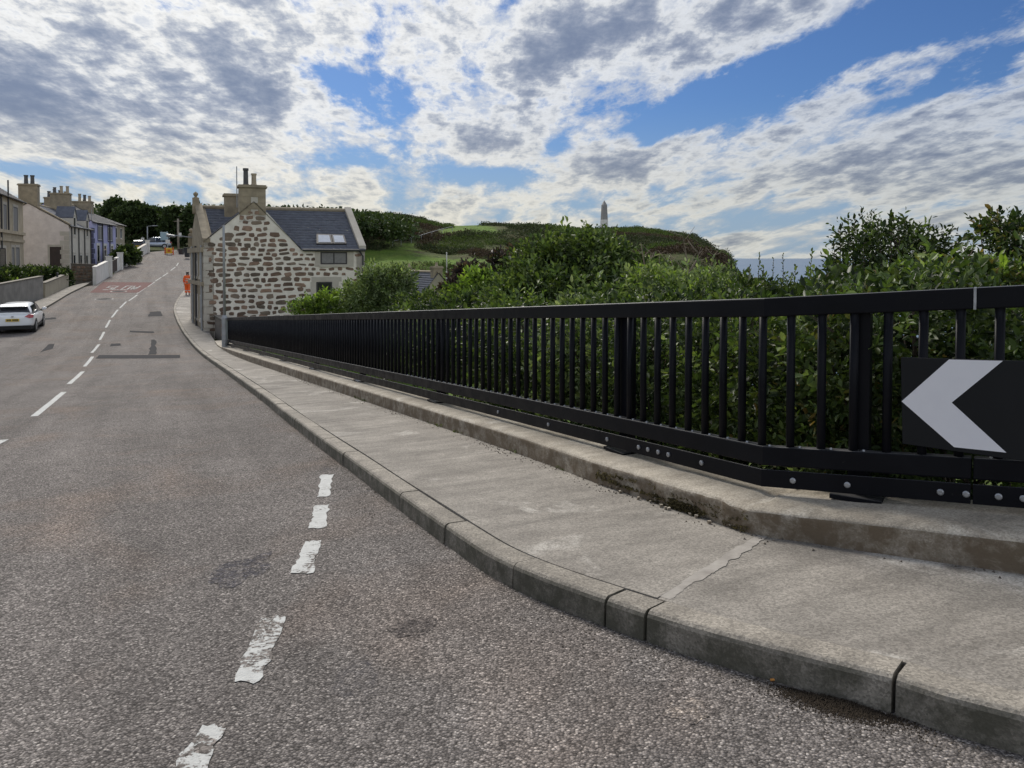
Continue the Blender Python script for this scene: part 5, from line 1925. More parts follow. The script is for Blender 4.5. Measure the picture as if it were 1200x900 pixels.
def shrub(name, label, blobs, n, leafL, leafW, mats, foot_z, nleaf=8, ln=0.2, up=0.5, cat='shrub', group=None, shoots=(), r0=0.03, lo=0.45, second=None):
    """bush: blobs = list of (centre, radii); leaves on shoots through each blob's outer volume; branching stems"""
    leafL, leafW = leafL * 0.84, leafW * 0.84
    c0 = np.mean([b[0] for b in blobs], axis=0)
    n = int(n * 1.12)
    root = thing(name, (float(c0[0]), float(c0[1]), foot_z), label, cat, group)
    vol = np.array([b[1][0] * b[1][1] + b[1][0] * b[1][2] + b[1][1] * b[1][2] for b in blobs]); vol = vol / vol.sum()
    parts = {0: [], 1: []}
    tops = []
    for k, ((c, r), w) in enumerate(zip(blobs, vol)):
        m = int(n * w)
        p, d = crown_points(c, r, m, k * 7 + len(name) + int(abs(c[0]) * 13) % 50, lo)
        dd = d + np.array((0, 0, up)) + rng.normal(0, 0.35, d.shape)
        sel = rng.random(m) < (0.0 if second is None else 0.32)
        for q, s_ in ((0, ~sel), (1, sel)):
            if s_.any():
                parts[q].append(sprigs(p[s_], dd[s_], ln * rng.uniform(0.6, 1.3, s_.sum()), nleaf, leafL, leafW))
        for q in range(3):
            tops.append(np.array(c) + np.array(r) * rng.normal(0, 0.4, 3))
    if len(shoots):
        sp = np.array([s_[0] for s_ in shoots], float); sd = np.array([s_[1] for s_ in shoots], float); sl = np.array([s_[2] for s_ in shoots], float)
        parts[0].append(sprigs(sp, sd, sl, 13, leafL, leafW, 0.85))
    for q, mt in ((0, mats), (1, second)):
        if not parts[q]: continue
        off, V_, F_ = 0, [], []
        for v, f in parts[q]:
            V_.append(v); F_.append(f + off); off += len(v)
        mesh_np('foliage', np.concatenate(V_), np.concatenate(F_), mt, root)
    mb = MB()
    stems(mb, (c0[0], c0[1], foot_z), tops, r0)
    for s_ in shoots:
        p = Vector(s_[0]); d = Vector(s_[1]).normalized()
        mb.tube([p - d * 0.25, p + d * s_[2] * 0.98], [0.006, 0.002], 5)
    for (c, r) in blobs:
        for q in range(5):
            dd_ = Vector((random.gauss(0, .5), random.gauss(0, .3), random.uniform(.2, 1))).normalized()
            a_ = Vector(c) - Vector((0, 0, r[2] * .5)); b_ = Vector(c) + Vector((dd_.x * r[0], dd_.y * r[1], dd_.z * r[2])) * random.uniform(.8, 1.05)
            mb.tube([a_, a_.lerp(b_, .5) + Vector((0, 0, .03)), b_], [r0 * .3, r0 * .2, r0 * .08], 5)
    mb.build('stem', M_BARK, root, smooth=True)
    return root


def blob(u, v, Y, ru, rv, ry=None):
    """crown blob seen at the photo point (u, v), Y metres off, half-size ru x rv photo points"""
    p = P(u, v, Y)
    k = Y / FPX
    return ((p.x, p.y, p.z), (ru * k, ry or max(ru * k * 0.8, 0.3), rv * k))


def shoots_at(lst, Y):
    out = []
    for u, v0, v1 in lst:
        a, b = P(u, v0, Y), P(u + random.uniform(-4, 4), v1, Y + random.uniform(-.1, .1))
        out.append((tuple(a), tuple(b - a), (b - a).length))
    return out

# on the bank right behind the railing
def bank(s, off, h, r):
    p = rail_pt(s, off)
    if s >= 0: r = (r[1], r[0], r[2])      # the bank runs mostly along Y here
    return ((p.x, p.y, p.z + h), r)

BG = 'bushes on the bank behind the railing'
shrub('shrub', 'glossy green bush behind the black chevron board', [bank(-0.7, 0.85, -0.45, (0.85, 0.5, 0.55)), bank(-1.6, 0.95, -0.5, (0.8, 0.5, 0.55)), bank(-1.0, 0.9, -1.05, (0.9, 0.5, 0.4))], 1230, 0.067, 0.033, L_GLOSSY, -2.2, group=BG, second=L_MID)
shrub('shrub', 'glossy green bush between the balusters just left of the post nearest the chevron board', [bank(0.15, 0.80, -0.55, (0.60, 0.42, 0.52)), bank(0.35, 0.85, -1.1, (0.65, 0.45, 0.45))], 943, 0.064, 0.032, L_GLOSSY, -2.4, group=BG, second=L_AUTUMN)
shrub('shrub', 'dense green bush behind the balusters where the railing bends', [bank(1.15, 0.85, -0.55, (0.62, 0.42, 0.55)), bank(1.2, 0.85, -1.15, (0.65, 0.45, 0.45))], 943, 0.064, 0.032, L_MID, -2.4, group=BG, second=L_GLOSSY)
shrub('shrub', 'dark green bush behind the balusters next to the double post', [bank(2.2, 0.9, -0.5, (0.65, 0.48, 0.58)), bank(2.3, 0.9, -1.1, (0.7, 0.5, 0.45))], 943, 0.064, 0.032, L_GLOSSY, -2.6, group=BG, second=L_DARK)
shrub('shrub', 'leafy bush behind the railing a little downhill of the double post', [bank(3.5, 1.0, -0.45, (0.8, 0.55, 0.6)), bank(3.6, 1.0, -1.1, (0.8, 0.5, 0.45))], 902, 0.079, 0.038, L_GLOSSY, -2.8, group=BG, second=L_PALE)
shrub('shrub', 'bush behind the closely set balusters halfway along the railing', [bank(5.3, 1.1, -0.45, (0.95, 0.6, 0.6)), bank(5.4, 1.1, -1.1, (0.9, 0.5, 0.45))], 820, 0.084, 0.041, L_MID, -3.0, group=BG, second=L_GLOSSY)
shrub('shrub', 'lowest bush behind the far half of the railing, mostly hidden by balusters', [bank(8.0, 1.2, -0.55, (1.3, 0.7, 0.62)), bank(10.5, 1.5, -0.6, (1.4, 0.7, 0.6))], 1066, 0.102, 0.051, L_DARK, -3.4, group=BG, second=L_MID)

shrub('shrub', 'dark shaded bush further back on the bank, seen deep between the balusters', [bank(-0.6, 1.7, -0.7, (1.2, 0.5, 0.75)), bank(0.8, 1.8, -0.7, (1.2, 0.5, 0.75)), bank(2.4, 1.9, -0.7, (1.3, 0.5, 0.75)), bank(4.4, 2.0, -0.7, (1.5, 0.6, 0.75))], 2132, 0.096, 0.051, L_DARK, -3.2, group=BG)

# bushes that rise above the hand rail
Y8 = 7.2
shrub('tall_shrub', 'tall dark glossy bush standing against the sky above the right half of the railing',
      [blob(1008, 312, Y8, 30, 24), blob(1060, 308, Y8 + .2, 40, 30), blob(1105, 318, Y8 + .1, 26, 20), blob(1040, 347, Y8, 78, 26), blob(1012, 284, Y8, 22, 14), blob(1050, 282, Y8, 20, 13), blob(1088, 296, Y8, 18, 12)],
      760, 0.060, 0.028, L_DARK, -2.5, nleaf=8, ln=0.20, up=1.0, second=L_GLOSSY, lo=0.15,
      shoots=shoots_at([(1012, 285, 242), (1048, 282, 250), (1070, 285, 266), (1090, 296, 270), (985, 305, 266), (1118, 305, 280), (1030, 290, 258), (1000, 295, 254), (1130, 322, 296), (1020, 280, 248), (1058, 285, 256), (978, 312, 284), (1100, 300, 276), (1080, 290, 272)], Y8))
shrub('tall_shrub', 'dark leafy bush at the right edge rising over the hand rail beyond the pale joint',
      [blob(1195, 290, 6.6, 34, 26), blob(1215, 320, 6.6, 45, 30), blob(1180, 272, 6.6, 20, 11), blob(1230, 345, 6.4, 60, 30)], 620, 0.060, 0.031, L_DARK, -2.2, ln=0.17, lo=0.2, second=L_AUTUMN,
      shoots=shoots_at([(1172, 285, 258), (1190, 275, 254), (1160, 300, 268)], 6.6))
shrub('shrub', 'low bush with yellow and brown leaves over the rail left of its pale joint',
      [blob(1130, 340, 6.2, 50, 20), blob(1085, 335, 6.3, 35, 18), blob(1170, 335, 6.1, 30, 22)], 620, 0.066, 0.033, L_AUTUMN, -2.2, ln=0.14, second=L_BRIGHT)
shrub('shrub', 'bush with thin upright leafy shoots in front of the strip of sea',
      [blob(900, 360, 7.6, 55, 24), blob(950, 361, 7.5, 45, 22), blob(860, 358, 7.9, 50, 24)], 950, 0.055, 0.026, L_MID, -2.8, ln=0.15, up=0.9, second=L_GLOSSY,
      shoots=shoots_at([(888, 335, 298), (905, 340, 302), (918, 335, 297), (930, 342, 312), (948, 332, 294), (958, 345, 318), (876, 340, 312), (868, 345, 322), (980, 342, 322), (898, 345, 312)], 7.6))
shrub('shrub', 'loose pale green bush with bare twigs in front of the brown hillside',
      [blob(810, 352, 9.5, 50, 26), blob(770, 345, 9.8, 45, 28), blob(842, 348, 9.3, 36, 24), blob(835, 362, 9, 45, 20)], 1000, 0.07, 0.034, L_PALE, -3.2, ln=0.18, up=0.9, second=L_BRIGHT,
      shoots=shoots_at([(838, 330, 300), (820, 335, 305), (852, 330, 306)], 9.4))
Y4 = 13.0
shrub('tall_shrub', 'big rounded mid green bush rising above the middle of the railing',
      [blob(690, 318, Y4, 50, 34), blob(640, 325, Y4 + .3, 46, 34), blob(725, 330, Y4, 36, 32), blob(672, 345, Y4 - .3, 85, 30), blob(625, 350, Y4, 45, 26), blob(655, 300, Y4, 28, 18), blob(700, 296, Y4, 26, 16)],
      2700, 0.10, 0.047, L_MID, -4.2, nleaf=8, ln=0.3, up=0.7, second=L_GLOSSY, r0=0.05,
      shoots=shoots_at([(668, 300, 274), (650, 305, 282), (700, 295, 278), (718, 305, 288), (632, 310, 290), (735, 315, 298), (608, 325, 302)], Y4))
shrub('shrub', 'bright yellow-green bush between the purple bush and the big rounded one', [blob(562, 344, 19, 18, 20), blob(545, 352, 19, 16, 12)], 420, 0.14, 0.07, L_BRIGHT, -4.6, ln=0.3, second=L_MID)
shrub('shrub', 'dark purple-leaved bush right of the cottage down in the valley', [blob(540, 345, 23, 17, 17), blob(550, 328, 23.3, 13, 13), blob(530, 358, 23, 18, 8)], 560, 0.16, 0.08, L_PURPLE, -5.2, ln=0.35)
shrub('shrub', 'second dark purple bush, higher and further off, left of the big rounded bush', [blob(590, 322, 30, 18, 18), blob(605, 312, 30, 22, 15), blob(580, 335, 30, 16, 14)], 520, 0.2, 0.1, L_PURPLE, -6, ln=0.4, second=L_DARK)
shrub('shrub', 'grey-green willow-like bush beside the end wall of the stone cottage', [blob(455, 345, 29, 26, 26), blob(430, 352, 29, 26, 20), blob(470, 332, 29.3, 14, 16), blob(440, 330, 29.4, 14, 12)], 1100, 0.17, 0.055, L_PALE, -5, ln=0.4, up=0.8, second=L_MID)
shrub('shrub', 'low bright green bush under the lower window of the stone cottage', [blob(395, 358, 30, 30, 13), blob(365, 361, 30, 24, 9), blob(415, 350, 30, 16, 12)], 900, 0.13, 0.065, L_BRIGHT, -5, ln=0.28, up=0.6, second=L_MID)
shrub('shrub', 'mixed green bush filling the gap under the purple bushes', [blob(500, 360, 21, 34, 10), blob(560, 364, 17, 40, 14), blob(600, 352, 16, 30, 16)], 700, 0.12, 0.058, L_MID, -4.8, ln=0.3, second=L_DARK)
# bare twiggy stems
def dead_bush(label, stems_px, Y, foot_z):
    p0 = P(*stems_px[0][0], Y)
    root = thing('bare_shrub', (p0.x, p0.y, foot_z), label, 'shrub')
    for line in stems_px:
        mb = MB()
        pts = [P(u + random.uniform(-1, 1), v, Y + random.uniform(-.15, .15)) for u, v in line]
        mb.tube(pts, [0.016 * (1 - 0.75 * i / (len(pts) - 1)) for i in range(len(pts))], 5)
        for i in range(1, len(pts)):
            for k in range(3):
                a = pts[i - 1].lerp(pts[i], random.random())
                d = Vector((random.uniform(-1, 1), random.uniform(-.4, .4), random.uniform(0.1, 1.1))) * random.uniform(0.1, 0.26)
                mb.tube([a, a + d * 0.5 + Vector((0, 0, -.01)), a + d], [0.006, 0.004, 0.002], 4)
        mb.build('branch', M_TWIG, root, smooth=True)
dead_bush('bare pale twigs standing up out of the bushes in front of the hill', [[(810, 350), (806, 320), (803, 290), (800, 276)], [(806, 322), (816, 305), (822, 290)], [(800, 345), (790, 320), (786, 300)], [(815, 350), (828, 325), (838, 300), (842, 288)], [(826, 352), (818, 330), (812, 310)]], 9.9, -3.5)
dead_bush('two thin bare stems above the left of the pale bush', [[(762, 350), (757, 315), (752, 286)], [(758, 320), (764, 305), (766, 296)], [(772, 350), (775, 330), (771, 312)]], 10.5, -3.6)
dead_bush('thin leafless twigs between the tall dark bush and the right edge', [[(1150, 345), (1140, 315), (1128, 290)], [(1145, 330), (1158, 310), (1163, 294)], [(1140, 340), (1136, 325), (1139, 312)]], 6.9, -2.4)

# gardens up the left side
shrub('hedge', 'clipped dark hedge behind the tall grey wall at the left edge', [blob(8, 327, 53, 16, 11), blob(30, 325, 57, 14, 8), blob(-12, 332, 51, 18, 12), blob(18, 333, 54, 18, 8)], 1100, 0.22, 0.12, L_DARK, -1.6, ln=0.4, cat='hedge', second=L_MID)
shrub('hedge', 'leafy dark hedge in front of the pinkish gable', [blob(58, 325, 63, 14, 8), blob(73, 326, 65.5, 10, 8), blob(44, 323, 61, 9, 7)], 900, 0.22, 0.12, L_DARK, -1.6, ln=0.4, cat='hedge', second=L_GLOSSY)
shrub('shrub', 'bright rounded garden bush at the left edge, low behind the grey wall', [blob(8, 336, 51.5, 15, 7)], 420, 0.16, 0.08, L_MID, -1.3, ln=0.3, second=L_BRIGHT)
shrub('shrub', 'dark bush behind the white walls beside the tan house', [blob(147, 299, 86, 8, 7), blob(156, 300, 90, 6, 5), blob(140, 302, 84, 5, 5)], 420, 0.42, 0.22, L_DARK, -1.0, ln=0.5, second=L_MID)

# ------------------------------------------------------------------ hillside scrub, trees and wood
def hill_hit(u, v, r0=40.0):
    d = pix_dir(u, v)
    t = r0
    while t < 320:
        x, y, z = d.x * t, d.y * t, EYE + d.z * t
        if z < float(land(x, y)): return Vector((x, y, float(land(x, y))))
        t += 0.4
    return None

nc = 70000
cu, cr = rng.uniform(300, 905, nc), np.sqrt(rng.uniform(66 ** 2, 212 ** 2, nc))
cx = (cu - 600) / FPX; cx, cy = cr * cx / np.sqrt(1 + cx ** 2), cr / np.sqrt(1 + cx ** 2)
cz = land(cx, cy)
gv = grassy(cx, cy, cz) + (vnoise(cx, cy, 11, 4) - 0.5) * 1.5
keep = (gv < 0.36 + 0.10 * rng.random(nc)) & (cz > SEA_Z + 1) & (rng.random(nc) < np.clip(vnoise(cx, cy, 4.5, 6) * 1.35, 0.2, 1))
cx, cy, cz = cx[keep], cy[keep], cz[keep]
ncl = len(cx)
per = 16
size = rng.uniform(0.45, 1.15, ncl) * (0.6 + 0.8 * vnoise(cx, cy, 8, 7))
d = unit(rng.normal(size=(ncl, per, 3)) + np.array((0, 0, 0.5)))
d[..., 2] = np.abs(d[..., 2])
base = np.stack([cx, cy, cz - 0.1], 1)[:, None, :] + d * size[:, None, None] * rng.uniform(0.4, 1.0, (ncl, per, 1)) * np.array((1.0, 1.0, 0.9))
ax = unit(d + rng.normal(0, 0.5, d.shape))
LL = (size[:, None] * rng.uniform(0.16, 0.36, (ncl, per))).ravel()
v, f = leaf_faces(base.reshape(-1, 3), ax.reshape(-1, 3), LL, LL * 0.75)
sel = np.repeat(vnoise(cx, cy, 14, 8) > 0.62, per)
print('scrub clumps', ncl)
fm = np.concatenate([sel, sel])
sel2 = np.repeat(vnoise(cx, cy, 10, 15) > 0.55, per)
L_GORSEG = leaf_mat('leaf_green_scrub', (0.085, 0.125, 0.035), (0.05, 0.08, 0.022), (0.12, 0.15, 0.045), 0.75, 0.2)
L_BROWN = leaf_mat('leaf_brown_heather', (0.085, 0.06, 0.042), (0.045, 0.033, 0.022), (0.13, 0.09, 0.065), 0.8, 0.1)
scr = mesh_np('gorse_scrub', v, f, [L_GORSE, L_BROWN, L_GORSEG])
scr.data.polygons.foreach_set('material_index', np.where(fm, 1, np.where(np.concatenate([sel2, sel2]), 2, 0)).astype(np.int32))
tag(scr, 'dark gorse and heather covering the headland', 'scrub', kind='stuff')

# wood at the top of the street: trees one can tell apart in front, a mass behind
def far_tree(label, u, v_top, Y, w_px, group='trees at the top of the street'):
    x = P(u, 300, Y).x
    zgnd = float(max(land(x, Y), zroad(x, Y) - 0.3 if Y < 125 else -9))
    zt = P(u, v_top, Y).z
    k = Y / FPX
    r = w_px * k / 2
    H = zt - zgnd
    root = thing('tree', (x, Y, zgnd), label, 'tree', group)
    bl = []
    nb = 7
    for i in range(nb):
        a = random.uniform(0, 6.28); q = random.uniform(0.2, 0.62) * r
        zc = zgnd + H * random.uniform(0.35, 0.80)
        bl.append(((x + q * math.cos(a), Y + q * math.sin(a), zc), (r * random.uniform(.42, .62), r * random.uniform(.42, .62), H * random.uniform(.16, .24))))
    bl.append(((x, Y, zgnd + H * 0.86), (r * .5, r * .5, H * .15)))
    bl.append(((x, Y, zgnd + H * 0.35), (r * .85, r * .7, H * .3)))
    V_, F_, off = [], [], 0
    for i, (c, rr_) in enumerate(bl):
        p, dd = crown_points(c, rr_, 260, i + int(u), 0.55)
        v, f = sprigs(p, dd + np.array((0, 0, .3)), rng.uniform(.4, .8, len(p)), 6, 0.45, 0.3)
        V_.append(v); F_.append(f + off); off += len(v)
    mesh_np('crown', np.concatenate(V_), np.concatenate(F_), L_WOOD, root)
    mb = MB(); stems(mb, (x, Y, zgnd - 0.3), [b[0] for b in bl], 0.22); mb.build('trunk', M_BARK, root, smooth=True)

far_tree('rounded dark tree just right of the tan house at the top of the street', 160, 240, 125, 44)
far_tree('dark tree left of the blue direction sign, behind the parked van', 182, 247, 128, 40)
far_tree('dark tree behind the tall wooden pole', 206, 246, 124, 36)
far_tree('dark tree between the pole and the finial of the stone cottage', 228, 246, 122, 34)
far_tree('tallest dark tree of the wood, its crown showing over the chimneys of the lilac house', 138, 236, 132, 36)
wu_ = rng.uniform(95, 480, 1500); wY = rng.uniform(140, 185, 1500)
wx = (wu_ - 600) / FPX * wY
vt = np.interp(wu_, [95, 140, 170, 200, 235, 330, 420, 480], [246, 243, 247, 246, 246, 250, 254, 262]) + rng.uniform(-2, 3, 1500)
wz = EYE + (302.6 - vt) / FPX * wY - rng.uniform(0, 1, 1500) ** 0.8 * np.where(wu_ < 260, 9.0, 2.0)
wz = np.maximum(wz, 1.5)
nb_ = 20
d = unit(rng.normal(size=(1500, nb_, 3)))
base = np.stack([wx, wY, wz], 1)[:, None, :] + d * rng.uniform(0.8, 2.3, (1500, nb_, 1)) * np.array((1.1, 1.1, 0.7))
LL = rng.uniform(0.5, 1.0, 1500 * nb_)
v, f = leaf_faces(base.reshape(-1, 3), unit(d + rng.normal(0, .6, d.shape)).reshape(-1, 3), LL, LL * 0.7)
wd = mesh_np('woodland', v, f, L_WOOD)
tag(wd, 'mass of dark green trees closing the top of the street', 'wood', kind='stuff')
# weeds along the foot of the plinth and kerb
# ------------------------------------------------------------------ vehicles
def car(name, label, base, heading, paint, L=4.3, W=1.78, H=1.44, group=None, rear_detail=True):
    """hatchback; base = centre on the street, heading = direction the bonnet points"""
    x0, y0 = base
    z0 = zroad(x0, y0)
    root = thing(name, (x0, y0, z0), label, 'car', group)
    hx, hy = math.cos(heading), math.sin(heading)
    slope = (zroad(x0 + hx * 1.3, y0 + hy * 1.3) - zroad(x0 - hx * 1.3, y0 - hy * 1.3)) / 2.6
    ps = math.atan(slope)
    ex = Vector((hx * math.cos(ps), hy * math.cos(ps), math.sin(ps))); ey = Vector((-hy, hx, 0)); ez = ex.cross(ey)
    o = Vector((x0, y0, z0))
    T = lambda x, y, z: o + ex * x + ey * y + ez * z
    # lower body: stations from tail (x=-L/2) to nose; each: x, half width, z bottom, z belt
    st = [(-0.50, 0.40, 0.42, 0.84), (-0.488, 0.455, 0.30, 0.93), (-0.44, 0.49, 0.25, 0.97), (-0.33, 0.50, 0.22, 0.95), (-0.15, 0.495, 0.20, 0.92), (0.10, 0.495, 0.20, 0.89),
          (0.26, 0.50, 0.21, 0.86), (0.38, 0.49, 0.22, 0.78), (0.46, 0.45, 0.24, 0.68), (0.495, 0.38, 0.32, 0.56)]
    rows = []
    for fx, fw, zb, zt in st:
        w = W * fw
        prof = [(0, zb), (w * 0.72, zb), (w * 0.95, zb + 0.06), (w, zb + (zt - zb) * 0.38), (w * 0.985, zb + (zt - zb) * 0.72), (w * 0.93, zt - 0.03), (w * 0.84, zt), (0, zt + 0.015)]
        full = [(-a, b) for a, b in prof[::-1][:-1]] + prof[:]
        rows.append([T(fx * L, a, b) for a, b in full])
    def loft(rows, name, mat, parent, smooth=True, sub=1):
        mb = MB()
        n = len(rows[0])
        vs = [p for r_ in rows for p in r_]
        fs = []
        for i in range(len(rows) - 1):
            for k in range(n - 1):
                fs.append((i * n + k, (i + 1) * n + k, (i + 1) * n + k + 1, i * n + k + 1))
            fs.append((i * n + n - 1, (i + 1) * n + n - 1, (i + 1) * n, i * n))
        fs.append(tuple(range(n))); e = (len(rows) - 1) * n
        fs.append(tuple(e + k for k in reversed(range(n))))
        mb.faces(vs, fs)
        ob = mb.build(name, mat, parent, smooth)
        bm = bmesh.new(); bm.from_mesh(ob.data); bmesh.ops.remove_doubles(bm, verts=bm.verts, dist=1e-5); bmesh.ops.recalc_face_normals(bm, faces=bm.faces); bm.to_mesh(ob.data); bm.free()
        if sub:
            m = ob.modifiers.new('s', 'SUBSURF'); m.levels = sub; m.render_levels = sub
        return ob
    body = loft(rows, 'body', paint, root)
    # cabin
    cb = [(-0.465, 0.40, 0.93, 0.99), (-0.43, 0.415, 0.93, 1.20), (-0.36, 0.40, 0.92, 0.968 * H), (-0.22, 0.39, 0.90, 0.995 * H), (-0.02, 0.385, 0.88, H), (0.08, 0.38, 0.87, 0.955 * H), (0.20, 0.40, 0.86, 1.10), (0.29, 0.42, 0.84, 0.87)]
    rows = []
    for fx, fw, zb, zt in cb:
        w = W * fw * 1.08
        wt_ = W * fw * (0.84 if zt > 1.15 else 0.98)
        prof = [(0, zb), (w, zb), (w * 0.985, zb + (zt - zb) * 0.35), (wt_ * 1.0, zt - min(0.05, (zt - zb) * .2)), (wt_ * 0.88, zt), (0, zt + 0.012)]
        full = [(-a, b) for a, b in prof[::-1][:-1]] + prof[:]
        rows.append([T(fx * L, a, b) for a, b in full])
    loft(rows, 'cabin', paint, root)
    # side windows, rear window, windscreen: thin panels proud of the cabin
    def panel(name, pts, mat, parent=root, t=0.012, nrm=None):
        pts = [T(*p) for p in pts]
        n = (pts[1] - pts[0]).cross(pts[2] - pts[0]).normalized()
        c = sum(pts, Vector()) / len(pts)
        if n.dot(c - T(0, 0, 0.75)) < 0: n = -n
        mb = MB(); mb.prism([p - n * 0.03 for p in pts], n * (0.03 + t))
        return mb.build(name, mat, parent)
    w = W / 2
    for sg in (-1, 1):
        yb, yt = sg * w * 0.885, sg * w * 0.735
        panel('side_window', [(-0.38 * L, yb * .99, 1.0), (-0.06 * L, yb, 0.97), (-0.06 * L, yt, H - 0.12), (-0.30 * L, yt, H - 0.13)], M_GLASS)
        panel('side_window', [(-0.04 * L, yb, 0.97), (0.20 * L, yb, 0.93), (0.09 * L, yt, H - 0.15), (-0.04 * L, yt, H - 0.12)], M_GLASS)
        mb = MB(); mb.cbox(T(0.17 * L, sg * (w + 0.10), 0.92), 0.12, 0.2, 0.14, heading); m_ = mb.build('mirror', paint, root); bevel(m_, 0.03, 2)
        panel('door_handle', [(-0.13 * L, sg * w * 0.985, 0.80), (-0.08 * L, sg * w * 0.985, 0.80), (-0.08 * L, sg * w * 0.985, 0.83), (-0.13 * L, sg * w * 0.985, 0.83)], paint, t=0.02)
        panel('sill_trim', [(-0.24 * L, sg * w * 0.955, 0.20), (0.22 * L, sg * w * 0.955, 0.20), (0.22 * L, sg * w * 0.975, 0.30), (-0.24 * L, sg * w * 0.975, 0.30)], M_TYRE, t=0.015)
    panel('rear_window', [(-0.452 * L, -w * 0.80, 1.03), (-0.452 * L, w * 0.80, 1.03), (-0.405 * L, w * 0.66, 1.29), (-0.405 * L, -w * 0.66, 1.29)], M_GLASS, t=0.03)
    panel('windscreen', [(0.272 * L, -w * 0.80, 0.92), (0.272 * L, w * 0.80, 0.92), (0.10 * L, w * 0.66, H - 0.10), (0.10 * L, -w * 0.66, H - 0.10)], M_GLASS, t=0.03)
    mb = MB(); mb.hexa([T(-0.46 * L, -w * .62, H - 0.13), T(-0.46 * L, w * .62, H - 0.13), T(-0.36 * L, w * .66, H - 0.06), T(-0.36 * L, -w * .66, H - 0.06)], [T(-0.465 * L, -w * .60, H - 0.10), T(-0.465 * L, w * .60, H - 0.10), T(-0.36 * L, w * .64, H - 0.015), T(-0.36 * L, -w * .64, H - 0.015)])
    sp_ = mb.build('spoiler', paint, root); bevel(sp_, 0.01, 2)
    # lights
    for sg in (-1, 1):
        pts = [(-0.494 * L, sg * w * 0.56, 0.84), (-0.494 * L, sg * w * 0.80, 0.76), (-0.475 * L, sg * w * 0.96, 0.79), (-0.46 * L, sg * w * 0.97, 0.93), (-0.485 * L, sg * w * 0.76, 0.95)]
        mb = MB(); q = [T(*p) for p in pts]; mb.prism([p + ex * 0.05 for p in q], -ex * 0.085); b_ = mb.build('tail_light', M_TAIL, root); bevel(b_, 0.008, 2)
        pts = [(0.455 * L, sg * w * 0.60, 0.60), (0.44 * L, sg * w * 0.88, 0.60), (0.40 * L, sg * w * 0.92, 0.72), (0.445 * L, sg * w * 0.62, 0.69)]
        mb = MB(); q = [T(*p) for p in pts]; mb.prism([p - ex * 0.05 for p in q], ex * 0.08); mb.build('headlight', M_SKYGL, root)
    mb = MB(); mb.hexa([T(-0.498 * L, -w * .86, 0.22), T(-0.498 * L, w * .86, 0.22), T(-0.40 * L, w * .93, 0.20), T(-0.40 * L, -w * .93, 0.20)], [T(-0.507 * L, -w * .84, 0.42), T(-0.507 * L, w * .84, 0.42), T(-0.40 * L, w * .955, 0.36), T(-0.40 * L, -w * .955, 0.36)])
    bp_ = mb.build('bumper', M_TYRE, root); bevel(bp_, 0.02, 2)
    mb = MB(); mb.box(T(-0.506 * L, -0.28, 0.62), ey * 0.56, -ex * 0.012, ez * 0.135); pl_ = mb.build('number_plate', M_PLATE, root)
    if rear_detail:
        mb = MB()
        x = -0.235
        for ch_w in (0.045, 0.05, 0.04, 0.05, 0.0, 0.05, 0.04, 0.05):
            if ch_w:
                mb.box(T(-0.506 * L - 0.0125, x, 0.645), ey * ch_w, -ex * 0.002, ez * 0.085)
            x += 0.06
        mb.build('plate_print', M_INK, pl_)
        mb = MB(); mb.lathe(T(-0.50 * L, 0, 0.865), [(0.001, 0), (0.05, 0.0), (0.05, 0.012), (0.0, 0.012)], 12)
        mb.box(T(-0.509 * L, -0.05, 0.84), ey * 0.1, -ex * 0.008, ez * 0.045); mb.build('boot_handle', M_RIM, root)
    # wheels
    for fx in (-0.31, 0.305):
        for sg in (-1, 1):
            c = T(fx * L, sg * (w - 0.11), 0.315)
            mb = MB(); r = 0.315
            mb.tube([c - ey * sg * 0.10, c - ey * sg * 0.09, c + ey * sg * 0.09, c + ey * sg * 0.105], [r * .93, r, r, r * .93], 24)
            wh = mb.build('wheel', M_TYRE, root, smooth=False)
            mb = MB(); mb.tube([c + ey * sg * 0.10, c + ey * sg * 0.112], [r * .68, r * .66], 20)
            for k in range(5):
                a = k * 2 * math.pi / 5
                d = ex * math.cos(a) + ez * math.sin(a); t_ = ex * -math.sin(a) + ez * math.cos(a)
                mb.box(c + ey * sg * 0.112 - t_ * 0.03, d * r * .62, t_ * 0.06, ey * sg * 0.012)
            mb.build('rim', M_RIM, wh)
            mb = MB(); mb.tube([c + ey * sg * 0.02 - ey * sg * 0.13, c + ey * sg * 0.111], 0.375, 24)
            mb.build('wheel_arch', M_TYRE, root)
    return root

hd = math.atan2(0.91, -0.415)
cr_, cl_ = P(37.0, 390, 37.2), P(-7, 390, 37.2)
cbase = ((cr_.x + cl_.x) / 2, 37.2)
cxm, cym = cbase[0] + math.cos(hd) * 2.15, cbase[1] + math.sin(hd) * 2.15
car('parked_car', 'white hatchback parked by the grey wall at the left edge', (cxm, cym), hd, M_CARW)
p = G(177, 291.5); car('parked_car', 'silver blue car at the top of the street under the trees', (p[0], p[1] + 1), R(200), M_CARS, L=4.6, W=1.8, H=1.62, group='cars at the top of the street', rear_detail=False)
p = G(167, 292.5); car('parked_car', 'dark car beside the silver blue one at the top of the street', (p[0], p[1] - 0.5), R(105), M_CARD, L=4.2, W=1.75, H=1.46, group='cars at the top of the street', rear_detail=False)

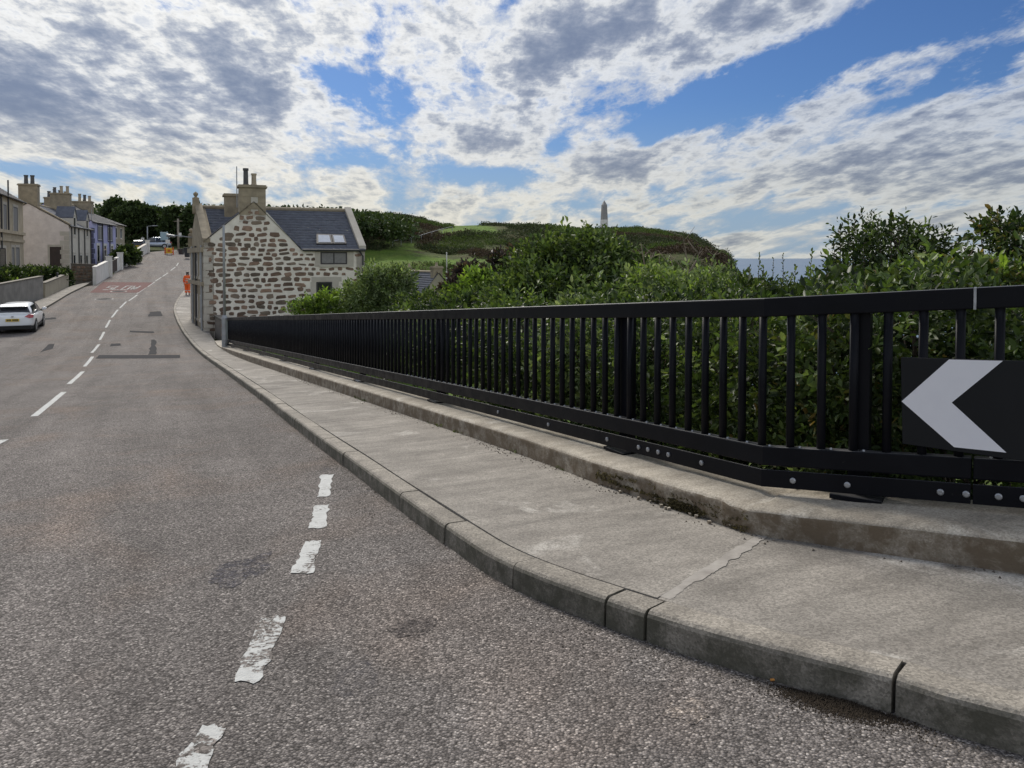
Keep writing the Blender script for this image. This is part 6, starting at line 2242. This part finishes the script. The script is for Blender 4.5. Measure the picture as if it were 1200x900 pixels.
# ------------------------------------------------------------------ person
def skin_mesh(name, verts, edges, radii, mat, parent, root_i=0, sub=2):
    me = bpy.data.meshes.new(name)
    o0 = org(parent)
    me.from_pydata([tuple(Vector(v) - o0) for v in verts], edges, [])
    me.materials.append(mat)
    ob = bpy.data.objects.new(name, me)
    link(ob, parent)
    sk = ob.modifiers.new('skin', 'SKIN')
    if not me.skin_vertices: me.skin_vertices.new()
    for i, sv_ in enumerate(me.skin_vertices[0].data):
        r = radii[i]
        sv_.radius = (r, r) if not isinstance(r, tuple) else r
        sv_.use_root = (i == root_i)
    sk.use_smooth_shade = True
    ss_ = ob.modifiers.new('s', 'SUBSURF'); ss_.levels = sub; ss_.render_levels = sub
    return ob


def person(label, base, face, height=1.76):
    x0, y0 = base
    z0 = zroad(x0, y0) + PAVE
    root = thing('person', (x0, y0, z0), label, 'person')
    k = height / 1.76
    fx, fy = math.cos(face), math.sin(face)
    T = lambda s, f, z: (x0 + (-fy * s + fx * f) * k, y0 + (fx * s + fy * f) * k, z0 + z * k)   # s: to the person's left
    # body: one continuous figure, walking away with the head a little bowed
    V = [T(0, 0, .96), T(0, 0, 1.12), T(0, .01, 1.30), T(0, .01, 1.44), T(0, .03, 1.53), T(0, .06, 1.60), T(0, .07, 1.70)]
    E = [(0, 1), (1, 2), (2, 3), (3, 4), (4, 5), (5, 6)]
    Rr_ = [.13, .125, .14, .11, .055, .075, .085]
    for sg in (1, -1):
        i = len(V)
        V += [T(sg * .18, .01, 1.42), T(sg * .25, -.02 * sg, 1.15), T(sg * .25, .10 + .05 * sg, .93), T(sg * .245, .14 + .06 * sg, .85)]
        E += [(3, i), (i, i + 1), (i + 1, i + 2), (i + 2, i + 3)]; Rr_ += [.062, .048, .034, .038]
        j = len(V)
        h = V[i + 3]
        for q, (ds, df, dz_) in enumerate(((.03, .02, -.08), (.01, .03, -.095), (-.01, .03, -.09), (-.03, .025, -.075))):
            V += [T(sg * .245 + ds * .6, .14 + .06 * sg + df * .3, .85 - .045), T(sg * .245 + ds, .14 + .06 * sg + df, .85 + dz_)]
            a = len(V) - 2
            E += [(i + 3, a), (a, a + 1)]; Rr_ += [.0105, .008]
        V += [T(sg * .225, .18 + .06 * sg, .83), T(sg * .215, .20 + .06 * sg, .79)]
        a = len(V) - 2
        E += [(i + 3, a), (a, a + 1)]; Rr_ += [.012, .0095]
        i = len(V)
        st_ = .10 * sg
        V += [T(sg * .10, 0, .88), T(sg * .105, st_ * .6 + .03, .50), T(sg * .105, st_ - .02, .09), T(sg * .11, st_ + .10, .045)]
        E += [(0, i), (i, i + 1), (i + 1, i + 2), (i + 2, i + 3)]; Rr_ += [.092, .062, .042, .036]
    skin_mesh('body', V, E, Rr_, M_SKIN, root)
    # face and ears
    mb = MB(); mb.tube([T(0, .145, 1.645), T(0, .172, 1.615)], [.012, .016], 8)
    for sg in (1, -1): mb.tube([T(sg * .085, .06, 1.60), T(sg * .092, .055, 1.66)], [.012, .018], 8)
    mb.build('face', M_SKIN, root)
    mb = MB()
    for sg in (1, -1): mb.tube([T(sg * .033, .138, 1.655), T(sg * .033, .15, 1.655)], [.011, .008], 8)
    mb.tube([T(-.025, .145, 1.575), T(.025, .145, 1.575)], .006, 6)
    mb.build('eyes_and_mouth', M_HAIR, root)
    skin_mesh('hair', [T(0, .045, 1.66), T(0, .045, 1.735), T(0, .02, 1.62)], [(0, 1), (0, 2)], [.098, .078, .075], M_HAIR, root)
    # jacket and trousers over the body
    JV = [T(0, 0, .90), T(0, 0, 1.0), T(0, .0, 1.15), T(0, .01, 1.32), T(0, .01, 1.45), T(0, .02, 1.50)]
    JE = [(0, 1), (1, 2), (2, 3), (3, 4), (4, 5)]; JR = [.20, .19, .185, .195, .145, .08]
    for sg in (1, -1):
        i = len(JV)
        JV += [T(sg * .19, .01, 1.425), T(sg * .26, -.02 * sg, 1.15), T(sg * .25, .10 + .05 * sg, .93)]
        JE += [(4, i), (i, i + 1), (i + 1, i + 2)]; JR += [.10, .085, .068]
    skin_mesh('jacket', JV, JE, JR, M_ORANGE, root)
    TV = [T(0, 0, .96)]; TE = []; TR = [.17]
    for sg in (1, -1):
        i = len(TV); st_ = .10 * sg
        TV += [T(sg * .105, 0, .84), T(sg * .11, st_ * .6 + .03, .50), T(sg * .11, st_ - .02, .13)]
        TE += [(0, i), (i, i + 1), (i + 1, i + 2)]; TR += [.145, .12, .11]
    skin_mesh('trousers', TV, TE, TR, M_ORANGE, root)
    for (z, r, fo) in ((1.10, .197, 0), (1.24, .203, 0.005)):
        mb = MB(); mb.tube([T(0, fo, z - .022), T(0, fo, z + .022)], r * k, 18, cap=False); mb.build('reflective_band', M_REFL, root, smooth=True)
    for sg in (1, -1):
        st_ = .10 * sg
        mb = MB(); mb.tube([T(sg * .11, st_ * .8 + .0, .30), T(sg * .11, st_ * .77 + .004, .345)], .125 * k, 14, cap=False); mb.build('reflective_band', M_REFL, root, smooth=True)
        mb = MB()
        a, b = Vector(T(sg * .11, st_ - .06, 0)), Vector(T(sg * .11, st_ + .20, 0))
        d = (b - a); n = Vector((-d.y, d.x, 0)).normalized() * .05
        mb.hexa([a - n, b - n, b + n, a + n], [a - n * .8 + Vector((0, 0, .13)), b - n * .6 + Vector((0, 0, .06)), b + n * .6 + Vector((0, 0, .06)), a + n * .8 + Vector((0, 0, .13))])
        bo_ = mb.build('boot', M_BOOT, root); bevel(bo_, .015, 2)
    return root
wp = G(220, 345.5, PAVE)
person('worker in orange jacket and trousers walking up the pavement by the stone cottage', wp, R(112), 1.76)

# ------------------------------------------------------------------ street furniture
pb = G(263.5, 408.5, PAVE)
pz = zroad(*pb) + PAVE
pt_ = P(263, 265, pb[1]).z
po = thing('lamp_column', (pb[0], pb[1], pz), 'slim grey steel column at the far end of the black railing', 'column')
mb = MB(); zt = P(263, 371, pb[1]).z
mb.lathe((pb[0], pb[1], pz - .1), [(.11, 0), (.11, zt - pz + .05), (.07, zt - pz + .14), (.05, zt - pz + .16)], 14); mb.build('base_sleeve', M_GALV, po)
mb = MB(); mb.lathe((pb[0], pb[1], zt), [(.055, 0), (.042, pt_ - zt), (.02, pt_ - zt + .04)], 12); mb.build('shaft', M_GALV, po, smooth=True)
mb = MB(); mb.cbox((pb[0] + .02, pb[1] - .115, pz + .35), .12, .012, .42); mb.build('access_door', M_GALV, po)


def post_thing(name, label, u, vb, vt, r, mat, cat, Y=None, taper=0.8, off=0.0, part='shaft'):
    if Y is None:
        b = G(u, vb, off); z = zroad(*b) + off
    else:
        q = P(u, vb, Y); b = (q.x, q.y); z = q.z
    t = P(u, vt, b[1]).z
    root = thing(name, (b[0], b[1], z), label, cat)
    mb = MB(); mb.lathe((b[0], b[1], z - .1), [(r, 0), (r * taper, t - z + .1), (r * .3, t - z + .13)], 10); mb.build(part, mat, root, smooth=True)
    return root, b, z, t

r_, b, z, t = post_thing('bollard', 'thin black post on the pavement in front of the lower pale wall', 67.5, 340.5, 322, .07, M_DARKSTEEL, 'post', taper=1.0, off=.12)
mb = MB(); mb.lathe((b[0], b[1], t), [(.07, 0), (.10, .05), (.09, .14), (.02, .2)], 10); mb.build('cap', M_DARKSTEEL, r_)
r_, b, z, t = post_thing('utility_pole', 'tall weathered wooden pole at the top of the street', 209, 293.5, 256.5, .16, M_WOODP, 'pole')
mb = MB(); mb.tube([(b[0] - .6, b[1], t - .35), (b[0] + .6, b[1], t - .3)], .05, 6); mb.build('cross_arm', M_WOODP, r_)
mb = MB(); mb.cbox((b[0] + .35, b[1] - .2, z + 1.9), .35, .2, .6); mb.build('equipment_box', M_WHITEW, r_)
r_, b, z, t = post_thing('street_lamp', 'grey street lamp behind the parked cars at the top of the street', 173, 290, 266, .09, M_GALV, 'street lamp')
mb = MB(); mb.tube([(b[0], b[1], t - .05), (b[0] + .1, b[1], t + .12), (b[0] + .9, b[1], t + .2)], .04, 6); mb.build('arm', M_GALV, r_)
mb = MB(); mb.hexa([(b[0] + .8, b[1] - .12, t + .12), (b[0] + 1.5, b[1] - .12, t + .16), (b[0] + 1.5, b[1] + .12, t + .16), (b[0] + .8, b[1] + .12, t + .12)], [(b[0] + .8, b[1] - .1, t + .24), (b[0] + 1.5, b[1] - .08, t + .24), (b[0] + 1.5, b[1] + .08, t + .24), (b[0] + .8, b[1] + .1, t + .24)]); mb.build('lantern', M_GALV, r_)


def sign(name, label, u0, u1, v0, v1, vb, mat, posts, Y, border=None, marks=()):
    a = P((u0 + u1) / 2, vb, Y)
    root = thing(name, (a.x, a.y, a.z), label, 'road sign')
    tl, br = P(u0, v0, Y), P(u1, v1, Y)
    mb = MB(); mb.box((tl.x, Y, br.z), (br.x - tl.x, 0, 0), (0, .05, 0), (0, 0, tl.z - br.z)); pl_ = mb.build('sign_plate', mat, root); bevel(pl_, .02, 2)
    for pu in posts:
        q = P(pu, vb, Y)
        mb = MB(); mb.tube([(q.x, Y + .09, q.z - .2), (q.x, Y + .09, tl.z + .15)], .045, 8); mb.build('post', M_GALV, root)
    for (mu0, mu1, mv0, mv1, mm) in marks:
        p0, p1 = P(mu0, mv0, Y), P(mu1, mv1, Y)
        mb = MB(); mb.box((p0.x, Y - .012, p1.z), (p1.x - p0.x, 0, 0), (0, .01, 0), (0, 0, p0.z - p1.z)); mb.build('sign_print', mm, pl_)
    return root
Yt = 108.0
sign('direction_sign', 'large pale blue direction sign on two posts under the trees', 187.6, 197, 272, 281.6, 292, M_SIGNBL, (189.5, 195.8), 111.0)
sign('small_sign', 'small white square sign on a post left of the parked cars', 165, 169, 278.6, 283, 291, M_WHITEW, (167,), 110.0, marks=((166.3, 167.8, 280, 282, M_INK),))
sign('small_sign', 'small white sign beside the foot of the blue direction sign', 193.8, 199, 281, 285.2, 293, M_WHITEW, (196.5,), 107.0)
sign('temporary_sign', 'yellow temporary road sign standing low on the street', 194.5, 201.5, 290.6, 297, 298.3, M_YELLOW, (195.5, 200.5), 102.0, marks=((196.3, 199.8, 292.4, 295.2, M_BARR),))
bq = P(197.5, 298, 102.6)
rb = thing('road_barrier', (bq.x, bq.y, bq.z), 'orange plastic barrier behind the yellow temporary sign', 'barrier')
for k, v in enumerate((291.3, 294.5)):
    a, b = P(192.5, v, 102.6), P(203.3, v, 102.6)
    mb = MB(); mb.box((a.x, a.y, a.z - .22), b - a, (0, .06, 0), (0, 0, .22)); mb.build('rail', M_BARR, rb)
for u in (193.2, 202.6):
    a = P(u, 298, 102.6); mb = MB(); mb.cbox((a.x, a.y + .12, a.z - .2), .1, .1, 1.15); mb.cbox((a.x, a.y + .12, a.z - .1), .2, .6, .1); mb.build('leg', M_BARR, rb)
for k, (u, vt_, vb_, Y, lab) in enumerate(((219.5, 290, 299.5, 98, 'dark wheeled bin close to the corner of the stone cottage'), (212.5, 291.5, 297.5, 104, 'dark wheeled bin by the foot of the wooden pole'))):
    a = P(u, vb_, Y); t = P(u, vt_, Y).z
    rt = thing('wheeled_bin', (a.x, a.y, a.z), lab, 'bin', 'wheeled bins at the top of the street')
    h = t - a.z
    mb = MB(); mb.hexa([(a.x - .24, Y - .25, a.z - .2), (a.x + .24, Y - .25, a.z - .2), (a.x + .24, Y + .25, a.z - .2), (a.x - .24, Y + .25, a.z - .2)], [(a.x - .3, Y - .34, t - .08), (a.x + .3, Y - .34, t - .08), (a.x + .3, Y + .34, t - .08), (a.x - .3, Y + .34, t - .08)]); b_ = mb.build('bin_body', M_DARKSTEEL, rt); bevel(b_, .03, 2)
    mb = MB(); mb.cbox((a.x, Y, t - .075), .66, .74, .07); b_ = mb.build('lid', M_DARKSTEEL, rt); bevel(b_, .02, 2)
    for sg in (-1, 1):
        mb = MB(); mb.tube([(a.x + sg * .24, Y + .26, a.z - .08), (a.x + sg * .30, Y + .26, a.z - .08)], .1, 12); mb.build('wheel', M_TYRE, rt)

# ------------------------------------------------------------------ monument, cottage, flag pole, path rail on the headland
YO = 205.0
ob = P(708, 270.5, YO)
zg_ = float(land(ob.x, ob.y)) - 0.6
k = YO / FPX
mon = thing('obelisk', (ob.x, ob.y, zg_), 'pale stone obelisk standing on the skyline of the headland', 'monument')
mb = MB()
for w_, z0_, z1_ in ((11, 270.5, 268.3), (8.6, 268.3, 266.4)):
    mb.cbox((ob.x, ob.y, EYE + (302.6 - z0_) * k - (1.4 if w_ == 11 else 0)), w_ * k, w_ * k, (z0_ - z1_) * k + (1.4 if w_ == 11 else 0), .35)
mb.build('stepped_base', M_OBEL, mon)
def taper(mb, w0, w1, z0_, z1_, rz=.35):
    pts = []
    for w_, z_ in ((w0, z0_), (w1, z1_)):
        pts.append([(ob.x + w_ * .7071 * math.cos(rz + math.pi / 4 + q * math.pi / 2), ob.y + w_ * .7071 * math.sin(rz + math.pi / 4 + q * math.pi / 2), z_) for q in range(4)])
    mb.hexa(pts[0], pts[1])
mb = MB(); zb_, zm_, zs_, ztp = [EYE + (302.6 - v) * k for v in (266.4, 257.5, 240.5, 235.0)]
taper(mb, 6.9 * k, 6.5 * k, zb_, zm_); mb.build('inscribed_plinth', M_WHITEW, mon)
mb = MB(); taper(mb, 6.2 * k, 4.9 * k, zm_, zs_); mb.build('shaft', M_OBEL, mon)
mb = MB(); taper(mb, 4.9 * k, .25 * k, zs_, ztp); mb.build('pyramid_tip', M_OBEL, mon)

# cottage down in the valley
YV = 62.0
vg = P(508, 320, YV)
rdv = Vector((-.50, .866, 0)); gdv = Vector((.866, .50, 0))
gl_ = P(491, 334, YV - 1.2)
zb_v = EYE + (302.6 - 372) / FPX * YV
Wv = 3.4
apz = vg.z
eavz = P(490, 349, YV).z
O_ = Vector((gl_.x, gl_.y, 0))
cot = thing('valley_cottage', (O_.x, O_.y, zb_v), 'small beige cottage with a slate roof half hidden in the valley bushes', 'house')
ptV = block_house(cot, (O_ )[:2], rdv[:2], gdv[:2], 6.5, Wv, zb_v, eavz, apz, M_TANREND, M_SLATE)
c = ptV(0.4, Wv / 2, 0)
chimney(cot, c[:2], gdv[:2], .8, .6, apz - .6, apz + .55, [(0, M_POTB, .6)], potr=.12, poth=.5)
c = ptV(6.2, Wv / 2, 0)
chimney(cot, c[:2], gdv[:2], .8, .6, apz - .6, apz + .45, [(0, M_POTB, .6)], potr=.12, poth=.5)

r_, b, z, t = post_thing('flag_pole', 'thin white pole standing on the green slope behind the valley cottage', 523.5, 318, 297, .07, M_WHITEW, 'pole', Y=84.0)
mb = MB(); mb.lathe((b[0], b[1], t), [(.05, 0), (.09, .06), (.0, .16)], 8); mb.build('finial', M_WHITEW, r_)
mb = MB(); mb.lathe((b[0], b[1], z - 4.0), [(.09, 0), (.09, 4.0)], 8); mb.build('lower_pole', M_WHITEW, r_)

# white hand rail beside the hill path
pts = []
for u, v in ((460, 286.5), (470, 284.5), (482, 282), (494, 279), (506, 275.5), (518, 271.5), (530, 268.5)):
    h = hill_hit(u, v + 3.2)
    pts.append(h if h is not None else P(u, v, 170))
hr = thing('path_handrail', tuple(pts[0]), 'thin pale hand rail climbing beside the grassy path up the headland', 'handrail')
for p_ in pts:
    mb = MB(); mb.tube([p_ - Vector((0, 0, .4)), p_ + Vector((0, 0, 1.15))], .06, 6); mb.build('post', M_GALV, hr)
mb = MB(); mb.tube([p_ + Vector((0, 0, 1.2)) for p_ in pts], .045, 6); mb.build('rail', M_GALV, hr)

# ------------------------------------------------------------------ marks, patches and covers on the street
CD = [((40, 488), (75, 459.5)), ((81, 450), (97, 435.5)), ((99, 429.5), (108.5, 418)), ((107.5, 413.5), (116, 403.5)), ((117, 398.5), (122, 389)), ((124, 384), (129, 375)), ((131, 372), (138, 363)),
      ((140.5, 361), (148, 353.5)), ((151, 352.5), (161, 345.5)), ((160.5, 344), (170.5, 337.2)), ((173, 336), (181, 330.5)), ((182, 329.5), (189, 324.8)), ((190.5, 324), (197, 319.6)), ((200, 317), (205.5, 313)), ((207, 311.5), (209, 308))]
names_cd = ['longest white centre-line dash, nearest the camera', 'second centre-line dash up the street, shorter than the nearest one', 'third centre-line dash, level with the dark trench patch', 'fourth centre-line dash, just above the trench patch',
            'fifth centre-line dash up from the left foreground', 'sixth centre-line dash, right of the white hatchback', 'seventh centre-line dash, right of the bonnet of the white hatchback', 'eighth centre-line dash, level with the end of the tall grey wall',
            'ninth centre-line dash, below the manhole cover by the red patch', 'tenth centre-line dash, beside the near edge of the red patch', 'eleventh centre-line dash, beside the red patch', 'twelfth centre-line dash, just past the red patch',
            'thirteenth centre-line dash on the rising street', 'fourteenth centre-line dash, second from the last before the bend', 'last centre-line dash before the street bends away']
for (a, b), lab in zip(CD, names_cd):
    A, B = np.array(G(*a)), np.array(G(*b))
    d = (B - A) / np.linalg.norm(B - A); n = np.array((d[1], -d[0])) * 0.052
    road_quad('centre_line_dash', [A - n, A + n, B + n, B - n], M_PAINT, 0.004, 6, lab, group='white dashes of the centre line', jag=0.012, seed=int(a[0]))
A, B = np.array(G(-30, 533)), np.array(G(5, 515.5)); d = (B - A) / np.linalg.norm(B - A); n = np.array((d[1], -d[0])) * 0.052
road_quad('centre_line_dash', [A - n, A + n, B + n, B - n], M_PAINT, 0.004, 6, 'tip of a white centre-line dash at the left edge of the photo', group='white dashes of the centre line', jag=0.012, seed=3)

rp = road_quad('red_road_patch', [G(105, 343), G(162, 343), G(180, 331), G(121, 330.5)], M_RED, 0.005, 10)
rp['kind'] = 'structure'; tag(rp, 'worn red surface patch across the left lane')
# the painted word, read by drivers going up the street
def strokes(ch):
    return {'S': [((1, 1), (0, 1)), ((0, 1), (0, .5)), ((0, .5), (1, .5)), ((1, .5), (1, 0)), ((1, 0), (0, 0))],
            'L': [((0, 1), (0, 0)), ((0, 0), (1, 0))],
            'O': [((0, 0), (0, 1)), ((0, 1), (1, 1)), ((1, 1), (1, 0)), ((1, 0), (0, 0))],
            'W': [((0, 1), (.22, 0)), ((.22, 0), (.5, .7)), ((.5, .7), (.78, 0)), ((.78, 0), (1, 1))]}[ch]
A, B, Cc, D_ = [np.array(G(*p)) for p in ((120, 339.6), (160, 339.6), (166.5, 335.2), (128, 335.2))]
sl = thing('road_word', (float(A[0]), float(A[1]), zroad(*A)), 'word SLOW painted in white letters across the red patch', 'road marking')
def rp_(a, b):
    p = (A * (1 - a) + B * a) * (1 - b) + (D_ * (1 - a) + Cc * a) * b
    return p
for i, chh in enumerate('SLOW'):
    mb = MB()
    for (p0, p1) in strokes(chh):
        q0 = rp_((i + .12 + .7 * p0[0]) / 4, p0[1]); q1 = rp_((i + .12 + .7 * p1[0]) / 4, p1[1])
        d = q1 - q0; L = np.linalg.norm(d); d = d / L; n = np.array((d[1], -d[0])) * (.07 if abs(d[1]) > .75 else .22)
        q0 = q0 - d * .06; q1 = q1 + d * .06
        mb.face([(p[0], p[1], zroad(*p) + .010) for p in (q0 - n, q0 + n, q1 + n, q1 - n)])
    mb.build('letter', M_PAINT_OLD, sl)


def patch(px, lab, mat=M_PATCH, off=0.007, cat='road patch', kind='structure', jag=0.05, n=10, name='road_patch', seed=1):
    o = road_quad(name, [G(*p) for p in px], mat, off, n, jag=jag, seed=seed)
    o['kind'] = kind
    tag(o, lab)
    return o
patch([(112, 420.3), (211, 419.8), (211, 416), (116, 416.3)], 'long dark trench patch across the right lane', seed=1)
patch([(152, 389.5), (181, 390.5), (180, 388.6), (152, 387.6)], 'thin pale-edged trench patch below the dark square one', seed=2)
patch([(173, 371), (191, 370.5), (188, 364.8), (176, 365.5)], 'dark square tarmac patch in the right lane', seed=3)
patch([(52, 375), (66, 374), (65, 372), (52, 373)], 'short dark patch beside the front wheel of the white car', seed=4)
patch([(47, 413), (62, 408.5), (64, 403), (57, 403.5)], 'small dark patch in the left lane', seed=5)
patch([(129, 406), (142, 405), (141, 402.5), (130, 403)], 'small dark repair between the centre line and the kerb', seed=6)
patch([(174, 415.8), (184, 415.5), (182, 398), (177, 398)], 'narrow crooked strip of dark tarmac running up from the trench patch', jag=0.12, seed=8)


def blotch(name, px, rx, ry, mat, lab, kind='structure', off=0.003, hump=0.0, cat=None, seed=0):
    c = np.array(G(*px)); vs = [(c[0], c[1], zroad(*c) + off + hump)]; n = 26
    fs = []
    for ring, f in enumerate((0.55, 1.0)):
        for k in range(n):
            w = 2 * math.pi * k / n
            r_ = f * (0.62 + 0.75 * vnoise(math.cos(w) * 2.4 + seed * 9, math.sin(w) * 2.4, 1.0, 4))
            x, y = c[0] + rx * r_ * math.cos(w), c[1] + ry * r_ * math.sin(w)
            vs.append((x, y, zroad(x, y) + off * (1 if ring == 0 else .6) + hump * (.6 if ring == 0 else 0)))
    mb = MB()
    mb.faces(vs, [(0, 1 + k, 1 + (k + 1) % n) for k in range(n)] + [(1 + k, 1 + n + k, 1 + n + (k + 1) % n, 1 + (k + 1) % n) for k in range(n)])
    o = mb.build(name, mat, smooth=True); o['kind'] = kind; tag(o, lab, cat)
    return o
blotch('road_stain', (487, 733), .11, .12, M_OILY, 'dark oily spot on the tarmac', seed=5)
blotch('road_stain', (283, 668), .14, .26, M_WORNA, 'dark worn patch left of the third junction dash', seed=7)
blotch('road_stain', (806, 833), .07, .07, M_DUSTY, 'pale splash on the tarmac near the kerb', seed=9)
for (px, r, lab, nm) in (((122, 350.5), .42, 'round iron manhole cover in the left lane below the red patch', 'manhole_cover'), ((139, 341.5), .40, 'iron manhole cover on the near edge of the red patch', 'manhole_cover')):
    c = G(*px); z = zroad(*c)
    s_ = (zroad(c[0] + .3, c[1]) - zroad(c[0] - .3, c[1])) / .6, (zroad(c[0], c[1] + .3) - zroad(c[0], c[1] - .3)) / .6
    rt = thing(nm, (c[0], c[1], z), lab, 'manhole cover')
    for rr_, h, m_, n_ in ((r, .006, M_DARKSTEEL, 'frame'), (r * .86, .011, M_PATCH, 'cover')):
        mb = MB()
        top = [(c[0] + rr_ * math.cos(w) * 1.5, c[1] + rr_ * math.sin(w) * 1.5) for w in np.linspace(0, 2 * math.pi, 24, endpoint=False)]
        mb.prism([(x, y, z + (x - c[0]) * s_[0] + (y - c[1]) * s_[1] - .03) for x, y in top], (0, 0, .03 + h)); mb.build(n_, m_, rt)

# cigarette end by the near kerb
cg = np.array(G(903, 799)); z = zroad(*cg) + .007
ce = thing('cigarette_end', (float(cg[0]), float(cg[1]), z), 'cigarette end with orange filter lying on the road by the near kerb', 'litter')
d = Vector((.96, .2, 0))
mb = MB(); p0 = Vector((cg[0], cg[1], z)); mb.tube([p0, p0 + d * .020], .0045, 8); mb.build('filter', M_CORK, ce)
mb = MB(); mb.tube([p0 + d * .0202, p0 + d * .034], .0044, 8); mb.build('paper', M_BUTT, ce)

# ------------------------------------------------------------------ grit, soil and weeds gathered in the corners
def grains(name, pts, size, mat, label, cat):
    """many small rough chips: pts (N,3), size (N,)"""
    N = len(pts)
    base = np.array([(1, 0, -.5), (-.5, .87, -.5), (-.5, -.87, -.5), (0, 0, .9)])
    v = base[None] * rng.uniform(0.55, 1.2, (N, 4, 3)) * size[:, None, None]
    a = rng.uniform(0, 6.28, N)
    c, s_ = np.cos(a)[:, None], np.sin(a)[:, None]
    x = v[..., 0] * c - v[..., 1] * s_; y = v[..., 0] * s_ + v[..., 1] * c
    v = np.stack([x, y, v[..., 2]], -1) + pts[:, None, :]
    k = np.arange(N)[:, None] * 4
    f = np.concatenate([k + np.array([[q]]).reshape(1, 3) for q in ((0, 2, 1), (0, 1, 3), (1, 2, 3), (2, 0, 3))])
    o = mesh_np(name, v.reshape(-1, 3), f, mat)
    return tag(o, label, cat, kind='stuff')


def edge_points(c, a, s0, s1, n, lo, hi, off):
    out = []
    for s in rng.uniform(s0, s1, n):
        (x, y), (tx, ty) = along(c, a, s)
        d = lo + (hi - lo) * rng.random() ** 2.2
        x, y = x + ty * d, y - tx * d
        out.append((x, y, zroad(x, y) + off))
    return np.array(out)
kp = edge_points(KC, KA, 0.3, 26, 5200, 0.0, -0.34, 0.002)
dens = vnoise(kp[:, 0] * 1.0, kp[:, 1], 0.5, 21)
kp = kp[rng.random(len(kp)) < dens ** 1.5 * 1.4]
grains('road_grit', kp, rng.uniform(0.0025, 0.0075, len(kp)), M_GRIT, 'fine grit lying on the road along the foot of the kerb', 'grit')
cg_ = np.array(G(985, 829))
(kx, ky), (ktx, kty) = along(KC, KA, k_arc_of(985, 818))
n_ = 5200
tt, ww = rng.normal(0, 0.11, n_), np.abs(rng.normal(0, 0.052, n_))
sx, sy = kx + ktx * tt - kty * (ww + .01), ky + kty * tt + ktx * (ww + .01)
sz = np.array([zroad(x, y) for x, y in zip(sx, sy)]) + 0.014 * np.exp(-(tt / .12) ** 2 - (ww / .05) ** 2) * rng.random(n_)
grains('loose_soil', np.stack([sx, sy, sz], 1), rng.uniform(0.002, 0.007, n_), M_SOIL, 'dark wet soil and grit gathered against the near kerb', 'soil')
s881 = WA[5 * NSUB]
wpn = edge_points(WC, WA, 0.3, 18, 2600, 0.012, -0.14, PAVE + 0.002)
dens = vnoise(wpn[:, 0], wpn[:, 1], 0.6, 31)
wpn = wpn[rng.random(len(wpn)) < dens ** 1.3 * 1.3]
grains('plinth_grit', wpn, rng.uniform(0.0025, 0.010, len(wpn)), M_GRIT, 'grit and flakes lying along the foot of the plinth', 'grit')
wd_ = edge_points(WC, WA, s881 - 0.2, s881 + 9, 900, 0.008, -0.03, PAVE)
wd_ = wd_[vnoise(wd_[:, 0], wd_[:, 1], 0.35, 41) > 0.66]
v, f = sprigs(wd_, np.array((0, 0, 1.0)) + rng.normal(0, .5, wd_.shape), rng.uniform(.01, .035, len(wd_)), 6, 0.014, 0.006)
wo_ = mesh_np('weeds', v, f, L_WEED)
tag(wo_, 'tiny weeds and moss rooted in the crack below the plinth', 'weeds', kind='stuff')

# moss and lichen in the crumbling stretch of the plinth face
ms = []
for k in range(2400):
    u0 = rng.uniform(700, 878)
    f_ = (u0 - 696) / (881 - 696)
    sm = float(WA[6 * NSUB] + (WA[5 * NSUB] - WA[6 * NSUB]) * f_)
    (x, y), (tx, ty) = along(WC, WA, sm)
    h = rng.uniform(0.0, 0.11) * (0.4 + 0.6 * rng.random())
    if vnoise(sm * 1.0, h * 14, 0.16, 51) < 0.56: continue
    d_ = -0.004 + 0.010 * rng.random()
    ms.append((x + ty * d_, y - tx * d_, zroad(x, y) + PAVE + h))
ms = np.array(ms)
(_, (mtx, mty)) = along(WC, WA, float(WA[6 * NSUB] - 0.8))
v, f = sprigs(ms, np.array((-mty, mtx, 0.5)) + rng.normal(0, .5, ms.shape), rng.uniform(.004, .014, len(ms)), 5, 0.011, 0.007)
mo = mesh_np('moss', v, f, L_MOSS)
tag(mo, 'ochre moss and lichen on the crumbling stretch of the plinth face', 'moss', kind='stuff')
